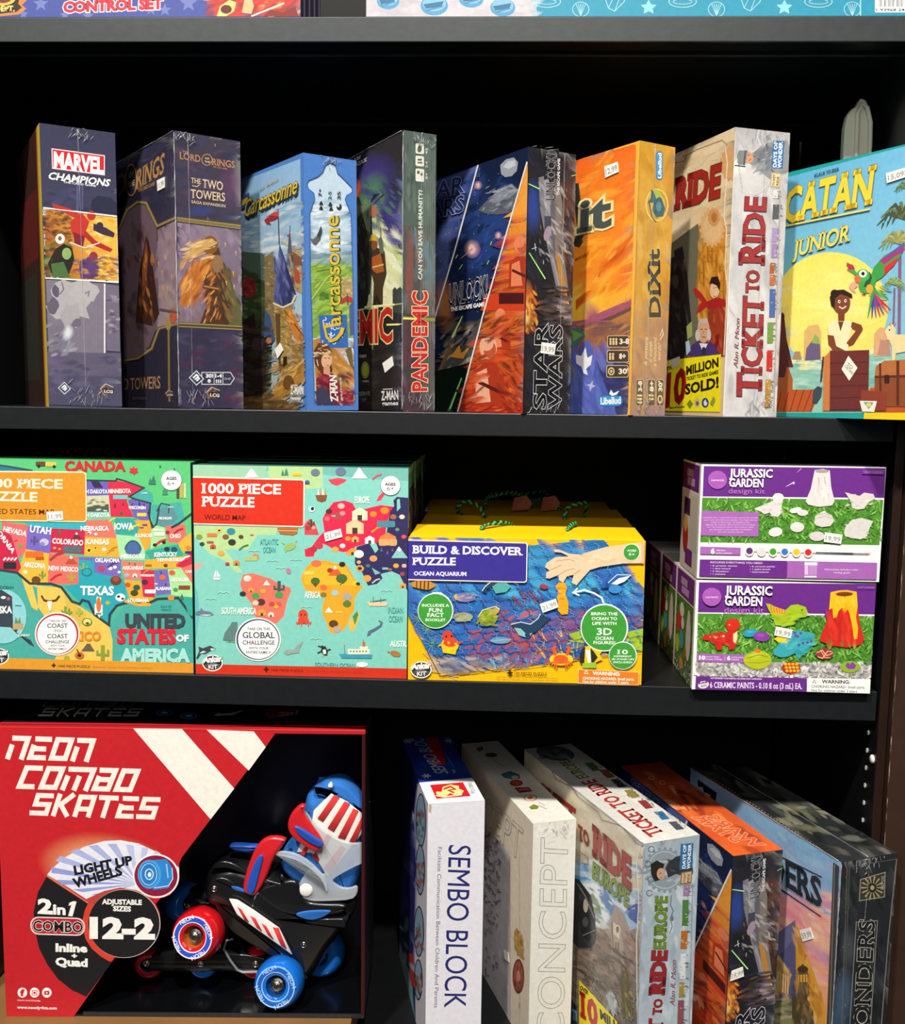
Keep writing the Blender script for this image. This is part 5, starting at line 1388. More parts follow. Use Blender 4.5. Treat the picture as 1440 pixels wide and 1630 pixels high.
# circles and bands
f.ell(318, 1106, 124, 120, 'f0ece6', n=34).ell(318, 1106, 117, 113, 'b03040', n=34).ell(316, 1109, 109, 106, 'f4f2ee', n=34)
for t, y, w, h in (('TAKE ON THIS', 1040, 46, 12), ('COAST', 1072, 56, 25), ('-TO-', 1096, 26, 14), ('COAST', 1130, 56, 25), ('CHALLENGE', 1158, 65, 18), ('WITH YOUR', 1176, 40, 11), ('ENTIRE FAMILY!', 1194, 50, 11)): f.text(t, 319 - w, y, 319 + w, y, h, '2a3238', bold=.015)
f.ell(947, 258, 58, 57, '6a6a6a', n=30).ell(947, 258, 56, 55, 'f4f2ee', n=30).text('AGES', 919, 256, 975, 256, 17, '2a2a2a', bold=.04).text('6+', 925, 286, 966, 286, 22, '3a3a3a', bold=.0)
f.poly('-120,205 462,210 478,224 482,478 470,490 -120,480', 'f2e8c4').poly('-120,212 460,217 472,228 476,474 466,484 -120,473', 'd8912c')
f.text('1000 PIECE', -112, 296, 344, 303, 52, 'f0e2cc', bold=.03, serif=True).text('PUZZLE', -112, 367, 205, 375, 52, 'f0e2cc', bold=.03, serif=True).text('UNITED STATES MAP', -112, 442, 300, 448, 30, '3c1c14', bold=.005)
f.poly('-120,1235 1070,1268 1074,1345 -120,1322', 'dc962c')
jig(f, 298, 1280, 12, '3a2a18')
f.text('1000 PIECE PUZZLE', 324, 1290, 498, 1294, 14, '4a3418', bold=.02).text('SEE BACK PANEL FOR CONTENT DETAILS', 516, 1294, 842, 1300, 9, '8a601c', bold=.0)
anker(f, -5, 1230, .95)
sticker(f, '258,432 348,428 352,476 264,482', '11,99')
f.done('front_artwork', M_PRINT)

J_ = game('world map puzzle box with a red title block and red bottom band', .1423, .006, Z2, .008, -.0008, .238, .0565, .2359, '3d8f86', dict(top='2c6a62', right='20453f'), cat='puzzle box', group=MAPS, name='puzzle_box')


def world(f, full=True):
    f.fill('7fc8ba', '86cdc0')
    f.poly('0,120 1240,120 1240,265 1000,250 700,225 0,180', '74b8ac')
    f.poly('20,510 500,515 480,560 380,560 330,640 200,640 260,720 300,765 270,770 200,700 110,660 30,560', 'b4d494').poly('440,150 740,150 740,300 640,310 440,300', 'b4d494').poly('25,160 440,165 420,240 25,240', '9ccaa8')
    f.poly('25,720 80,715 60,745 25,760', 'e8a090').poly('30,830 50,880 60,1000 50,1100 30,1150', '6ab8bc')
    f.poly('285,830 300,780 350,770 400,785 450,800 500,830 560,850 566,870 545,920 525,1010 490,1045 450,1060 400,1050 360,1000 350,940 300,880', 'ec7460')
    AF = '620,800 635,760 680,705 760,700 800,715 870,722 905,780 930,830 965,840 945,870 918,905 915,980 890,1010 880,1050 850,1090 810,1105 780,1098 760,1040 740,1000 735,960 750,920 735,890 680,885 640,860'
    f.poly(AF, 'f0a42c').poly('635,775 700,720 860,735 900,790 920,840 640,830', 'f4b430').ell(705, 718, 28, 20, 'e8704a')
    f.poly('890,1090 885,1040 925,985 945,990 935,1040 910,1090', 'f0b84c').poly('905,1010 930,980 938,1000 918,1060', '4a8c50')
    EU = '740,470 760,430 800,380 860,370 905,385 930,430 960,420 1000,410 1060,395 1135,405 1110,450 1090,520 1085,600 1000,605 920,625 905,650 850,655 800,640 770,620 720,600 700,650 690,680 645,680 640,640 680,625 720,570 750,540'
    f.poly(EU, 'e62c4c').poly('770,255 830,245 875,255 860,270 820,290 790,280', 'e04a5c').poly('1035,375 1050,345 1075,320 1085,335 1060,370', 'e8485c')
    f.poly('1112,430 1135,400 1130,370 1150,350 1212,355 1208,870 1165,780 1120,760 1060,775 1070,800 1040,830 990,840 960,770 918,720 920,660 930,625 1000,605 1085,600', '332f5c')
    f.poly('1150,365 1165,360 1170,410 1150,430', '86cdc0').poly('1000,610 1035,605 1048,640 1030,660', '86cdc0').poly('1010,740 1060,770 1030,780', '7cb8b8')
    f.poly('640,500 670,470 700,500 720,560 640,560', 'd84a50')
    B = [('h', 945, 450, 42, 'efe4bc'), ('h', 918, 520, 48, 'e8c89c'), ('h', 1000, 590, 26, 'f0f0ec'), ('h', 1100, 590, 44, 'd8844c'), ('r', 1100, 600, 50, 'e8a86c'), ('o', 1020, 445, 20, 'f08a2c'), ('o', 1082, 425, 24, 'f08a2c'), ('l', 1040, 530, 30, 'f0982c'), ('o', 880, 580, 16, 'f0982c'), ('h', 920, 585, 20, 'f0a868'), ('o', 842, 400, 20, 'f0b8b0'), ('o', 825, 455, 26, 'a8504c'), ('o', 850, 440, 16, 'e88c94'), ('o', 775, 430, 18, '5a3034'), ('o', 765, 470, 16, 'e86a70'), ('r', 800, 455, 12, 'a8b0b8'), ('o', 720, 620, 24, 'c83c50'), ('o', 690, 640, 20, 'b8343c'), ('o', 810, 640, 20, 'd8a850'), ('o', 850, 620, 16, 'f0e4d0'), ('h', 905, 655, 24, 'e89c3c'), ('o', 875, 660, 12, 'f0a050'), ('o', 660, 520, 16, 'b03a48'), ('o', 690, 520, 12, 'd8a47c'), ('c', 677, 495, 22, '4a4a40'),
         ('m', 1165, 660, 46, '8cc4c4'), ('o', 940, 665, 28, 'f0ece4'), ('o', 1020, 690, 22, 'e09a60'), ('o', 945, 745, 24, 'd8a04c'), ('o', 945, 745, 12, '3a2c50'), ('o', 940, 710, 12, 'e8b070'), ('o', 985, 800, 24, 'e8a04c'), ('l', 1035, 815, 22, 'c8c0b8'), ('o', 990, 730, 12, '4a7c70'), ('r', 1085, 745, 16, '8cc0c0'), ('r', 1110, 750, 12, 'c86c50'), ('o', 1145, 730, 16, 'f0a830'), ('o', 1190, 730, 14, 'd8a8a0'), ('o', 1178, 460, 16, 'e8d8b0'), ('o', 1130, 460, 18, 'a86a50'), ('o', 1152, 530, 12, '6a8c70'), ('t', 1065, 640, 12, '6a5c9c'), ('t', 1098, 655, 12, '6a5c9c'), ('t', 1125, 640, 10, '6a5c9c'), ('o', 1188, 570, 14, 'e0584c'), ('r', 1090, 500, 50, '4a8c98'), ('o', 1180, 775, 14, 'b0404c'), ('h', 1182, 840, 18, 'e8a050'),
         ('m', 812, 760, 40, 'e0602c'), ('o', 780, 755, 16, 'a83a28'), ('o', 845, 800, 32, '4a6c34'), ('l', 848, 830, 12, '5a4424'), ('o', 700, 815, 26, '4a6c34'), ('c', 700, 835, 12, '5a4424'), ('r', 665, 770, 28, 'f8cc60'), ('o', 745, 850, 20, 'e8703c'), ('o', 808, 880, 20, '9cc8cc'), ('o', 875, 900, 26, 'a8a4a0'), ('o', 920, 830, 20, 'f4c420'), ('o', 935, 830, 12, '3a3430'), ('o', 875, 940, 24, '5c7c3c'), ('o', 745, 890, 18, '8a7430'), ('m', 775, 975, 22, 'f4f4ee'), ('o', 800, 1050, 26, '5a4424'), ('o', 820, 1080, 24, 'b8a490'), ('o', 848, 722, 18, '2a3030'), ('r', 830, 985, 18, 'f4c040'),
         ('o', 325, 800, 22, 'f0d8d0'), ('m', 432, 825, 20, 'f4f0e8'), ('c', 500, 850, 36, '3a5c60'), ('o', 500, 890, 24, '4a9c50'), ('o', 370, 895, 22, '4a9c50'), ('h', 345, 865, 14, 'f0a03c'), ('o', 412, 870, 16, 'e8a83c'), ('o', 300, 885, 18, '2c3a40'), ('o', 400, 930, 24, '5a3a30'), ('o', 370, 935, 18, 'f0c8b8'), ('h', 405, 990, 22, 'e8a040'), ('h', 455, 1000, 16, 'f0e0c8'), ('o', 485, 955, 14, 'e8a83c'), ('o', 460, 940, 16, 'c84a44'), ('o', 500, 940, 14, 'd85a4c'),
         ('s', 170, 535, 16, 'f0c83c'), ('o', 235, 540, 24, '3a8c9c'), ('r', 130, 560, 28, 'd87c3c'), ('o', 205, 570, 18, '8a5c34'), ('r', 120, 600, 18, 'a05a3c'), ('o', 240, 600, 22, '3a3a30'), ('h', 135, 625, 16, 'c85a40'), ('o', 75, 610, 14, '3c4a40'), ('o', 290, 570, 14, '5a4a34'), ('o', 60, 570, 18, '8a9a4c'), ('l', 305, 630, 26, '4a7c44'), ('o', 180, 660, 20, 'd8a850'), ('h', 265, 715, 18, 'd88a4c'), ('h', 370, 680, 18, 'e87c50'), ('r', 345, 690, 36, 'a8c080'), ('h', 215, 720, 12, 'c84a50'), ('r', 350, 560, 10, 'd84a70'),
         ('m', 350, 220, 38, 'f0f0f0'), ('m', 945, 222, 44, 'e8f0f0'), ('o', 700, 215, 26, '6a7c8c'), ('o', 840, 210, 30, '6a7c94'), ('r', 600, 225, 24, 'f0c430'), ('t', 520, 215, 16, '4a8c6c'), ('t', 540, 210, 20, '4a8c6c'), ('h', 655, 270, 14, '4a6ab0'), ('l', 1040, 240, 26, 'd85a74')]
    icons(f, B)
    f.poly('700,340 765,340 758,370 735,378 710,370', '8a5234')
    for k in range(4): f.poly([(712 + 13 * k, 338), (715 + 13 * k, 305 - 4 * k), (722 + 13 * k, 340)], ['f0ece0', 'd8844c'][k % 2])
    f.ell(680, 418, 16, 16, 'f0f0ee').ell(684, 415, 9, 10, '22282c')
    f.poly('488,520 605,522 600,552 575,562 505,555', 'b06a34').line('490,535 602,537', 5, 'e0a868')
    f.ell(560, 625, 34, 20, '9cb86c', -20).line('530,610 515,600', 7, '9cb86c').line('590,600 598,590', 7, '9cb86c').line('545,640 535,655', 7, '9cb86c')
    f.poly('135,795 178,795 172,808 142,808', 'f0efe8').poly('152,752 152,792 138,792', 'f6f4ee').poly('157,755 176,790 157,792', 'f6f4ee')
    f.ell(552, 758, 14, 18, 'c07aa8', -30).line('545,745 535,742', 4, 'c07aa8')
    f.poly('38,985 65,975 70,960 85,978 125,985 140,1000 105,1008 60,1002 40,1000', '6a7a90').poly('60,1002 105,1008 130,1000 90,998', 'c8d0d4')
    f.poly('190,1140 200,1100 230,1060 240,1040 270,1040 270,1150', '5f7f7c').poly('200,1150 270,1145 270,1155', '7cb07c')
    f.poly('42,1240 60,1200 55,1175 80,1185 120,1170 152,1188 120,1200 95,1215 70,1215 50,1245', '3c4650').poly('60,1215 100,1205 80,1200', 'f0f0f0').poly('120,1186 150,1188 128,1198', 'f0f0f0')
    f.ell(632, 1000, 26, 30, 'e04a34').ell(634, 1030, 30, 20, 'e04a34')
    for k in range(7): f.line([(615 + 7 * k, 1030), (600 + 12 * k, 1050), (594 + 14 * k, 1038 + 14 * (k % 3))], (9, 4), 'e04a34')
    f.ell(623, 1000, 4, 5, '2a1a18', n=8).ell(644, 1000, 4, 5, '2a1a18', n=8)
    f.poly('985,930 1105,932 1092,952 1000,952', 'e0c8a0').line('1000,930 1090,915', 5, '6a6a60').line('1020,900 1020,935', 3, '6a6a60').line('1060,905 1060,935', 3, '6a6a60')
    f.line('995,1110 1000,1095 1030,1080 1060,1060 1068,1040', (18, 10), '5c6c88').line('1068,1042 1050,1032', 7, '5c6c88').poly('990,1100 985,1118 1005,1110', '5c6c88')
    f.poly('525,1210 540,1190 580,1195 600,1165 625,1150 635,1145 615,1180 610,1210 570,1215 545,1222', '96a4a0')
    f.poly('735,1180 755,1172 770,1200 765,1225 745,1222 730,1200', '2c343a').poly('740,1195 757,1190 760,1215 746,1218', 'f0f0ee').line('740,1180 715,1172', 6, '2c343a').line('768,1195 785,1190', 7, '2c343a').line('735,1200 712,1212', 7, '2c343a').ell(738, 1176, 8, 7, '2c343a').line('745,1224 740,1232', 5, 'f0a83c')
    f.poly('830,1215 1015,1220 1010,1242 845,1240', '3a9ab0').rect(880, 1190, 1000, 1218, 'efe6c4').rect(945, 1175, 990, 1192, 'efe6c4').rect(960, 1150, 975, 1176, 'c86a3c').line('860,1165 862,1215', 4, '8a7a5c').line('965,1135 965,1152', 3, '8a7a5c')
    for k in range(6): f.rect(890 + 17 * k, 1198, 900 + 17 * k, 1206, '6a7c8c')
    f.ell(1142, 1215, 30, 16, 'a8763c', 15).line('1110,1205 1098,1205', 8, 'a8763c').ell(958, 1275, 32, 14, 'f0f0ee')
    for a, b in ((160, 880), (90, 915), (430, 705), (560, 700), (620, 960), (670, 1135), (330, 650), (1060, 870), (480, 745)): f.line([(a, b), (a + 16, b - 6), (a + 32, b), (a + 48, b - 6), (a + 64, b)], 3, 'aee0d4')
    f.text('ATLANTIC', 396, 613, 496, 613, 32, '4fa09a', bold=.01).text('OCEAN', 412, 656, 480, 656, 32, '4fa09a', bold=.01).text('INDIAN', 1102, 992, 1184, 992, 36, '4fa09a', bold=.01).text('OCEAN', 1106, 1040, 1180, 1040, 36, '4fa09a', bold=.01).text('SOUTHERN OCEAN', 698, 1284, 918, 1290, 22, '4fa09a', bold=.01)
    f.text('EUROPE', 918, 384, 999, 384, 38, 'f4f4ee', bold=.02).text('AFRICA', 642, 908, 728, 908, 38, 'f4f4ee', bold=.02).text('SOUTH AMERICA', 184, 996, 374, 998, 38, 'f4f4ee', bold=.02).text('AUSTRALIA', 1113, 1176, 1260, 1180, 34, 'f4f4ee', bold=.02)
    f.poly('0,236 628,252 642,262 640,508 630,518 0,500', 'f0e4d4').poly('0,243 626,259 635,266 633,504 625,511 0,494', 'd6331f')
    f.text('1000 PIECE', 80, 328, 508, 334, 56, 'f4ece4', bold=.03, serif=True).text('PUZZLE', 80, 400, 362, 406, 56, 'f4ece4', bold=.03, serif=True).text('WORLD MAP', 88, 475, 315, 480, 30, '2c1210', bold=.005)
    f.ell(385, 1136, 126, 120, 'f0efea', n=34).ell(384, 1136, 119, 113, '2c3c5a', n=34).ell(386, 1137, 112, 107, 'f6f4f0', n=34)
    for t, y, w, h in (('TAKE ON THIS', 1085, 63, 16), ('GLOBAL', 1128, 88, 34), ('CHALLENGE', 1164, 88, 24), ('WITH YOUR', 1190, 54, 14), ('ENTIRE FAMILY!', 1214, 68, 15)): f.text(t, 388 - w, y, 388 + w, y + 1, h, '2a3238', bold=.015, serif=t == 'GLOBAL')
    f.ell(1115, 288, 56, 55, '5a6a74', n=30).ell(1115, 287, 54, 53, 'f4f2ee', n=30).text('AGES', 1085, 287, 1142, 288, 16, '2a2a2a', bold=.04).text('6+', 1094, 314, 1134, 315, 22, '3a3a3a', bold=.0)
    f.poly('0,1270 1240,1298 1240,1380 0,1345', 'cf331f')
    jig(f, 430, 1302, 14, '3a1a14')
    f.text('1000 PIECE PUZZLE', 458, 1312, 634, 1316, 14, '6a1a12', bold=.02).text('SEE BACK PANEL FOR CONTENT DETAILS', 652, 1316, 972, 1324, 9, 'a02818', bold=.0)
    anker(f, 133, 1266, .95)


f = spine(J_, .238, .2359).set(300, 690, 3.468)
world(f)
sticker(f, '748,548 840,524 850,570 756,596', '21,99')
f.done('front_artwork', M_PRINT)
f = rightside(J_, .238, .0565, .2359).fill('7fc8ba').frac(.0, 0, 1, .09, 'cf331f').frac(0, .45, 1, .72, '332f5c').frac(.2, .72, 1, .9, '332f5c').frac(0, .9, 1, .97, '5c9a90').frac(.2, .2, .9, .42, '4aa090')
for k in range(26):
    x, y = f.rnd.uniform(.05, .9), f.rnd.uniform(.4, .85)
    f.frac(x, y, x + .08, y + .022, f.rnd.choice(['c8743c', 'd8b070', '5a8c80', 'b0404c', '7a6a5c']))
f.done('side_artwork', M_PRINT)


def copy_tree(o, parent=None):
    c = o.copy()
    COL.objects.link(c)
    if parent is not None: c.parent = parent
    for ch in list(o.children): copy_tree(ch, c)
    return c


for k, nm in enumerate(('directly behind', 'second box behind', 'third box behind', 'rearmost of those behind')):
    c = copy_tree(J_)
    for ch in list(c.children):
        if ch.name.startswith('price'):
            for g in list(ch.children): bpy.data.objects.remove(g)
            bpy.data.objects.remove(ch)
    c.matrix_world = Matrix.Translation((J_.location.x - .0022 + .0008 * (k % 2), .0065 + .0605 * (k + 1), Z2)) @ Matrix.Rotation(.003, 4, 'Z')
    c['label'] = 'world map puzzle box seen only by its side edge, %s' % ('directly behind the front one', 'second behind the front one', 'third behind the front one', 'rearmost of the row')[k]

# ------------------------------------------------------------------ yellow handle boxes
YEL = 'yellow jigsaw carry boxes'
M_YEL = mat('yellow_card', 'f2b90c', 0.4, 0.06, coat=.15)
KW, KD, KH = .2583, .0965, .1607
K_ = empty('carry_puzzle_box', (.3823, .0032, Z2), -.009, .004)
tag(K_, 'yellow carry-handle puzzle box with a purple title block and an undersea picture', 'puzzle box', YEL)
bpy.context.view_layer.update()
bm = bmesh.new()
pr = [(0, 0), (0, KH), (.012, KH + .0026), (.044, KH + .0072), (.050, KH + .0078), (.056, KH + .0070), (KD, KH - .008), (KD, 0)]
A_ = [bm.verts.new((0, y, z)) for y, z in pr]
B_ = [bm.verts.new((KW, y, z)) for y, z in pr]
for q in (B_, A_):
    for v in q:
        if .01 < v.co.y < .07 and v.co.z > .1: v.co.x += (.0045 if q is A_ else -.0045) * (1 if v.co.y > .04 else .3)
bm.faces.new(A_[::-1]); bm.faces.new(B_)
for i in range(len(pr)):
    j = (i + 1) % len(pr)
    bm.faces.new((A_[i], A_[j], B_[j], B_[i]))
bmesh.ops.recalc_face_normals(bm, faces=bm.faces)
bm_obj('carton', bm, M_YEL, K_, bevel=.0018, seg=3)


def rope(root, pts, n=70, r=.0026):
    """two-strand twisted cord, green and black"""
    P = [Vector(p) for p in pts]
    def cr(t):
        m = len(P) - 1
        i = min(int(t * m), m - 1)
        u = t * m - i
        a, b, c, d = P[max(i - 1, 0)], P[i], P[i + 1], P[min(i + 2, m)]
        return .5 * ((2 * b) + (c - a) * u + (2 * a - 5 * b + 4 * c - d) * u * u + (3 * b - a - 3 * c + d) * u ** 3)
    C = [cr(i / n) for i in range(n + 1)]
    L = sum((b - a).length for a, b in zip(C[:-1], C[1:]))
    par = root
    for ph, m, nm in ((math.pi, M_ROPEB, 'rope_handle'), (0, M_ROPEG, 'green_strand')):
        bm = bmesh.new()
        W_ = []
        for i, c in enumerate(C):
            d = (C[min(i + 1, n)] - C[max(i - 1, 0)]).normalized()
            s = d.cross(Vector((.2, .3, 1))).normalized()
            u = s.cross(d)
            a = ph + i / n * L / .0062 * 2 * math.pi
            W_.append(c + (s * math.cos(a) + u * math.sin(a)) * r * .52)
        add_tube(bm, W_, r * .62, 6)
        par = bm_obj(nm, bm, m, par, smooth=True)
    return


M_ROPEG = mat('green_cord', '3fae62', 0.55, 0.2, 400, bump=.4)
M_ROPEB = mat('black_cord', '15211a', 0.55, 0.2, 400, bump=.4)
f = spine(K_, KW, KH).set(630, 740, 3.2727).fill('f2b90c')
SEA = '55,610 690,420 1078,386 1098,420 1190,515 1290,648 1280,975 1000,1000 760,1040 232,1097 55,770'
f.poly(SEA, '2a6ab4').poly('690,420 1078,386 1190,515 1290,648 1288,760 800,700 690,610', [rgb('3c8cc0'), rgb('2a68a8'), rgb('2f7cc0'), rgb('2a6ac4'), rgb('2c62b0'), rgb('3c8cc0'), rgb('44a0cc')])
ins = lambda x, y: y < 1090 - (x - 232) * .11 and y > 400 and x < 1060 + (y - 386) * .85 and (x > 60 or y < 760) and x > 60 + max(0, (y - 780) * .55)
f.dabs(60, 400, 1285, 760, 170, ['3484c8', '2a68b4', '46a0d4', '4cb4d8', '3078c0', '3a64b4'], 44, 1.9, 40, inside=ins)
f.dabs(60, 700, 1285, 1080, 260, ['2a54a4', '3c68b8', '2f6cb8', '3a5aac', '4a5aa4', '28508c', '3f80c0'], 34, 1.9, 20, inside=ins)
f.dabs(540, 760, 1000, 1050, 150, ['b8503c', '9c4a4c', 'c85a48', '6a5080', '9c4a5c', '4a6a9c'], 17, 2.6, -20, 40, inside=ins)
f.dabs(380, 860, 700, 1050, 80, ['b84a3c', '6a4a80', 'a04450', '4a5aa0'], 18, 2.6, -30, 40, inside=ins)
f.dabs(820, 790, 1270, 900, 60, ['8c4a5c', 'a8485c', '5a6ab0', '744c84'], 20, 2.4, 0, 30, inside=ins)
f.dabs(200, 1000, 560, 1090, 50, ['8a8478', '5c5a6c', 'a89c90', '44485c', 'b8a8a0'], 22, 2.4, 8, inside=ins)
f.dabs(460, 990, 740, 1060, 50, ['3c6c98', '7cb4cc', '4a86ac', '5a9cbc'], 12, 1.6, 80, inside=ins)
f.poly('900,880 960,862 1010,890 1000,930 930,920', '94bc30').poly('1200,870 1288,850 1285,970 1240,960 1210,900', '9cbc2c').dabs(900, 860, 1280, 980, 40, ['a8cc3c', '6c9428', 'c0d850'], 14, 2, -20, inside=ins)
for x, y in ((165, 850), (190, 930), (120, 800)):
    for k in range(12): f.line([(x, y), (x + 46 * math.cos(k * .52), y + 50 * math.sin(k * .52))], (4, 1.5), ['5c9c8c', '8cb050', '4a8ca0'][k % 3])
for k in range(26):
    x, y = f.rnd.uniform(720, 960), f.rnd.uniform(880, 1010)
    f.line([(x, y), (x + f.rnd.uniform(-40, 10), y - f.rnd.uniform(20, 60))], (4, 2), f.rnd.choice(['d8b83c', 'c8a030', 'e8cc60']))
for k in range(16):
    x, y = f.rnd.uniform(600, 740), f.rnd.uniform(640, 700)
    f.line([(x, y), (x + 20, y + 20), (x + f.rnd.uniform(10, 50), y + 50)], 5, f.rnd.choice(['8a4a6c', 'a0505c', '6c4a80']))
# jigsaw cuts
for i in range(19):
    for j in range(12):
        x, y = 40 + 70 * j + 26 * i, 330 + 62 * j - 5 * i + 10
        x, y = -120 + 72 * i + 24 * j, 452 + 54 * j - 3 * i
        if not ins(x + 20, y + 20) or not ins(x, y) or not ins(x + 50, y + 50): continue
        f.line([(x, y), (x + 24, y + 14), (x + 20, y + 30), (x + 36, y + 34), (x + 34, y + 48), (x + 52, y + 56)], 2.6, '1c4078' if (i + j) % 2 else '6ea2cc')
        f.line([(x, y), (x + 30, y - 4), (x + 40, y + 8), (x + 54, y + 2), (x + 70, y - 3)], 2.2, '1a3868')
f.line('60,775 232,1097 760,1040 1000,1002 1285,972', 3, '5a4a10')
# printed animals
f.poly('80,612 110,600 180,606 210,622 205,632 170,650 120,642 85,632', 'c88a34').line('130,602 128,645', 6, '3a2a14').line('150,602 148,650', 6, '3a2a14').line('170,606 168,650', 6, '3a2a14').line('110,602 108,640', 5, '3a2a14')
f.ell(360, 688, 56, 24, '7a7cb4').poly('300,680 315,668 325,690 310,705', 'c8b060').dabs(320, 670, 410, 705, 14, ['5a5a98', 'a8a4cc', 'c8a860'], 10, 2).ell(350, 790, 50, 24, '9ca47c').dabs(310, 770, 390, 810, 12, ['b8b088', '7c8468'], 11, 2)
f.poly('448,655 465,630 500,600 520,572 545,590 590,595 615,612 570,610 530,612 500,632 475,645 470,668', '2a4258', True).poly('500,632 530,612 575,612 600,630 575,660 520,668', '54a8a4').line('448,655 465,632 500,602 520,574 545,590 590,595 615,612', 4, 'dce8e8')
f.ell(770, 632, 24, 12, 'a8384c', 10)
f.poly('428,790 450,755 490,745 520,765 530,800 510,830 470,838 440,822', '8a9a2c').dabs(440, 755, 525, 830, 20, ['6a7c24', 'b8b84c', '55641c'], 13, 1.3).ell(520, 758, 22, 16, 'b4a44c', -35).line('440,800 420,825', 12, '8a8c3c').line('500,830 530,835', 10, '8a8c3c').line('428,790 450,755 490,742 520,735 538,750', 4, 'e8e49c')
f.poly('600,830 650,818 700,830 740,800 752,775 770,785 810,795 780,820 750,850 720,872 680,880 650,850 615,845', '26405c').poly('615,845 650,850 680,880 710,872 690,900 640,885', '86bcbc').line('600,828 650,816 700,828 740,798 752,773', 4, 'd8e8e8').poly('690,860 700,890 680,905 670,880', '26405c')
f.poly('1060,640 1100,580 1145,565 1225,570 1200,600 1150,625 1110,640', '2c5cb0').poly('1120,618 1160,588 1220,575 1190,605 1150,622', 'e8eef0').line('1095,620 1150,570 1225,572', 4, 'd8e8f0').ell(1140, 645, 34, 22, '3c8cc8').poly('1085,640 1100,600 1110,640', '24487c')
f.poly('1010,640 1045,635 1070,665 1035,660', '2c4a74').ell(545, 912, 52, 17, '7098b8').line('490,915 600,905', 3, '9cbccc')
# arm of a child placing a piece
f.poly('1290,400 1290,510 1180,512 1060,530 1010,545 960,600 940,625 915,612 925,570 890,578 870,612 850,600 845,575 860,565 800,590 780,588 782,560 800,548 775,530 785,508 830,478 900,475 860,455 825,452 822,438 850,440 905,462 960,465 1040,440 1100,425', 'eec8a4')
f.dabs(900, 470, 1260, 505, 26, ['f2d2b0', 'e4b890'], 12, 2.2, -8).line('830,500 900,490 930,500', 4, 'c8946c').line('850,570 890,545 930,540', 4, 'c8946c').line('800,548 860,520', 4, 'c8946c').line('925,570 960,545', 4, 'c8946c')
f.poly('1288,398 1290,512 1278,512 1276,402', 'e0b48c')
f.poly('830,628 850,610 880,612 890,640 882,670 898,720 895,775 862,778 842,755 845,720 838,690 845,660', 'f0a81c').dabs(845, 630, 890, 770, 18, ['e07c1c', 'f4c030', 'd8641c'], 9, 1.6)
f.ell(282, 935, 46, 40, 'f0c020').ell(270, 890, 28, 30, 'd8402c').ell(285, 920, 36, 26, 'd84a2c')
for k in range(6): f.line([(250 + 14 * k, 930), (220 + 26 * k, 940 - 12 * (k % 3))], (13, 5), 'd8402c' if k % 2 else 'f0b820')
f.poly('240,945 320,945 310,985 245,975', 'f2c81c').ell(262, 892, 5, 6, '2a1a14').ell(290, 890, 5, 6, '2a1a14')
f.ell(860, 1010, 62, 32, 'f2cc2c').ell(858, 1010, 38, 24, 'e05c24').line('830,990 820,955 832,940', 16, 'e05c24').line('888,990 902,955 890,940', 16, 'e05c24')
for k in range(4): f.line([(828 + 4 * k, 1020), (798 + 12 * k, 1030 + 10 * k)], 7, 'e86c28').line([(890 - 4 * k, 1020), (922 - 12 * k, 1030 + 10 * k)], 7, 'e86c28')
f.poly('958,1030 955,985 975,945 1000,940 1040,955 1085,950 1060,985 1075,1010 1040,1025 1000,1032', 'e8c424').poly('958,1030 955,985 975,945 985,945 980,1030', '2a2a28').poly('985,960 1010,960 1015,1028 1000,1030', 'e8e6e0').poly('1012,950 1030,970 1050,1000 1030,1026 1016,1028', '2c2a28').poly('970,1030 1040,1025 1045,1055 970,1055', '9cc030')
# blocks and roundels
f.poly('40,386 678,402 686,412 682,604 672,612 40,598', 'eadfc8').poly('40,393 676,408 680,416 677,600 668,606 40,592', '3a3090')
f.text('BUILD & DISCOVER', 92, 458, 654, 468, 42, 'f2eef2', bold=.03, serif=True).text('PUZZLE', 92, 518, 310, 520, 40, 'f2eef2', bold=.03, serif=True).text('OCEAN AQUARIUM', 95, 573, 366, 576, 21, 'f0ecf0', bold=.03)
for x, y, r, rows in ((207, 757, 93, (('INCLUDES A', 736, 70, 15), ('FUN', 763, 33, 20), ('FACT', 788, 42, 20), ('BOOKLET', 811, 52, 14))), (1084, 845, 124, (('BRING THE', 780, 68, 16), ('OCEAN TO', 805, 66, 16), ('LIFE WITH', 830, 62, 16), ('3D', 882, 38, 36), ('OCEAN', 908, 46, 17), ('FIGURES!', 930, 56, 16))), (1180, 990, 73, (('10', 982, 25, 24), ('DIFFERENT', 998, 46, 9), ('3D STAND UPS', 1013, 58, 9), ('INCLUDED!', 1029, 48, 10))), (1226, 452, 43, (('AGES', 449, 23, 11), ('5+', 470, 15, 14)))):
    f.ell(x, y, r, r, 'f2f4ee', n=36).ell(x - 1, y + 1, r * .95, r * .95, '3f9a38', n=36)
    for t, ty, w, h in rows: f.text(t, x - w, ty, x + w, ty + 1, h, 'f4f6f0', bold=.02, serif=t in ('3D', '10', 'FUN', 'FACT'))
f.line('1080,718 1070,690 1030,665 980,650 925,662', 9, 'f0f2f0').line('945,640 922,663 955,678', 8, 'f0f2f0').line('190,664 235,665 275,695', 7, 'f2f4ee').line('1082,722 1120,728 1150,745', 7, 'f2f4ee')
f.poly('948,1060 1264,1075 1262,1147 946,1136', 'e8d8a0').poly('950,1063 1262,1078 1260,1144 949,1133', 'e57c20').text('WARNING:', 1024, 1090, 1165, 1095, 18, 'f4f0e6', bold=.04).text('CHOKING HAZARD: Small parts.', 972, 1114, 1240, 1120, 14, 'f4ece0', bold=.03).text('Not for children under 3 years.', 972, 1131, 1212, 1137, 13, 'f4ece0', bold=.03)
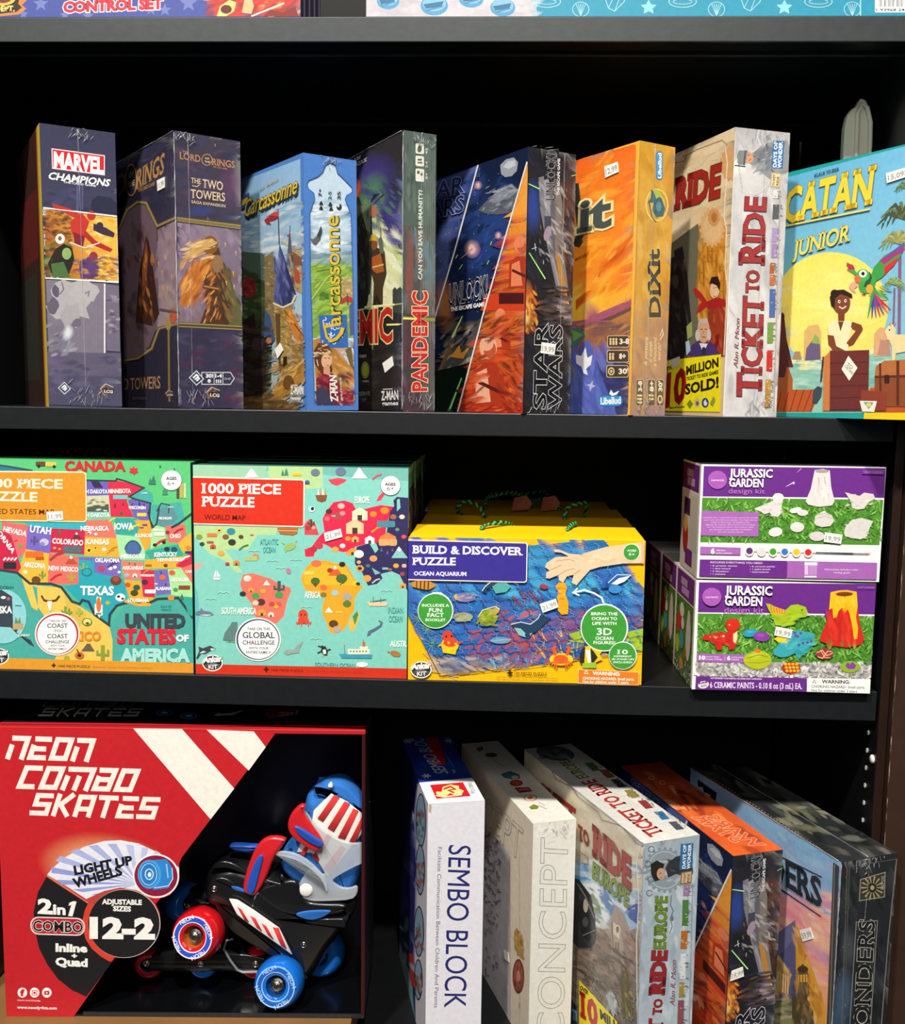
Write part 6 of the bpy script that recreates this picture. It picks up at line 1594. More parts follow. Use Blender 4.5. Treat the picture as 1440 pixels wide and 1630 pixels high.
f.line('980,1084 990,1066 1000,1084', 3, 'f4ece0', True)
jig(f, 594, 1080, 14, '3a2c10')
f.text('100 PIECES PUZZLE', 618, 1088, 784, 1092, 14, '6a5010', bold=.02).text('SEE BACK PANEL FOR CONTENT DETAILS', 522, 1106, 842, 1114, 9, 'a08014', bold=.0)
anker(f, 132, 1064, .92)
sticker(f, '748,722 832,694 846,738 764,768', '21,99')
f.done('front_artwork', M_PRINT)
HZ = KH + .0115
hole_l, hole_r = (.0865, .035, KH + .007), (.186, .034, KH + .007)
yel = [K_]
for k in range(3):
    yel.append(copy_tree(K_))
for k, c in enumerate(yel):
    if k:
        for ch in list(c.children):
            if ch.name.startswith(('price', 'front_art')) and (ch.name.startswith('price')):
                for g in list(ch.children): bpy.data.objects.remove(g)
                bpy.data.objects.remove(ch)
        c.matrix_world = Matrix.Translation((.3817 + (.003, .004, -.002)[k - 1], .0032 + .0985 * k, Z2)) @ Matrix.Rotation(-.009, 4, 'Z')
        c['label'] = ('yellow carry-handle box standing directly behind the undersea puzzle', 'yellow carry-handle box with an orange tag, second behind the undersea puzzle', 'yellow carry-handle box at the very back of the yellow row')[k - 1]
HP = [
    [(.079, .028, KH + .0062), (.086, .034, HZ - .001), (.106, .048, HZ), (.114, .062, KH + .006), (.122, .078, KH + .0005), (.150, .084, KH - .001), (.176, .080, KH), (.186, .066, KH + .006), (.186, .050, HZ), (.180, .038, HZ - .001), (.175, .029, KH + .0064)],
    [(.078, .034, KH + .0072), (.072, .042, HZ + .008), (.055, .050, HZ + .014), (.044, .062, HZ + .002), (.06, .078, KH + .001), (.13, .084, KH - .001), (.195, .080, KH + .001), (.205, .058, HZ + .012), (.195, .046, HZ + .014), (.180, .040, HZ + .009), (.176, .034, KH + .0072)],
    [(.078, .034, KH + .0072), (.079, .042, HZ + .009), (.090, .050, HZ + .012), (.110, .058, HZ + .016), (.125, .062, HZ + .012), (.14, .066, HZ + .004), (.152, .058, HZ + .008), (.170, .048, HZ + .010), (.176, .034, KH + .0072)],
    [(.085, .036, KH + .0075), (.095, .046, HZ + .006), (.13, .060, HZ + .004), (.165, .052, HZ + .010), (.17, .044, HZ + .008), (.175, .036, KH + .0075)]]
for c, h in zip(yel, HP):
    bpy.context.view_layer.update()
    rope(c, h)
M_TAG = mat('orange_card_tag', 'b5643a', 0.6, 0.1)
t = yel[2]
bm = bmesh.new()
for o in ((.112, .020, 0), (.150, .024, .2)):
    q = [(0, 0), (.022, .002), (.027, .010), (.020, .020), (.004, .017)]
    a = o[2]
    lo = [bm.verts.new((o[0] + x * math.cos(a), o[1] + .002 * i + x * math.sin(a), HZ - .005 + z)) for i, (x, z) in enumerate(q)]
    hi = [bm.verts.new(v.co + Vector((0, .0008, .0001))) for v in lo]
    bm.faces.new(lo); bm.faces.new(hi[::-1])
    for i in range(5): bm.faces.new((lo[i], hi[i], hi[(i + 1) % 5], lo[(i + 1) % 5]))
bm_obj('hang_tag', bm, M_TAG, t)

# ------------------------------------------------------------------ craft kits
KIT = 'purple craft kit boxes'


def grass(f, x0, y0, x1, y1, n, inside=None):
    f.dabs(x0 + 8, y0 + 20, x1 - 8, y1 - 16, n, ['5c9a34', '3c7424', '86c44c', '2c5a1c', '74b040', '9cd464'], 9, 3.0, 90, 70, inside)


def title(f, x, y, q, cx, cy):
    f.ell(cx, cy, 52, 50, 'a85cb4', n=30).text('ceramic', cx - 34, cy + 6, cx + 36, cy + 6, 12, 'e4c4ea', bold=.02)
    f.text('JURASSIC', x, y, x + 232 * q, y + 4, 1, 'f6f2f6', bold=.03, up=(2, -46 * q), out='2c1440', ow=.018).text('GARDEN', x - 2, y + 53 * q, x + 182 * q, y + 56 * q, 1, 'f6f2f6', bold=.03, up=(2, -46 * q), out='2c1440', ow=.018)
    f.text('design kit', x - 6, y + 90 * q, x + 192 * q, y + 92 * q, 1, 'c07ac8', bold=.0, up=(0, -28 * q), serif=False)


def side_kit(f, white=False):
    """left end of a kit box"""
    f.fill('f0ece6')
    f.frac(0, .74, .93, .98, '6e2c80').frac(0, 0, .93, .73, 'd8d2c8' if white else '4c7c30')
    if not white:
        for k in range(150):
            x, y = f.rnd.uniform(0, .9), f.rnd.uniform(.2, .71)
            f.frac(x, y, x + .02, y + .03, f.rnd.choice(['5c8c38', '3a6424', '74a048', '2c4c1c']))
        for k in range(110):
            x, y = f.rnd.uniform(0, .9), f.rnd.uniform(0, .18)
            f.frac(x, y, x + .03, y + .022, f.rnd.choice(['b8b4b0', '7c7874', 'd4d0cc', '5c5854']))
    W, Hh = f.w, f.h
    def el(cx, cy, rx, ry, c):
        f.up()
        f._add([(cx * W + rx * W * math.cos(k * .4), cy * Hh + ry * Hh * math.sin(k * .4)) for k in range(16)], [rgb(c)] * 16)
    if white:
        el(.3, .45, .1, .2, 'c8c2b8'); el(.28, .3, .16, .16, 'b02c24'); el(.28, .42, .1, .08, 'd8a03c')
        f.frac(.15, .5, .5, .66, '5c2c6a').frac(.2, .52, .45, .64, '3c1c48').frac(.3, .05, .7, .2, '6e2c80').frac(.5, .2, .9, .7, 'cfc8bc')
    else:
        el(.74, .42, .13, .22, 'cfc6bc'); el(.74, .58, .08, .1, 'cfc6bc'); el(.36, .62, .12, .07, 'ddd6cc'); el(.2, .48, .13, .1, 'c0302c'); el(.42, .5, .08, .06, 'ddd6cc'); el(.38, .34, .13, .09, '3c9c98'); el(.16, .26, .12, .09, 'a8b434'); el(.6, .25, .07, .06, '9c5a2c'); el(.42, .12, .1, .05, 'd88a3c')
    f.frac(.25, .86, .6, .93, 'b894c0').frac(.3, .78, .7, .85, 'b894c0')


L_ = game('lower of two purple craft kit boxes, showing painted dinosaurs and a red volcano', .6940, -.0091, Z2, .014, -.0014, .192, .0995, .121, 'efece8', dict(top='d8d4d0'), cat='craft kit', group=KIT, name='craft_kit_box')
L_.location.z = Z2 + .0004
bpy.context.view_layer.update()
f = spine(L_, .192, .121).set(1020, 690, 3.4286).fill('f1eeea')
f.poly('316,812 1284,822 1278,988 310,976', '6a2c88')
f.poly('310,982 1278,996 1256,1330 300,1318', '4f8c30')
grass(f, 308, 985, 1270, 1262, 900, lambda x, y: y < 1246 + (x - 300) * .03)
f.poly('300,1242 620,1246 1000,1250 1258,1262 1254,1332 298,1318', 'b4b0ac')
f.dabs(300, 1250, 1256, 1326, 560, ['e8e6e2', '7c7a78', 'c8c4c0', '4c4a48', 'f0eeea', '9c9894'], 12, 1.5, 0, 90)
title(f, 458, 877, 1.09, 384, 890)
f.poly('305,1198 575,1204 570,1250 302,1242', 'a464b0').text('10', 316, 1230, 347, 1231, 20, 'f4f0f4', bold=.06).text('ceramic shapes', 352, 1219, 424, 1220, 8, 'e8d4ea').text('to paint & design', 352, 1232, 440, 1233, 8, 'e8d4ea').line('455,1212 455,1236', 2, 'e0c8e4').text('6', 468, 1233, 482, 1234, 22, 'f4f0f4', bold=.06).text('ceramic paints', 488, 1222, 556, 1223, 8, 'e8d4ea').text('included', 488, 1234, 530, 1235, 8, 'e8d4ea')
# red long-neck
f.poly('330,1110 350,1096 400,1092 430,1076 465,1090 470,1068 455,1040 462,1020 490,1008 525,1012 540,1040 530,1065 512,1075 526,1095 520,1140 505,1175 480,1178 470,1150 440,1150 438,1178 412,1180 400,1150 372,1128 335,1124', 'c8281f').ell(500, 1040, 36, 30, 'd4301f').poly('500,1092 522,1078 524,1110 512,1150 500,1130', 'ecd8a0')
for x, y in ((377, 1104), (405, 1110), (427, 1108), (447, 1104)): f.ell(x, y, 8, 7, 'e8b880', n=10)
f.ell(480, 1042, 4, 4, 'f0d8d0', n=8).dabs(360, 1080, 520, 1160, 12, ['d83a28', 'b4201c'], 16, 1.6)
f.ell(594, 1086, 42, 22, '2c9cb4', -10).ell(655, 1106, 46, 26, '8a3ca4', 5).glow(650, 1098, 30, 12, 'a45cbc').glow(590, 1080, 26, 10, '50b8cc')
# green crested one
f.poly('678,925 700,928 740,950 785,962 815,935 850,930 895,945 905,970 895,1000 850,1005 830,1010 820,1040 790,1048 730,1045 715,1000 690,955', 'a4c022').poly('690,930 785,962 790,985 720,985', 'e0b42c')
for k in range(6): f.line([(705 + 15 * k, 938 + 5 * k), (712 + 14 * k, 975 + 2 * k)], 5, 'd8642c')
f.ell(875, 962, 5, 5, '3a4a10', n=8).dabs(730, 980, 890, 1040, 14, ['b4d030', '88a41c'], 18, 1.6)
# blue one with yellow frill
f.poly('718,1180 740,1160 760,1130 800,1090 850,1070 900,1080 944,1090 940,1120 915,1150 910,1195 880,1200 860,1230 845,1215 840,1195 800,1215 760,1220 722,1205', '3aa6b0').poly('722,1118 745,1105 800,1120 790,1160 755,1145', 'e8d420').dabs(760, 1080, 930, 1200, 18, ['50b8c0', '2c8c98', '44b0b8'], 18, 1.6)
for x, y in ((835, 1085), (868, 1088), (852, 1105), (858, 1152), (880, 1142), (905, 1138), (925, 1132), (840, 1100)): f.ell(x, y, 8, 8, '6a4a9c', n=9)
# volcano
f.poly('1030,865 1070,855 1120,852 1172,862 1180,960 1190,1040 1214,1120 1195,1150 1120,1166 1030,1155 975,1130 975,1105 1005,1040 1022,960', 'cf2a20').dabs(1020, 990, 1170, 1130, 40, ['e03a28', 'b41e1a', 'd83428', 'c02420'], 22, 2.2, 80, 14)
f.poly('1030,865 1070,855 1120,852 1172,862 1178,940 1168,1000 1180,1060 1175,1118 1158,1120 1150,1060 1135,985 1120,945 1108,975 1092,950 1075,965 1062,1000 1045,1005 1040,950 1022,960', 'f0bc20').ell(1104, 874, 48, 13, '8a4a1c').ell(1104, 868, 56, 15, 'e8b020').ell(1106, 874, 46, 11, '7a3c18').dabs(1050, 895, 1160, 960, 20, ['f8d040', 'e0a418'], 13, 1.6, 90)
f.ell(632, 1232, 76, 52, 'b4c020').glow(620, 1205, 50, 26, 'd0d848').line('575,1225 640,1205 690,1218', 6, '8c9a18').line('565,1245 640,1250 700,1238', 5, '94a01c').ell(632, 1184, 18, 12, 'e0782c')
f.ell(998, 1200, 48, 30, '9a3048').line('955,1195 985,1180 1010,1210 1042,1195', 5, 'e8c070').line('960,1215 985,1225 1015,1185 1036,1188', 5, 'e8c070').line('975,1180 1000,1220 1030,1222', 4, 'e8c070')
f.ell(815, 1276, 50, 34, 'b0341c')
for k in range(12): f.ell(785 + 20 * (k % 4) + (k // 4) * 4, 1256 + 18 * (k // 4), 9, 8, 'f0b430', n=8)
f.ell(1136, 1270, 54, 32, '8ab02c').poly('1115,1255 1125,1245 1135,1258 1150,1242 1160,1255 1172,1262 1160,1282 1130,1284 1112,1270', '8a3ca0')
f.poly('298,1322 900,1332 896,1406 294,1394', '6a2c88').text('6 CERAMIC PAINTS - 0.10 fl oz (3 mL) EA.', 374, 1384, 874, 1391, 1, 'f0e8f2', bold=.012, up=(0, -32), serif=True).text('NOT INTENDED TO BE INGESTED. USE UNDER ADULT SUPERVISION', 378, 1336, 655, 1341, 8, 'e8dcec', bold=.03)
f.ell(338, 1368, 30, 20, 'e8e4e8', -10).text('Anker', 312, 1368, 364, 1356, 14, '4c2460', bold=.04).text('KIT', 328, 1382, 358, 1376, 10, '4c2460', bold=.04)
f.poly('904,1332 1248,1338 1244,1416 900,1406', 'f4f2ee').line('902,1332 900,1406', 3, '8a8a8a').text('WARNING:', 983, 1360, 1135, 1363, 20, '2c2c2e', bold=.03).text('CHOKING HAZARD: Small parts.', 926, 1384, 1218, 1390, 15, '3a3a3c', bold=.01).text('Not for children under 3 years.', 926, 1405, 1178, 1411, 14, '3a3a3c', bold=.01).line('932,1358 942,1342 951,1358', 2.5, '3a3a3c', True)
f.text('CRAFT & DESIGN', 1176, 842, 1268, 843, 9, 'a878b4')
sticker(f, '733,1050 823,1068 812,1116 722,1098', '19,99')
f.done('front_artwork', M_PRINT)
f = cover(L_, .0995, .121)
side_kit(f)
f.done('side_artwork', M_PRINT)

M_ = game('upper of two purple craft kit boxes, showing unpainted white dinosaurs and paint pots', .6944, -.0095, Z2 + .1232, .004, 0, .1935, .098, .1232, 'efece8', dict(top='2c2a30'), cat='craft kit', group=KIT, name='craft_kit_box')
f = spine(M_, .1935, .1232).set(1020, 690, 3.4286).fill('f1eeea')
f.poly('342,178 1334,190 1326,352 336,344', '6a2c88')
f.line('790,290 830,268', (2, 5), 'e8dcec').line('848,215 875,190', (1, 4), 'c8a8d0').ell(833, 270, 4, 8, 'e8dcec')
f.poly('334,350 1322,362 1300,610 322,594', '4f8c30')
grass(f, 330, 352, 1316, 600, 760)
title(f, 482, 236, 1.0, 416, 253)
f.poly('330,420 642,430 638,562 324,556', 'a866b4')
for k, w in enumerate((150, 145, 105, 135, 125, 115, 70)): f.text(('Unleash your creativity as you paint and design', 'your very own dinosaur garden. You have all you', 'need to decorate 10 pottery-like', 'figures & stones. Dinosaurs and shapes', 'are on hand to show you colours and', 'get started in your garden of dreams', 'with your ceramic friends!')[k], 486 - w, 461 + 13 * k, 486 + w, 462 + 13 * k, 7, 'e6d2ea', bold=.0)
WH = 'dcd6d2'
f.poly('618,408 650,396 700,375 720,365 715,350 730,326 765,330 778,350 770,368 765,395 768,430 745,455 715,450 700,432 672,440 660,428 625,416', WH).ell(747, 350, 31, 25, 'e4dedb').dabs(650, 370, 765, 450, 16, ['eae4e2', 'c4bcb8', 'd0c8c6'], 9, 1.6)
f.poly('945,200 990,193 1028,202 1035,290 1054,370 1040,392 970,400 910,388 896,370 925,300', 'ddd7d4').ell(986, 206, 38, 10, 'a49c98').dabs(945, 250, 1025, 370, 30, ['ece6e4', 'c8c0bc', 'd4ccc8'], 10, 2.4, 85, 15).line('965,240 970,270', 5, 'b4aca8').line('1000,235 1003,275', 5, 'b4aca8')
f.poly('1110,320 1150,330 1190,340 1215,322 1265,330 1275,355 1240,375 1215,410 1180,415 1150,405 1140,365', 'd8d0cc').dabs(1120, 330, 1265, 405, 14, ['e4dedb', 'c0b6b2'], 9, 1.6)
f.ell(842, 418, 34, 15, 'e6e2df', -12).ell(880, 432, 30, 17, 'dcd6d3').ell(850, 510, 38, 28, WH).ell(732, 537, 38, 25, 'e2dcd9', -10).ell(958, 560, 42, 26, 'd4ccc9').glow(848, 500, 22, 14, 'f0ecea').glow(730, 530, 20, 12, 'f0ecea')
f.poly('942,488 950,450 985,425 1000,420 1010,432 1040,445 1050,480 1030,505 985,510 955,502', 'd6d0cc').line('950,465 1000,450 1045,462', 4, 'b8b0ac').line('965,445 1000,436 1030,446', 4, 'b8b0ac')
f.poly('1105,545 1112,510 1150,470 1200,460 1265,478 1245,515 1230,560 1195,578 1150,570 1110,560', 'd4ceca').dabs(1115, 480, 1240, 570, 18, ['e2dcd9', 'bcb4b0', 'c8c0bc'], 9, 1.6)
f.poly('322,616 542,622 540,662 321,658', 'a866b4').text('6', 381, 653, 399, 653, 26, 'f6f2f6', bold=.07).text('vibrant', 408, 640, 458, 641, 9, 'ead8ee').text('paint colours', 408, 655, 494, 656, 9, 'ead8ee')
for x, y, c in ((590, 640, '5c3474'), (655, 642, 'd8d4d0'), (718, 644, '4c9c34'), (782, 645, '3c74c0'), (846, 646, 'e0c020'), (910, 648, 'd42c34')):
    f.rect(x + 18, y - 3, x + 46, y + 3, 'd0ccc8').ell(x, y + 4, 24, 25, 'dedad6').ell(x, y, 18, 18, c)
f.poly('952,646 1155,650 1155,658 952,652', '3c4450').poly('1155,651 1230,652 1230,658 1155,657', '707880').poly('1228,650 1258,652 1228,659', 'd8905c')
f.poly('320,686 796,694 793,788 316,778', '6a2c88').poly('797,694 1286,704 1282,797 794,788', 'a463b0')
f.text('INCLUDES EVERYTHING YOU NEED!', 377, 706, 660, 711, 10, 'ead8ee', bold=.01, serif=True)
for k, t in enumerate(('8 ceramic stones', '1 dino mound', '2 dinosaurs', '1 volcano')): f.text('• ' + t, 377, 724 + 15 * k, 377 + 9 * len(t), 725 + 15 * k, 8, 'ead8ee', bold=.01)
for k, t in enumerate(('6 ceramic paints', '1 paint brush', 'instructions')): f.text('• ' + t, 592, 728 + 15 * k, 592 + 8.5 * len(t), 729 + 15 * k, 8, 'ead8ee', bold=.01)
f.rect(890, 702, 960, 718, 'f4f2f4').rect(889, 776, 955, 784, 'f4f2f4').rect(890, 720, 910, 770, 'd8bcdc').rect(914, 720, 956, 770, 'c89cd0')
for k in range(5): f.line([(916, 728 + 9 * k), (952, 728 + 9 * k)], 2.5, '8c4c9a')
f.text('Instructions include a color', 1000, 744, 1184, 747, 9, 'ead8ee', bold=.01).text('mixing guide', 1048, 761, 1138, 763, 9, 'ead8ee', bold=.01)
f.poly('1206,196 1326,200 1325,224 1205,220', '7c3c98').text('CRAFT & DESIGN', 1218, 214, 1312, 216, 9, 'a878b4')
sticker(f, '1000,538 1096,552 1088,602 994,590', '19,99')
f.done('front_artwork', M_PRINT)
f = cover(M_, .098, .1232)
side_kit(f, True)
f.done('side_artwork', M_PRINT)
for k in (1, 2):
    c = copy_tree(L_)
    for ch in list(c.children):
        if ch.name.startswith('price'):
            for g in list(ch.children): bpy.data.objects.remove(g)
            bpy.data.objects.remove(ch)
    c.matrix_world = Matrix.Translation((.6940 - .0022 * k + .001, -.0091 + .1012 * k, Z2 + .0004)) @ Matrix.Rotation(.014, 4, 'Z')
    c['label'] = ('purple craft kit box directly behind the painted dinosaur kit', 'rearmost purple craft kit box, at the back of the shelf beside the yellow boxes')[k - 1]
# ------------------------------------------------------------------ bottom row
ZD = Z3 - .0055
bm = bmesh.new(); add_box(bm, XL + .001, .318, -.034, .20, 0, -.7148 - ZD)
pl = bm_obj('plank', bm, M_OAK, bevel=.001)
pl.location = (0, 0, ZD)
tag(pl, 'tan wooden platform under the red skate box at the lower left', 'plank')

# ---- skate box with an open display window
NW, ND, NH = .4207, .153, .3513
N_ = empty('skate_box', (-.0879, .0004, -.7146), .049, 0)
N_.rotation_mode = 'XYZ'
tag(N_, 'large red display box with white stripes and slanted white lettering, holding a roller skate', 'skate box')
bpy.context.view_layer.update()
M_NAVY = mat('navy_inner_card', '0c0f2c', 0.35, 0.2, 30)
M_NFLR = mat('black_gloss_card', '08090c', 0.16, 0.2, 30)
M_RED = mat('red_card', 'b81e24', 0.4, 0.06)
M_BCARD = mat('black_card', '101114', 0.4, 0.15)
t_ = .0012
TILT = .0117 * 0
bm = bmesh.new()
add_box(bm, 0, NW, ND - t_, ND, 0, NH, 0)
add_box(bm, 0, t_, t_, ND - t_, 0, NH, 1)
add_box(bm, NW - t_, NW, 0, ND - t_, 0, NH, 2)
add_box(bm, t_, NW - t_, 0, ND - t_, 0, t_ * 2, 3)
add_box(bm, 0, NW, t_, ND - t_, NH - t_, NH, 2)
bm_obj('carton', bm, [M_NAVY, M_RED, M_BCARD, M_NFLR], N_)
bm = bmesh.new()
add_box(bm, -.0005, NW + .0005, -.0012, .0062, NH - .0048, NH + .0006)
bm_obj('lid_edge', bm, M_RED, N_, bevel=.0008)
bm = bmesh.new()
add_box(bm, .09, NW, -.0004, .0008, 0, .0052)
bm_obj('window_sill', bm, mat('worn_black_card', '26262a', .4, .5, 200), N_)
bm = bmesh.new()
add_box(bm, NW - .0035, NW, -.0006, .0008, .005, NH - .005)
bm_obj('window_jamb', bm, mat('dark_red_card', '3a1014', .4, .2), N_)

f = Face(N_, (0, -.0013, 0), (1, 0, 0), (0, 0, 1), NW, NH).set(0, 1110, 3.1333)
PAN = f.pts('-60,150 1371,181 905,800 893,830 893,885 880,935 850,985 800,1002 775,1030 796,1080 800,1150 770,1225 705,1280 625,1299 572,1299 362,1600 -60,1600')
PU = [f.uv(*p) for p in PAN]
PU = [(max(0, min(NW, x)), max(0.0003, min(NH - .005, z))) for x, z in PU]
bm = bmesh.new()
add_prism(bm, PU, -.0012, 0.0, 0)
bmesh.ops.recalc_face_normals(bm, faces=bm.faces)
bm_obj('front_panel', bm, M_RED, N_)
f.poly(PAN, 'c0222a')
f.poly('660,150 905,155 1168,455 1050,608', 'ece8de').poly('1030,161 1265,170 1325,248 1240,365', 'ece8de')
f.poly('1265,168 1371,181 1325,248', 'c0222a')
GL = dict(N=[[(.12, 0), (.12, .62)], [(0, .89), (.88, .89), (.88, 0)]], E=[[(.08, .89), (1, .89)], [(1, .11), (.12, .11), (.12, .64)], [(.12, .48), (.86, .48)]], O=[[(.12, .11), (.88, .11), (.88, .89), (.12, .89)]], C=[[(1, .89), (.12, .89), (.12, .11), (.95, .11)]], M=[[(.08, 0), (.08, .62)], [(0, .89), (.92, .89), (.92, 0)], [(.5, 0), (.5, .62)]], B=[[(0, .89), (.87, .89), (.87, .11), (.12, .11), (.12, .64)], [(.12, .5), (.87, .5)]], S=[[(1, .89), (.12, .89), (.12, .5), (.88, .5), (.88, .11), (-.05, .11)]], K=[[(.12, 0), (.12, 1)], [(.92, 1), (.34, .52), (.92, 0)]], A=[[(.12, 0), (.12, .89), (.88, .89), (.88, 0)], [(.12, .36), (.88, .36)]], T=[[(-.05, .89), (1.05, .89)], [(.5, .89), (.5, 0)]])


def speed_word(f, word, x0, y0, x1, y1, up, col, gap=.2):
    """square, slanted display letters"""
    ws = [1.5 if c == 'M' else 1.0 for c in word]
    tot = sum(ws) + gap * (len(word) - 1)
    L = math.hypot(x1 - x0, y1 - y0)
    x = 0
    for c, w in zip(word, ws):
        for st in GL[c]:
            P = []
            for a, b in st:
                q = (x + a * w) / tot
                P.append((x0 + (x1 - x0) * q + up[0] * b, y0 + (y1 - y0) * q + up[1] * b))
            f.line(P, .215 * abs(up[1]), col, c == 'O')
        x += w + gap


W_ = 'ebe7dd'
speed_word(f, 'NEON', 26, 308, 440, 322, (40, -118), W_)
speed_word(f, 'COMBO', 80, 456, 655, 474, (48, -118), W_)
speed_word(f, 'SKATES', 148, 588, 768, 610, (36, -112), W_)
# light-up badge
f.glow(530, 850, 350, 178, 'f0a058', None, 8, 36)
f.glow(530, 855, 330, 165, 'f4c88c', None, 8, 36)
f.poly('235,885 255,860 320,800 420,745 520,716 600,712 690,728 780,770 850,815 893,850 893,900 870,960 820,995 770,1002 720,985 680,960 600,950 520,970 440,1012 330,940', 'e4e4ee')
for k in range(13):
    a0, a1 = 2.1 + k * .235, 2.1 + k * .235 + .11
    P = [(690, 930)]
    for a in (a0, a1): P.append((690 + 520 * math.cos(a + .55), 930 + 300 * math.sin(a + .55)))
    cl = []
    for px, py in P[1:]:
        d = 1.0
        while d > .2 and (((690 + (px - 690) * d - 565) / 316) ** 2 + ((930 + (py - 930) * d - 860) / 134) ** 2) > 1: d -= .03
        cl.append((690 + (px - 690) * d, 930 + (py - 930) * d))
    f.poly([P[0]] + cl, ['8f9cd8', 'a8b2e0', 'bcc4e8'][min(2, k // 4)])
f.poly('420,1010 520,965 600,948 700,968 760,1005 690,1000 600,985 520,1000 452,1035', 'b8443c')
f.text('LIGHT UP', 376, 884, 660, 832, 1, '1c1c20', bold=.05, up=(-8, -44)).text('WHEELS', 376, 950, 610, 884, 1, '1c1c20', bold=.05, up=(-14, -46))
f.ell(778, 890, 116, 110, 'f0eeea', 12, 40).ell(778, 890, 108, 102, '8c1c3c', 12, 40)
f.poly('760,812 830,806 860,850 862,905 840,950 765,960', '2f86d0').ell(745, 882, 58, 72, '4aa0dc', 0, 30).ell(742, 882, 48, 62, '2a7cc4', 0, 30).line([(742 + 40 * math.cos(k * .35), 882 + 54 * math.sin(k * .35)) for k in range(18)], 4, 'a8d8f4', True).line([(744 + 20 * math.cos(k * .5), 882 + 26 * math.sin(k * .5)) for k in range(13)], 5, 'd4ecf8', True).ell(746, 884, 9, 12, 'e8f4fa').line('770,950 840,940 862,905 858,850', 4, 'c8e8f8').line('830,830 838,900', 6, '9cd4f4')
# black sector
f.poly('232,895 440,1030 425,1060 415,1100 415,1150 425,1200 455,1250 500,1290 560,1320 430,1492 360,1460 290,1405 235,1330 195,1250 172,1150 168,1070 190,970', '1d1c1e')
f.line('235,890 440,1025', 5, 'd8806c').poly('440,1025 422,1065 412,1110 414,1160 430,1210 460,1255 505,1293 548,1318 572,1299 520,1260 480,1215 455,1160 452,1110 462,1060 470,1030', 'd8402f')
f.ell(620, 1128, 180, 171, 'cfc8c2', 0, 44).ell(618, 1128, 178, 169, '1e1d1f', 0, 44)
f.text('ADJUSTABLE', 511, 1030, 706, 1034, 1, 'f0eee8', bold=.05, up=(0, -25)).text('SIZES', 566, 1064, 652, 1067, 1, 'f0eee8', bold=.05, up=(0, -25)).text('12-2', 458, 1196, 762, 1200, 1, 'f2f0ea', bold=.06, up=(0, -100))
f.text('2', 195, 1074, 256, 1078, 1, 'f2f0ea', bold=.05, up=(0, -72)).text('in', 268, 1080, 324, 1083, 1, 'f2f0ea', bold=.04, up=(0, -52)).poly('340,1090 356,1034 342,1040 346,1024 366,1016 382,1018 362,1092', 'f2f0ea')
f.rect(152, 1092, 424, 1182, 'e8dcd8', 40, 8).rect(158, 1098, 418, 1176, 'b42430', 36, 8)
f.text('COMBO', 166, 1164, 412, 1172, 1, '1c1c1e', bold=.02, up=(0, -54), out='f0eae4', ow=.035)
f.text('Inline', 281, 1266, 432, 1270, 1, 'f2f0ea', bold=.05, up=(0, -40)).text('+', 360, 1300, 382, 1301, 1, 'f2f0ea', bold=.06, up=(0, -24)).text('Quad', 280, 1336, 434, 1342, 1, 'f2f0ea', bold=.05, up=(0, -40))
for x in (112, 173, 234): f.ell(x, 1472, 24, 25, 'f2eee8', 0, 22)
f.text('f', 104, 1488, 120, 1488, 1, 'c0222a', bold=.06, up=(0, -32)).rect(160, 1460, 186, 1486, 'c0222a', 6).rect(163, 1463, 183, 1483, 'f2eee8', 5).ell(173, 1473, 6, 6, 'c0222a').rect(221, 1463, 247, 1483, 'c0222a', 6).poly('230,1467 230,1479 240,1473', 'f2eee8')
f.text('neon.worldwide', 87, 1513, 202, 1517, 1, 'e8d0cc', bold=.01, up=(0, -10)).text('www.neonlyghts.com', 87, 1551, 283, 1556, 1, 'f0e4e0', bold=.04, up=(0, -14))
f.done('front_artwork', M_PRINT)
f = lid(N_, NW, ND, NH).set(0, 1110, 3.1333).fill('0d0e12')
f.z = .0008
f.frac(0, 0, 1, .09, 'b81e26').frac(0, .035, 1, .05, '3a1014')
speed_word(f, 'SKATES', 190, 97, 685, 99, (34, -42), 'd8d6d2')
speed_word(f, 'COMBO', 205, 52, 660, 52, (30, -40), '9a9a9c')  # white word inked grey: shade under the shelf put into the colour
for x, y in ((820, 80), (940, 95)): f.ell(x, y, 44, 17, '2a6ca4').ell(x, y, 34, 12, '15405f').ell(x, y, 20, 7, '5c9cc4').ell(x, y, 8, 3, 'd0e8f4')
f.poly('1066,92 1095,78 1095,85 1150,82 1205,66 1212,70 1160,92 1095,94 1095,100', 'c8c8c8').poly('1310,65 1480,38 1500,80 1340,112', '8c1c24').text('2in1', 1390, 98, 1480, 88, 1, 'd8a098', bold=.05, up=(6, -22))
f.done('lid_artwork', M_PRINT)
f = rightside(N_, NW, ND, NH).set(0, 1110, 3.1333).fill('1a0c10').frac(0, 0, .06, 1, '7a1820')
f.done('side_artwork', M_PRINT)

# ---- the roller skate in the window
SK = empty('roller_skate', (.225, .0836, -.709))
tag(SK, 'black and red adjustable roller skate with striped blue liner, inside the red display box', 'roller skate')
SKI = SK.matrix_world.inverted()
S0 = Vector(SK.location)


def SP(x, y, Y):
    """point of the skate: photo-traced outline laid in a plane at depth Y, in the skate's own frame"""
    X, Z = 190 + x / 3.2605, 1130 + y / 3.2605
    d = CF + CR * ((X - 720) / CAM_F) - CU * ((Z - 815) / CAM_F)
    return CAM_C + d * ((Y - CAM_C.y) / d.y) - S0


def pl_pts(t):
    v = [float(q) for q in t.replace(',', ' ').split()]
    return list(zip(v[::2], v[1::2]))


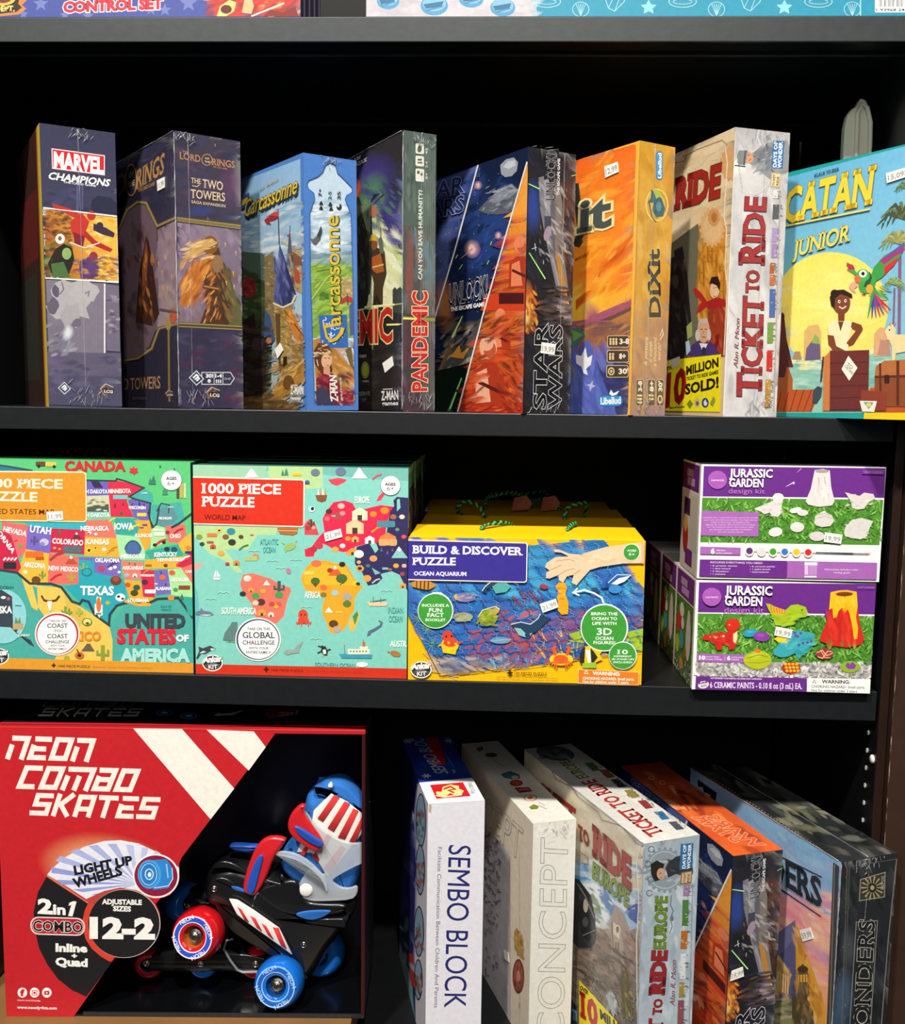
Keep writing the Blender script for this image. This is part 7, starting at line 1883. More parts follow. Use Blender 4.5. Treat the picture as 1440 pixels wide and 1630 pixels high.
def smooth_poly(P, n=1):
    for _ in range(n):
        Q = []
        for i in range(len(P)):
            a, b = P[i], P[(i + 1) % len(P)]
            Q += [(a[0] * .75 + b[0] * .25, a[1] * .75 + b[1] * .25), (a[0] * .25 + b[0] * .75, a[1] * .25 + b[1] * .75)]
        P = Q
    return P


def pillow(name, t, Y, ht, inset, m, parent=None, sm=2, bulge=.0, steps=5, back=True):
    """a rounded solid with a given outline: rings shrink inwards towards the front and back"""
    P = smooth_poly(pl_pts(t) if isinstance(t, str) else t, sm)
    Q = [SP(x, y, Y) for x, y in P]
    for q in Q: q.x = min(q.x, .3285 - S0.x)
    n = len(Q)
    ar = sum(Q[i].x * Q[(i + 1) % n].z - Q[(i + 1) % n].x * Q[i].z for i in range(n))
    N2 = []
    for i in range(n):
        e = (Q[(i + 1) % n] - Q[i - 1])
        q = Vector((e.z, 0, -e.x)).normalized() * (1 if ar > 0 else -1)
        N2.append(-q)
    cen = sum(Q, Vector()) / n
    bm = bmesh.new()
    rings = []
    for s in range(-steps, steps + 1):
        a = s / steps * math.pi / 2
        off = inset * (1 - math.cos(a))
        rings.append([bm.verts.new(q + nn * off + Vector((0, ht * math.sin(a), 0))) for q, nn in zip(Q, N2)])
    for A, B in zip(rings[:-1], rings[1:]):
        for i in range(n): bm.faces.new((A[i], A[(i + 1) % n], B[(i + 1) % n], B[i]))
    for R_, sg in ((rings[0], -1), (rings[-1], 1)):
        if bulge:
            c = bm.verts.new(sum((v.co for v in R_), Vector()) / n + Vector((0, sg * bulge, 0)))
            for i in range(n): bm.faces.new((R_[i], R_[(i + 1) % n], c))
        else:
            bm.faces.new(R_)
    bmesh.ops.recalc_face_normals(bm, faces=bm.faces)
    return bm_obj(name, bm, m, parent or SK, smooth=True)


M_SHELL = mat('black_plastic', '141517', 0.28, 0.15, 60, coat=.3)
M_BLUEF = mat('blue_mesh_fabric', '1c66b8', 0.8, 0.25, 700, bump=.5)
M_BLUEP = mat('blue_rubber', '2050b0', 0.4, 0.1, 60)
M_REDP = mat('red_plastic', 'c81f28', 0.33, 0.08, 60, coat=.3)
M_REDF = mat('red_fabric', 'cc2a2c', 0.8, 0.12, 500, bump=.3)
M_WHF = mat('white_fabric', 'e4dfd8', 0.8, 0.08, 500, bump=.3)
M_CLEAR = mat('milky_clear_plastic', 'cfd8e0', 0.25, 0.05, 60, alpha=.38)
M_WHP = mat('white_plastic', 'e8e6e2', 0.35, 0.05)
M_STEEL = mat('steel', 'b0aaa0', 0.25, 0.15, 120, metal=1)
M_WRED = mat('clear_red_urethane', 'c4121c', 0.12, 0.12, 60, coat=.6)
M_WBLU = mat('clear_blue_urethane', '1468c8', 0.12, 0.12, 60, coat=.6)
M_GREY = mat('grey_cord', '8c9096', 0.5, 0.1)

YC = .0836
pillow('boot_shell', '455,870 470,800 515,758 580,735 660,735 720,760 810,765 880,820 930,890 960,985 1080,992 1235,985 1222,1040 1185,1100 1130,1160 1095,1215 1060,1290 985,1372 945,1335 890,1262 790,1160 700,1085 600,1000 505,978 465,940', YC, .036, .016, M_SHELL, bulge=.003)
pillow('toe_ridge', '470,820 520,775 600,790 680,850 640,860 560,815 490,830', YC - .034, .0025, .002, M_SHELL)
pillow('toe_ridge', '480,870 560,860 640,930 700,970 640,960 540,900', YC - .034, .003, .002, M_SHELL)
pillow('side_panel', '700,930 790,900 900,870 945,900 960,985 1040,1000 1200,1000 1150,1060 900,1070 780,1010', YC - .034, .004, .004, M_SHELL)
pillow('side_ridge', '750,870 840,900 855,890 830,850 850,900 830,915 760,890', YC - .036, .002, .0015, M_SHELL, sm=1)
pillow('vent', '900,1060 960,1040 1060,1035 1110,1040 1060,1075 990,1095', YC - .0375, .002, .0015, M_BLUEF)
pillow('vent', '575,905 640,920 670,950 640,945 590,930', YC - .0355, .002, .001, M_BLUEF)
pillow('liner', '968,470 985,412 1040,395 1055,362 1140,344 1205,372 1262,442 1300,492 1302,690 1245,900 1190,925 950,890 840,785 850,715 900,660 960,560', YC + .003, .030, .012, M_BLUEF, bulge=.003)
pillow('collar', '1000,400 1060,398 1140,430 1230,500 1300,535 1302,492 1255,430 1200,370 1140,344 1070,352 1050,372', YC - .012, .016, .006, M_BLUEF)
pillow('pull_tab', '1075,400 1100,365 1112,405', YC - .0325, .0012, .0005, M_WHP, sm=1)
pillow('striped_panel', '1008,520 1100,430 1180,470 1290,545 1262,640 1215,700 1095,860 1070,855 1000,740 920,735 940,690 990,640', YC - .0265, .004, .0035, M_WHF, sm=0)
for q in ('1028,562 1112,442 1142,455 1058,580', '1080,612 1168,474 1196,490 1114,632', '1134,660 1213,512 1240,526 1172,672', '1190,688 1262,545 1288,556 1226,694', '1062,818 1150,700 1172,722 1090,850', '940,745 965,705 985,712 960,758', '1000,760 1080,640 1100,655 1030,790'):
    pillow('red_stripe', q, YC - .0305, .0012, .0006, M_REDF, sm=0)
pillow('cuff', '950,518 975,530 1010,585 1080,640 1180,690 1302,685 1302,780 1240,805 1170,840 1112,875 1108,890 1150,918 1195,922 1238,905 1236,955 1205,985 1080,992 990,992 940,970 922,930 935,890 1000,800 1050,850 1072,850 1020,740 985,640', YC - .0345, .0022, .002, M_CLEAR, sm=1)
pillow('cuff_edge', '800,740 850,728 930,745 1010,800 1072,872 1086,940 1066,944 1056,890 990,822 900,768 815,758', YC - .0375, .0022, .0016, M_CLEAR)
pillow('strap', '638,935 655,850 690,745 735,672 790,648 872,660 858,692 805,760 775,850 722,948 690,965', YC - .037, .005, .004, M_REDP)
pillow('strap_inset', '655,925 695,800 732,745 750,758 738,805 702,950 675,958', YC - .0425, .002, .0016, M_BLUEP)
pillow('strap', '868,605 888,535 940,482 972,490 955,525 985,575 1062,680 1052,722 1012,734 960,702 900,662', YC - .038, .005, .004, M_REDP)
pillow('strap_inset', '902,598 935,605 1005,650 1062,688 1050,716 1000,697 930,650', YC - .0435, .002, .0016, M_BLUEP)
pillow('toe_window', '565,700 600,688 690,695 745,700 700,735 600,728', YC - .02, .006, .003, M_BLUEP)
f_ = pillow('frame_plate', '480,955 600,985 700,1080 800,1150 890,1250 960,1300 985,1372 900,1330 800,1270 640,1180 560,1120 500,1010', YC - .026, .008, .004, M_SHELL)
pillow('striped_strip', '570,980 612,985 700,1040 828,1130 900,1266 832,1222 650,1092 610,1060', YC - .0415, .0016, .001, M_WHP, sm=0)
for q in ('612,1022 632,1034 672,1100 650,1092', '680,1070 706,1082 740,1148 712,1128', '738,1108 762,1122 800,1190 772,1170', '796,1128 826,1132 868,1240 838,1222'):
    pillow('red_stripe', q, YC - .0432, .0008, .0004, M_REDF, sm=0)


def bolt(x, y, Y, r=.0042, parent=None):
    bm = bmesh.new()
    M = Matrix.Translation(SP(x, y, Y)) @ Matrix.Rotation(math.pi / 2, 4, 'X')
    add_lathe(bm, [(0, .0022), (r * .35, .0022), (r * .4, .0012), (r * .62, .0014), (r * .66, .0026), (r * .95, .0016), (r, 0)], M, 18)
    return bm_obj('bolt', bm, M_STEEL, parent or SK, smooth=True)


for x, y in ((493, 927), (957, 1217)): bolt(x, y, YC - .0352)
bm = bmesh.new()
add_lathe(bm, [(0, .0026), (.006, .0024), (.0082, .0012), (.0084, 0)], Matrix.Translation(SP(968, 935, YC - .036)) @ Matrix.Rotation(math.pi / 2, 4, 'X'), 28)
bm_obj('rivet', bm, M_WHP, SK, smooth=True)
bm = bmesh.new()
add_tube(bm, [SP(*p, YC - .037) for p in ((722, 948), (708, 960), (692, 1015), (690, 1024))], .0012, 6)
bm_obj('cord', bm, M_GREY, SK, smooth=True)


def wheel(parent, x, y, Y, r, w, m, axis, ring=None, name='wheel'):
    """lathe wheel, axis points out of its visible face"""
    ax = Vector(axis).normalized()
    ce = SP(x, y, Y)
    ce.z = max(ce.z, -.7116 + r - S0.z)                              # the wheel stands on the box floor
    M = Matrix.Translation(ce) @ ax.to_track_quat('Z', 'Y').to_matrix().to_4x4()
    bm = bmesh.new()
    add_lathe(bm, [(r * .42, w * .5), (r * .5, w * .54), (r * .74, w * .56), (r * .80, w * .54), (r * .92, w * .40), (r, w * .12), (r, -w * .2), (r * .92, -w * .42), (r * .7, -w * .5), (0, -w * .5)], M, 44)
    o = bm_obj(name, bm, m, parent, smooth=True)
    bm = bmesh.new()
    add_lathe(bm, [(r * .43, w * .5), (r * .40, w * .2), (r * .34, w * .18), (0, w * .18)], M, 32)
    bm_obj('hub', bm, mat('amber_hub', 'a8501c' if ring == 'red' else '0c3c78', .25, .1, coat=.5), o, smooth=True)
    if ring:
        a, b = ('2a4ab8', 'e4e4ec') if ring == 'red' else ('1a58b0', '9cc8ee')
        for r0, r1, c, dz in ((.56, .76, a, .0004), (.75, .79, b, .0006), (.54, .57, b, .0006)):
            bm = bmesh.new()
            add_lathe(bm, [(r * r1, w * .553 + dz - .0012), (r * r1, w * .56 + dz), (r * r0, w * .56 + dz - .0002), (r * r0, w * .55 - .001)], M, 44)
            bm_obj('printed_ring', bm, mat('ring_print', c, .35, .05), o)
        for k in range(4):
            q = M @ Matrix.Rotation(k * math.pi / 2 + .5, 4, 'Z') @ Matrix.Translation((0, r * .62, w * .562 + .0008))
            vs, fs = glyphs('NEON', .02)
            me = bpy.data.meshes.new('rim_lettering')
            me.from_pydata([tuple(q @ Vector(((vx - 1.2) * .0065, vy * .0065, 0))) for vx, vy in vs], [], fs)
            link_mesh('rim_lettering', me, mat('rim_ink', b, .4, .03), o)
    bm = bmesh.new()
    add_lathe(bm, [(0, w * .56), (r * .07, w * .56), (r * .09, w * .48), (r * .12, w * .48), (r * .17, w * .46), (r * .18, w * .36), (r * .26, w * .34), (r * .3, w * .2)], M, 12)
    bm_obj('axle_nut', bm, M_STEEL, o)
    return o


wheel(SK, 412, 1158, YC - .045, .0305, .034, M_WRED, (-.10, -.95, .24), 'red')
wheel(SK, 832, 1432, YC - .047, .0295, .034, M_WBLU, (-.06, -.95, .24), 'blue')
wheel(SK, 345, 1000, YC + .035, .026, .034, M_WBLU, (.6, -.7, .3))
wheel(SK, 1050, 1335, YC + .022, .029, .032, M_WBLU, (-.1, -.95, .2))
bm = bmesh.new()
add_tube(bm, [SP(500, 1020, YC), SP(415, 1155, YC - .04)], .009, 14)
bm_obj('truck', bm, M_SHELL, SK, smooth=True)
bm = bmesh.new()
add_tube(bm, [SP(930, 1300, YC), SP(840, 1440, YC - .04)], .009, 14)
bm_obj('truck', bm, M_SHELL, SK, smooth=True)
bm = bmesh.new()
add_tube(bm, [SP(500, 960, YC + .01), SP(400, 960, YC + .028), SP(370, 980, YC + .034)], .012, 14)
bm_obj('truck', bm, M_SHELL, SK, smooth=True)

# ---- inline frame lying under the skate
IL = empty('inline_wheel_frame', SK.location)
tag(IL, 'black inline wheel frame with red and blue wheels lying below the roller skate', 'wheel frame')
pillow('frame_plate', '108,1290 150,1268 205,1232 330,1222 480,1235 560,1232 700,1240 780,1262 850,1335 780,1348 690,1345 560,1336 380,1340 130,1336', YC + .002, .012, .003, M_SHELL, IL, sm=1)
wheel(IL, 160, 1308, YC + .002, .0188, .02, M_WRED, (0, -1, 0))
wheel(IL, 440, 1308, YC + .002, .0188, .02, M_WBLU, (0, -1, 0))
wheel(IL, 702, 1308, YC + .002, .0188, .02, M_WRED, (0, -1, 0))
for x, y in ((142, 1313), (423, 1317), (708, 1318)): bolt(x, y, YC - .0102, .0046, IL)
bm = bmesh.new()
add_tube(bm, [SP(*p, YC - .014) for p in ((590, 1188), (555, 1195), (542, 1240), (575, 1300), (612, 1350), (640, 1362), (760, 1358))], .0016, 8)
bm_obj('cord', bm, M_GREY, IL, smooth=True)


def game3(label, x, y, yaw, tilt, w, d, h, col, sides=None, cat='board game'):
    return game(label, x, y, ZD + .0002, yaw, tilt, w, d, h + .0053, col, sides, cat, LOWER)


# ---- white brick-set box
O_ = game3('white building block set box with a blue top and red logo square', .4059, .0075, .229, -.0043 * 0, .0663, .2222, .3044, 'e4e2e6', dict(left='28307c', top='1e3a94'), 'toy box')
f = spine(O_, .0663, .3097).set(600, 1130, 3.2606).fill('dedce4')
f.text('SEMBO BLOCK', 372, 700, 348, 1545, 1, '262a6a', bold=.0, up=(122, 6))
f.text('Facilitate Communication Between Children And Parents', 316, 712, 296, 1545, 1, '4a4a66', bold=.0, up=(22, 1))
f.poly('268,490 283,492 280,535 268,530', 'b8a888')
f.done('spine_artwork', M_PRINT)
f = cover(O_, .2222, .3097).set(600, 1130, 3.2606).fill('20225c', '2a2c6c')
f.poly('215,380 272,490 250,1640 200,1630 195,1200 205,800 190,560', 'd8d6e2').line('210,380 195,560 205,800 195,1200 185,1450', 8, '8c8cc0')
f.dabs(40, 500, 200, 1600, 60, ['2a2c70', '3a3c80', '1c1e50', '4a4c8c'], 26, 2, 75)
f.poly('40,1000 100,1150 180,1400 200,1640 100,1400', '6a9ca0').poly('160,1260 190,1270 195,1440 175,1430', 'b02c30').dabs(60, 1050, 190, 1500, 24, ['5c8c94', '88b4b0', '3a5c6c'], 20, 2, 70)
for x, y, rx, ry in ((228, 575, 22, 135), (225, 830, 20, 125), (218, 1150, 22, 125), (215, 1400, 18, 100)):
    f.ell(x, y, rx + 5, ry + 8, '3a2c34').ell(x, y, rx, ry, '8cacc4').dabs(x - rx * .8, y - ry * .3, x + rx * .8, y + ry * .8, 16, ['7a3a24', '4a2418', 'b05a34', 'a02c30', '5c7c44'], 12, 2, 80)
f.done('cover_artwork', M_PRINT)
f = lid(O_, .0663, .2222, .3097).set(600, 1130, 3.2606).fill('1d3894')
f.poly('218,378 500,352 575,480 268,496', 'e8e6ea')
f.poly('274,390 445,376 486,448 308,462', 'cc1c22').poly('310,440 305,425 335,425 340,400 380,388 425,395 425,410 450,420 440,438 395,440 380,432 355,450', 'f0d890').line('345,412 380,398 405,412 370,418 400,430', 9, 'b8341c').line('306,445 350,452 440,440', 6, 'f4e4b0')
f.text('601080', 490, 436, 470, 382, 1, '3a3438', bold=.0, up=(22, -6))
f.poly('245,110 305,108 360,280 295,292', 'c01c24').text('SEMBO BLOCK', 372, 330, 222, 128, 1, 'c4cce4', bold=.0, up=(-74, 0))
for x, y in ((255, 343), (160, 162), (370, 160)):
    for k in range(3): f.line([(x - 24 * math.cos(k * 1.05), y - 13 * math.sin(k * 1.05)), (x + 24 * math.cos(k * 1.05), y + 13 * math.sin(k * 1.05))], 6, 'd0d8ee')
f.text('Toys', 412, 326, 398, 310, 1, 'a8b4d8', bold=.0, up=(-16, 4)).line('350,225 400,300', 2, '8c9cd0')
f.done('top_artwork', M_PRINT)

# ---- cream concept box
P_ = game3('plain cream game box with large outlined grey capitals running up its spine', .5266, .025, .332, .0061 * 0, .0537, .2783, .2769, 'e2dfd4', dict(top='dedcd2'))
f = spine(P_, .0537, .2822).set(600, 1130, 3.2606).fill('dcdad0', 'e2e0d8')
f.text('CONCEPT', 966, 1708, 990, 672, 1, 'dddbd2', bold=-.006, up=(-146, 0), out='6e6c68', ow=.012)
f.dabs(810, 590, 1020, 700, 24, ['f0eee8', 'd0cec4'], 10, 3, -25)
f.done('spine_artwork', M_WRAP)
f = cover(P_, .2783, .2822).set(600, 1130, 3.2606).fill('dccfba', 'e4d8c4')
f.poly('400,560 560,590 640,690 690,760 690,1640 400,1640', 'c4c2c8').dabs(480, 600, 690, 1500, 70, ['ccc8cc', 'b4b2bc', 'd4d0d0'], 26, 2, 80)
f.dabs(540, 640, 640, 1000, 170, ['2c2a2c', '4a484c', '1c1a1c', '6a686c', '8c8a8c'], 9, 1.4, 60, 60)
f.dabs(560, 1000, 625, 1400, 40, ['5a585c', '8c8a90', '3c3a3e'], 9, 1.3, 60, 60)
f.line('690,760 692,1640', 3, 'b8a890').line('740,700 742,1640', 3, 'cfc0a8')
f.text('CONCEPT', 380, 440, 745, 790, 1, 'dfd3bf', bold=-.008, up=(10, -150), out='8a7c6c', ow=.014)
f.poly('712,1150 728,1130 745,1160 760,1200 762,1300 740,1280 715,1240', 'b48c3c').dabs(712, 1150, 762, 1290, 26, ['8a6428', 'd4b060', '6a4a1c', 'c8a04c'], 9, 1.5, 70)
f.ell(735, 1382, 30, 90, '6a2c24').ell(735, 1382, 25, 78, '9a5040').dabs(718, 1320, 755, 1450, 14, ['7a3428', 'b87058', '5c2018'], 9, 2, 80).ell(735, 1382, 10, 30, 'b88870').text('K', 738, 1545, 746, 1550, 1, 'a89c8c', up=(0, -30))
sticker(f, '660,1244 686,1262 690,1310 664,1290', '')
f.done('cover_artwork', M_WRAP)
f = lid(P_, .0537, .2783, .2822).set(600, 1130, 3.2606).fill('e0ded4')
f.poly('512,200 545,190 552,205 530,218', '7a3430').ell(592, 235, 32, 12, '4a4848').line('600,260 660,295', 4, '9a9890').poly('645,335 690,320 735,338 740,355 700,358 660,350', '3c78a4').line('645,335 690,320 735,338 740,355 700,358 660,350', 4, '22303c', True).ell(715, 350, 18, 9, 'd0c4b8').ell(722, 380, 34, 17, 'a83428').ell(722, 380, 24, 11, 'c85040').poly('710,404 790,402 806,424 738,432', '9c2430').line('735,415 785,412', 5, 'd8a0a0').ell(795, 457, 36, 17, 'c85c38').ell(795, 457, 30, 14, 'e8e0d0').poly('778,457 795,446 812,457 800,466 788,466', 'd8702c').poly('788,505 812,490 840,500 832,515 800,518', '7c8434').line('840,498 880,515', 3, '8a8880').line('838,480 870,496', 3, '8a8880')
f.done('top_artwork', M_WRAP)
film_seam(P_, [(.027, -.0006, .275), (.027, -.0006, .2818)], .0003, [((.034, -.0006, .274), (1, 0, 0), (0, 0, 1), .018, .008, 14)], 51)

# ---- railway game, steel-blue spine
Q_ = game3('railway game box with steel-blue spine, red and green lettering and mountain scene', .6388, -.0696, .399, .0044 * 0, .0685, .3016, .3003, 'c4ccd2', dict(top='d4d2cc', left='d8cdb8'))
f = cover(Q_, .3016, .3056).set(830, 1130, 3.26).fill('b0a898', 'd8ccb8')
f.poly('-60,150 20,190 640,700 600,1640 -60,1640', [rgb('d4c8b0'), rgb('dccfb6'), rgb('e6dcc8'), rgb('6a6258'), rgb('5a5248')])
f.dabs(20, 260, 620, 760, 90, ['e6dac2', 'd4c6a8', 'ece2d0', 'cdbfa4'], 40, 2, 40)
f.poly('250,800 300,780 420,900 610,960 610,1200 250,1000', '9cc0dc').poly('270,790 330,800 370,870 300,900 270,860', '5a9ccc').dabs(260, 780, 610, 1120, 90, ['a8c8e0', 'd8e2ea', 'c0d4e2', '86acd0', 'eceef0'], 26, 1.8, 30)
f.poly('300,900 380,900 430,940 480,990 470,1100 400,1060 330,1000', 'e8ecf0').poly('400,960 430,925 470,990 500,1040 470,1080 440,1040', '5a86b8').poly('330,980 370,950 410,1010 420,1100 380,1120', '8c9c78').dabs(360, 930, 500, 1120, 40, ['7ca0c8', 'f0f2f4', '4a74a8', 'a8c0d8'], 16, 1.8, 50)
f.poly('540,1040 600,1000 612,1060 600,1110 560,1080', '3a5cb0').dabs(550, 980, 612, 1100, 14, ['5a7cc8', 'c8d4ec', '2c4890'], 14, 1.4)
f.poly('330,1120 460,1180 480,1290 600,1370 590,1500 300,1420 270,1200', '8a7468').dabs(280, 1140, 590, 1420, 130, ['9c8478', '6c5850', 'ac948a', '544640', '7c6a64'], 16, 1.8, 32)
f.poly('490,1010 530,1060 560,1130 560,1180 460,1090', 'a8948c').poly('462,1090 558,1175 545,1330 470,1270', 'b0a090').poly('478,1100 512,1130 510,1190 478,1160', 'd8cfb8').ell(500, 1140, 14, 26, 'e0d8c4').ell(500, 1140, 9, 18, '8a7c64').line('500,1140 500,1125', 3, '3a3430').line('470,1100 480,1290', 5, '6c5c50').line('555,1180 545,1330', 5, '6c5c50').rect(487, 1205, 508, 1270, '7c6c5c').line('497,1205 497,1270', 3, 'c4b49c').poly('520,1160 600,1130 612,1250 590,1360 545,1330', '9a8278')
f.dabs(530, 1140, 610, 1350, 40, ['a89088', '78665e', 'b8a298'], 13, 1.6, 60)
f.poly('270,870 300,880 360,960 385,1080 385,1180 360,1240 300,1240 268,1200', '24262a').ell(335, 1090, 45, 140, '2e3236', -12).ell(330, 1095, 33, 110, '1b1c20', -12).ell(335, 1015, 13, 36, 'b8b0a0').ell(332, 1100, 15, 26, '4a4c50').line('290,900 330,960 380,1080', 6, '7c7c7c').line('270,1240 380,1240', 8, '5a5a5c').line('320,1170 390,1140', 4, '8a8880')
f.dabs(270, 1250, 600, 1560, 150, ['5c524a', '443c36', '786c60', '8c8074', '342e2a'], 16, 2, 40)
f.line('300,1300 460,1420 600,1500', 12, '6a6058').line('290,1340 450,1460', 8, '4a423c').text('SET IT', 330, 1400, 420, 1440, 1, '3a342e', bold=.02, up=(-2, -30))
f.poly('520,1350 540,1330 560,1400 580,1560 530,1600 520,1480', '5a5228').dabs(515, 1340, 590, 1600, 30, ['7a7034', '48421e', 'a8984c'], 12, 2, 70).poly('440,1480 470,1450 500,1530 480,1600', 'b0b4b8').dabs(440, 1460, 500, 1600, 16, ['d0d2d4', '6c7074', '8c9498'], 12, 2, 70)
f.line('620,700 600,800 612,1000 600,1200 605,1640', 5, 'f0eade').line('160,320 180,360 260,400 300,455 400,530 420,570 520,600 600,690', 4, '8c8070').line('310,740 345,760 350,800 300,790', 4, '9c8c74')
f.poly('302,1400 520,1640 302,1640', 'f2e21c').text('OVER', 306, 1450, 348, 1478, 1, '1c1408', bold=.05, up=(2, -22)).text('10', 318, 1590, 396, 1650, 1, 'c01c1c', bold=.05, up=(-4, -130), serif=True).text('MILLION', 414, 1600, 590, 1740, 1, '20180c', bold=.05, up=(-4, -50))
f.poly('262,1500 290,1540 290,1640 262,1640', '1c2438').text('TI', 268, 1600, 288, 1612, 1, '6a9cd0', bold=.05, up=(0, -50))
f.text('TICKET', 20, 410, 280, 620, 1, '9c2c24', bold=.03, up=(0, -100), serif=True, out='5a4038', ow=.015)
f.text('TO', 303, 668, 355, 712, 1, '9c3a24', bold=.03, up=(-6, -78), serif=True, out='5a4038', ow=.015).text('RIDE', 380, 752, 568, 925, 1, 'a02a22', bold=.045, up=(0, -152), serif=True, out='5a3a30', ow=.02).text('EUROPE', 372, 868, 558, 1028, 1, '7c942c', bold=.03, up=(4, -84), serif=True, out='2c3420', ow=.02)
f.done('cover_artwork', M_WRAP)
f = spine(Q_, .0685, .3056).set(830, 1130, 3.26).fill('b8c4ce', '9fb0bc')
f.dabs(600, 700, 920, 1640, 130, ['a8b8c4', 'c4d0d8', '94a6b4', 'd0d8de', 'b0bec8'], 36, 2, 85)
gear(f, 742, 830, 112, 120, '8494a0', 22)
f.ell(742, 830, 92, 100, 'a8b4bc', 0, 34).ell(742, 830, 84, 92, '8c98a0', 0, 34).dabs(670, 760, 820, 900, 30, ['b0bcc4', '78848c', 'c4ced4'], 16, 1.8)
for x, y in ((672, 722), (668, 880), (662, 950), (655, 800)): f.line([(x + 15 * math.cos(k * .5), y + 15 * math.sin(k * .5)) for k in range(13)], 3.5, '4c5860')
f.poly('745,820 760,790 800,760 880,750 890,850 840,860 800,850 760,870', '33353a').poly('668,800 700,780 740,800 730,830 745,860 720,880 690,890 670,850', '2a2420').ell(722, 850, 22, 30, 'c89c7c').line('712,850 724,846', 3, '2a1c18').line('716,870 728,868', 3, '8a5040').dabs(760, 760, 880, 850, 14, ['4a4c52', '25272c'], 14, 1.6)
f.poly('825,695 890,690 884,820 818,830', '2c6a9c').text('DAYS OF', 848, 822, 854, 700, 1, 'f2f4f6', bold=.03, up=(-17, 0)).text('WONDER', 872, 824, 880, 698, 1, 'f2f4f6', bold=.03, up=(-17, 0))
f.poly('826,842 884,832 880,900 820,905', '8c6a44').poly('832,848 878,840 874,892 828,898', 'd4bc94').text('TICKET', 848, 894, 852, 846, 1, '5a3828', bold=.03, up=(-12, 0)).text('RIDE', 868, 892, 872, 850, 1, '6a2820', bold=.03, up=(-12, 0))
for x0, y0, x1, y1, c in ((838, 905, 872, 965, '9a7c9c'), (832, 985, 864, 1120, '4c7c3c'), (824, 1145, 858, 1240, 'b06a2c'), (822, 1265, 850, 1395, 'd8dcde'), (816, 1412, 842, 1490, '9c8a34'), (808, 1505, 840, 1640, '8a5058')):
    f.poly([(x0 + 2, y0), (x1 + 2, y0), (x1 - 2, y1), (x0 - 2, y1)], c).dabs(x1 - 2, y0, x1 + 14, y1, 9, ['2c2e32', '4c5056', 'd0d4d8'], 7, 1.4).dabs(x0 + 3, y0 + 5, x1 - 3, y1 - 5, 6, ['3a3c40', 'e0e0dc', c], 5, 1.4)
f.line('885,900 868,1640', 4, '8a949c').line('775,960 770,1010 785,1040 770,1080 780,1120 765,1160', 4, '6a7680').ell(778, 1080, 9, 14, '6a7680')
f.text('EUROPE', 744, 1236, 754, 968, 1, '6e8a2c', bold=.035, up=(-62, 0), serif=True, out='2c3420', ow=.015)
f.text('RIDE', 736, 1466, 752, 1252, 1, '94282c', bold=.05, up=(-78, 0), serif=True, out='5a3034', ow=.015).text('TO', 722, 1578, 730, 1500, 1, '94282c', bold=.05, up=(-46, 0), serif=True).text('TICKET', 720, 1980, 730, 1606, 1, '94282c', bold=.05, up=(-72, 0), serif=True)
f.text('Alan R. Moon', 792, 1535, 800, 1300, 1, '8c4850', bold=.0, up=(-26, 0), slant=.35)
f.done('spine_artwork', M_WRAP)
f = lid(Q_, .0685, .3016, .3056).set(830, 1130, 3.26).fill('d8d6d0', 'c4c2bc')
f.dabs(20, 190, 900, 700, 60, ['e0ded8', 'cccac4', 'd4d2cc'], 40, 2, 35)
f.ell(175, 225, 100, 38, '4c545c', 8, 30).ell(170, 228, 70, 25, '6c747c', 8).dabs(100, 200, 250, 250, 14, ['2c3238', '8c949c'], 16, 2)
f.text('TICKET TO RIDE', 740, 640, 375, 360, 1, 'a8342c', bold=.03, up=(-76, 22), serif=True)
f.text('EUROPE', 350, 350, 245, 262, 1, '7c8c2c', bold=.03, up=(-56, 10), serif=True)
for x, y, c in ((365, 300, '4c7434'), (440, 335, '8a4838'), (570, 440, '8c7c3c'), (640, 495, '8c3434'), (725, 552, '2c6a9c'), (800, 605, '4a5058'), (500, 385, '3a3c40')):
    f.poly([(x - 40, y - 22), (x + 4, y - 26), (x + 44, y + 14), (x + 4, y + 20)], c).dabs(x - 20, y - 30, x + 50, y + 14, 7, ['2c2e32', '54585c'], 7, 2, 38)
f.done('top_artwork', M_WRAP)
fold_edges(Q_, .0685, .3016, .3056, seed=61)

# ---- second space escape box: the printed panels of the upper one, copied
R_ = game('dark space game box with an orange top, second of its kind, on the bottom deck', .7413, -.0336, ZD + .0002, .33, 0, .0619, .277, .2784, '1a1d2c', dict(top='d8582a'), 'board game', LOWER)
for ch in list(E_.children):
    if ch.name.startswith(('cover_art', 'spine_art')):
        c = ch.copy()
        COL.objects.link(c)
        c.parent = R_
        c.matrix_parent_inverse = Matrix()
        c.location = (0, 0, .0014)
f = spine(R_, .0619, .2784).set(1040, 1130, 3.26)
f.z = .0022
sticker(f, '398,1348 456,1326 462,1376 390,1402', '19,99')
f = lid(R_, .0619, .277, .2784).set(1040, 1130, 3.26).fill('e0642c', 'a83c20')
f.dabs(-60, 330, 640, 740, 60, ['e8743a', 'd0522a', 'f08848', 'b84424', '9c341c'], 40, 2, 30)
f.text('STAR', 420, 690, 200, 560, 1, 'd85c2a', bold=.02, up=(66, -24), out='f4c4a4', ow=.022)
f.text('WARS', 525, 720, 268, 560, 1, 'd85c2a', bold=.02, up=(58, -22), out='f4c4a4', ow=.022)
f.text('UNLOCK!', 20, 450, -70, 395, 1, 'c84c24', bold=.0, up=(40, -16), out='e8a888', ow=.022)
f.ell(80, 490, 44, 22, 'f0a070', 20).dabs(100, 420, 260, 520, 20, ['5c2018', '8a2c1c', 'f0a070'], 20, 2, 30)
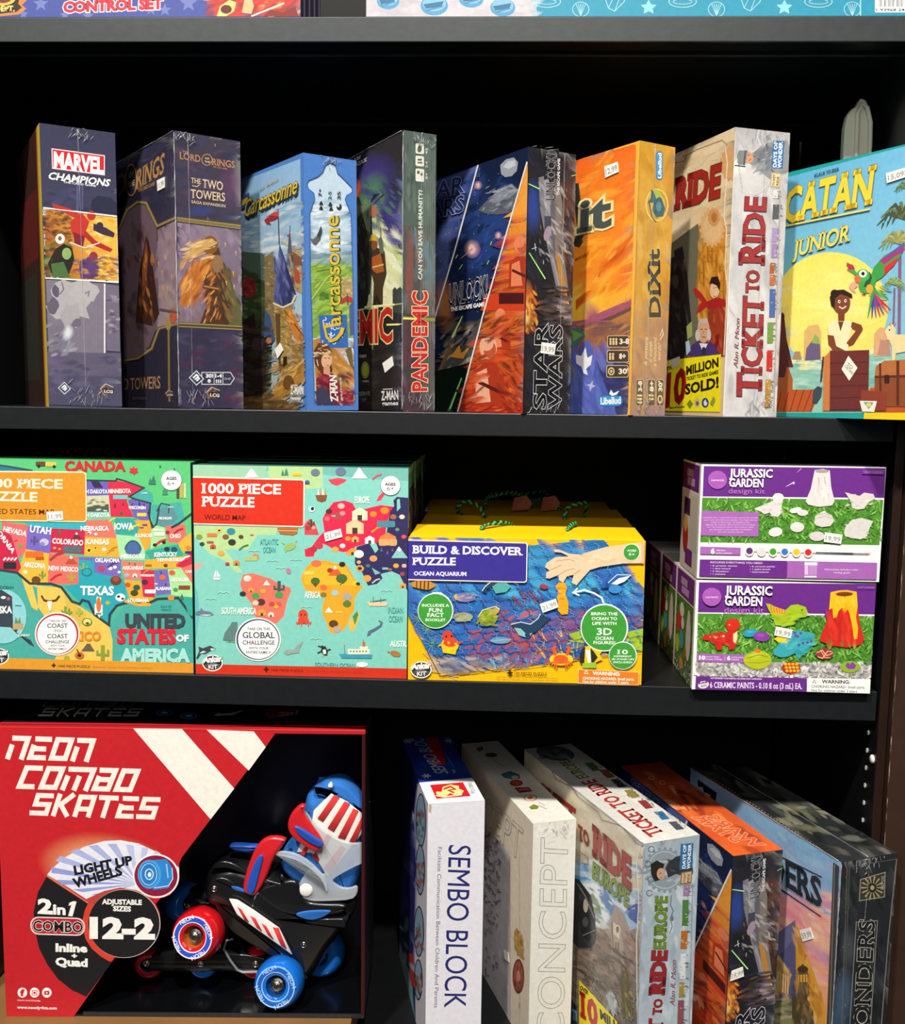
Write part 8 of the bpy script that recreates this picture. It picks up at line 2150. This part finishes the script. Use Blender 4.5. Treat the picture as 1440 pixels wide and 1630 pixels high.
for x, y in ((46, 378), (95, 404), (-10, 352)): f.line([(x + 15 * math.cos(k * .7), y + 9 * math.sin(k * .7)) for k in range(9)], 3, 'f0b490')
f.done('top_artwork', M_WRAP)

# ---- wonders box
S_ = game3('dark-spined game box with pale blue cover, pyramid and lighthouse, rightmost on the bottom deck', .8452, -.066, .379, 0, .0732, .2849, .2849, '24262a', dict(top='2a2c2e', left='8cb4d4'))
f = cover(S_, .2849, .2902).set(1040, 1130, 3.26).fill('7c74a0', '8cb8dc')
f.poly('180,280 960,800 945,1100 600,1000 400,900', [rgb('8aa8c8'), rgb('7cb0dc'), rgb('a8b8d8'), rgb('e8b0b8'), rgb('a8b4d0')])
f.dabs(400, 500, 950, 1000, 70, ['8cbce0', '7aaad4', 'a0c4e0', '9cb0d4'], 44, 2, 35)
f.poly('560,900 640,930 945,1090 930,1640 560,1640', [rgb('d8a8c0'), rgb('e090a8'), rgb('f0b498'), rgb('e8a058'), rgb('b87c6c')])
f.dabs(600, 940, 940, 1400, 110, ['ec9ca8', 'f0b898', 'e88498', 'f4c8a8', 'c890b0'], 36, 2, 35)
f.poly('600,1190 735,1090 745,1200 750,1640 560,1640', '5c5a84').poly('735,1090 790,1240 895,1545 890,1640 745,1640', 'd89a34').poly('600,1190 735,1090 740,1180 600,1330', '6c6a94').dabs(740, 1150, 890, 1600, 70, ['e4aa44', 'c88828', 'f0bc5c', 'b8762c'], 26, 2, 70, inside=lambda x, y: x < 735 + (y - 1090) * .34)
f.poly('610,1330 650,1270 715,1370 705,1460 615,1490', 'b88c5c').poly('610,1330 650,1270 718,1372 712,1392 650,1300 610,1360', 'd8b078').dabs(610, 1340, 710, 1560, 40, ['c89c64', '94703c', 'dcb880', '7a5a40'], 16, 2, 80)
for k in range(7): f.line([(622 + 13 * k, 1345 + 6 * k), (620 + 13 * k, 1450 + 4 * k)], 6, 'e8c890')
f.poly('600,1500 720,1540 720,1640 600,1640', '8a8a5c').dabs(600, 1500, 720, 1640, 40, ['a0a074', '6c7448', 'c0b08c', '54603c'], 16, 2)
f.poly('752,1345 775,1315 800,1350 806,1380 800,1395 800,1500 830,1560 835,1640 720,1640 722,1490 752,1470 750,1395', '6a5438').poly('752,1375 800,1372 800,1412 752,1412', 'e8a84c').line('760,1375 760,1412', 4, '4a3828').line('776,1375 776,1412', 4, '4a3828').line('790,1375 790,1412', 4, '4a3828').ell(776, 1345, 28, 18, '4a3a2c').poly('720,1480 830,1560 835,1640 720,1640', '54482c').dabs(725, 1420, 830, 1640, 50, ['7c6444', '4a3c28', '94784c'], 13, 2, 80)
f.text('WONDERS', 330, 690, 872, 1025, 1, '2a323c', bold=.035, up=(-4, -130), out='8ca4b8', ow=.02, serif=True)
f.line('520,690 875,868', 6, '2a3a48').line('560,860 870,1072', 6, '2a3a48')
f.poly('232,360 330,430 322,480 290,470 296,440 262,425 258,400 232,400', '10141a')
f.poly('935,790 965,812 930,1640 900,1640', '3a3c44').line('942,800 915,1640', 4, '8a7a5c')
sticker(f, '760,1142 816,1128 834,1186 778,1202', '59,99')
f.done('cover_artwork', M_WRAP)
f = spine(S_, .0732, .2902).set(1040, 1130, 3.26).fill('1f2124', '26282a')
f.dabs(920, 780, 1280, 1640, 150, ['2a2c30', '1a1c1e', '34363a', '22262c', '3c3c3e'], 34, 2, 80)
f.glow(1010, 1230, 50, 120, '4a5058').glow(985, 1480, 60, 160, '46607c').glow(960, 1620, 60, 120, '3c546c')
f.line('1015,800 985,1640', 6, '4a4a48').line('1260,770 1215,1200 1180,1640', 5, '7c7a70').line('1028,810 1268,772', 4, '5a5852').line('1003,820 975,1640', 3, '6a6862')
f.poly('1072,880 1200,842 1196,970 1066,990', '3a3832').line('1072,880 1200,842 1196,970 1066,990', 4, 'a09a84', True)
for k in range(14): f.line([(1133 + 22 * math.cos(k * .449), 922 + 24 * math.sin(k * .449)), (1133 + 58 * math.cos(k * .449), 922 + 60 * math.sin(k * .449))], (3, 9), 'a89c70')
f.ell(1133, 922, 20, 22, '2a2824').ell(1133, 922, 11, 12, 'a89c70').text('REPOS', 1192, 930, 1194, 862, 1, 'a09a84', bold=.02, up=(-14, 0))
f.text('WONDERS', 1108, 1800, 1146, 1092, 1, '1c1e20', bold=.015, up=(-84, 0), out='c8c4b4', ow=.02, serif=True)
f.line('1050,1100 1016,1640', 3, '9a978a').line('1160,1092 1124,1640', 3, '9a978a').line('1050,1100 1160,1092', 3, '9a978a')
f.dabs(930, 820, 1010, 1600, 26, ['6a6a68', '8a8a88'], 4, 6, 82, 8)
f.done('spine_artwork', M_WRAP)
f = lid(S_, .0732, .2849, .2902).set(1040, 1130, 3.26).fill('2c2e30', '181a1c')
f.dabs(230, 220, 1270, 790, 170, ['3a3c3c', '222426', '4c4e4a', '5a5c50', '16181a', '6c6e60'], 42, 2.2, 28)
f.dabs(640, 480, 1000, 650, 40, ['6a6a54', '84846c', '4a4c44'], 26, 3, 20)
f.line('202,300 960,800', 26, '3c2a26').line('202,300 960,800', 10, '6a3c34')
for k in range(46): f.ell(250 + 15.6 * k, 318 + 10.3 * k, 4, 3, '8a7a6c', n=6)
f.poly('1040,640 1090,625 1130,655 1080,670', '1a1c20')
f.done('top_artwork', M_WRAP)
film_seam(S_, [(.0366, .002, .2906), (.0366, .28, .2906)], .0006, [((.0366, -.0006, .284), (1, 0, 0), (0, 0, 1), .022, .012, 24)], 71)
film_seam(S_, [(.0345, -.0006, .22), (.0366, -.0006, .2896)], .0004, [], 72)
fold_edges(S_, .0732, .2849, .2902, seed=73)
# ------------------------------------------------------------------ boxes on the top shelf, cut by the picture's upper edge
ZT = .4074
T1 = game('blue toy set box with pale stars and red lettering on the top shelf', -.12, .0005, ZT, 0, 0, .3846, .12, .21, '4858a8', dict(right='4a3a5c'), cat='toy box', name='toy_box')
f = spine(T1, .3846, .21).set(0, 0, 2).fill('3c4a90', '303c80')
for x, y, r in ((130, 12, 26), (207, 48, 18), (480, 30, 20), (525, 32, 22), (600, 10, 30), (280, 50, 20), (75, 45, 16), (-60, 20, 30)):
    f.poly([(x + r * (1 if k % 2 == 0 else .42) * math.sin(k * .6283), y - r * (1 if k % 2 == 0 else .42) * math.cos(k * .6283)) for k in range(10)], '6570a8')
f.text('CONTROL SET', 204, 39, 516, 27, 1, 'c4283c', bold=.06, up=(0, -34), out='f0e8d8', ow=.06)
f.poly('-80,52 0,52 60,46 84,28 70,16 86,0 80,-30 -80,-30', 'c87838').poly('-80,44 0,44 52,38 70,24 58,12 70,-30 -80,-30', '2c2018').text('DEPT.', -14, 36, 46, 36, 1, 'e8c870', bold=.04, up=(0, -18), serif=True).ell(10, -6, 40, 24, 'd8a850').ell(10, -6, 28, 16, '6a3418')
f.poly('655,0 700,-30 952,-30 952,52 690,52 665,30', 'b8302c').dabs(660, -20, 950, 52, 70, ['c83c30', '8a201c', 'e0904c', 'a42a26', '6c3420'], 16, 1.8, -30)
f.poly('690,52 700,20 730,0 752,8 745,36 720,52', 'd8c070').poly('770,40 780,-10 800,-10 808,20 800,45', 'd8a878').line('800,52 905,10', 5, 'd8d0c4').ell(720, 30, 18, 14, '5a2018').poly('838,52 860,30 900,40 940,20 950,52', '7a1c1c')
f.done('front_artwork', M_PRINT)
f = rightside(T1, .3846, .12, .21).fill('4a3c5c')
for k in range(8): f.frac(.02 + .125 * k, 0, .08 + .125 * k, 1, 'c08ca0' if k % 2 else '2a2438')
f.done('side_artwork', M_PRINT)
T2 = game('wide turquoise box with white line drawings and pale photo panel on the top shelf', .3332, .0005, ZT, 0, 0, .5625, .15, .21, '2aa4c4', cat='toy box', name='toy_box')
f = spine(T2, .5625, .21).set(0, 0, 2).fill('2688a4', '22809c')
f.poly('1163,-60 1707,-60 1707,54 1164,54', 'b4b0b8').dabs(1170, -20, 1700, 50, 60, ['c0bcc0', 'a8a4ac', 'b8b4b8'], 24, 2)
for x, y, r in ((1235, 4, 36), (1382, 18, 44), (1500, -4, 40), (1600, 24, 40), (1775 - 10, 26, 0)):
    if r: f.ell(x, y, r, r * .72, '4a8cb4').ell(x, y - 6, r * .85, r * .55, '78a8c4').poly([(x - r * .8, y - 4), (x + r * .7, y - 14), (x + r * .5, y + 4), (x - r * .6, y + 10)], '2c6488').line([(x - r * .6, y + 16), (x + r * .6, y + 2)], 5, '3a7ca0')
LC = '98c4d0'
def shell(x, y, r):
    f.line([(x + r * math.cos(a), y + r * .9 * math.sin(a)) for a in [k * .314 for k in range(20)]], 2.4, LC, True)
    for k in range(5): f.line([(x - r * .6 + r * .3 * k, y - r * .7), (x, y + r * .8)], 2, LC)
for k in range(11):
    x = 1740 + 108 * k
    y = (6, 30, -4, 24)[k % 4]
    if k % 4 == 0: f.line([(x + 44 * math.cos(a), y + 18 * math.sin(a)) for a in [q * .4 for q in range(16)]], 2.6, LC, True).line([(x + 30 * math.cos(a), y + 8 * math.sin(a)) for a in [q * .5 for q in range(13)]], 2.2, LC, True)
    elif k % 4 == 1: shell(x, y, 26)
    elif k % 4 == 2: f.line([(x - 40, y - 30), (x - 20, y + 30), (x, y + 40), (x + 30, y + 10), (x + 44, y - 30)], 2.6, LC).line([(x - 20, y + 30), (x + 10, y - 30)], 2.2, LC).line([(x, y + 40), (x + 26, y - 30)], 2.2, LC)
    else: f.poly([(x + 22 * (1 if q % 2 == 0 else .45) * math.sin(q * .6283), y - 20 * (1 if q % 2 == 0 else .45) * math.cos(q * .6283)) for q in range(10)], '7cd0e0').line([(x + 24 * (1 if q % 2 == 0 else .5) * math.sin(q * .6283), y - 22 * (1 if q % 2 == 0 else .5) * math.cos(q * .6283)) for q in range(10)], 2.4, LC, True)
f.line('1706,-40 1706,54', 2, LC).line('2738,-40 2738,54', 3, '9cd8e4')
f.rect(2784, -60, 2960, 40, 'f2f2f0')
for k in range(24): f.rect(2796 + 4.4 * k, -60, 2796 + 4.4 * k + (1.2, 2.6, 1.8)[k % 3], 22, '1c1c1e')
f.text('1 93968 24091', 2788, 36, 2905, 36, 1, '2a2a2c', bold=.02, up=(0, -9))
f.done('front_artwork', M_PRINT)
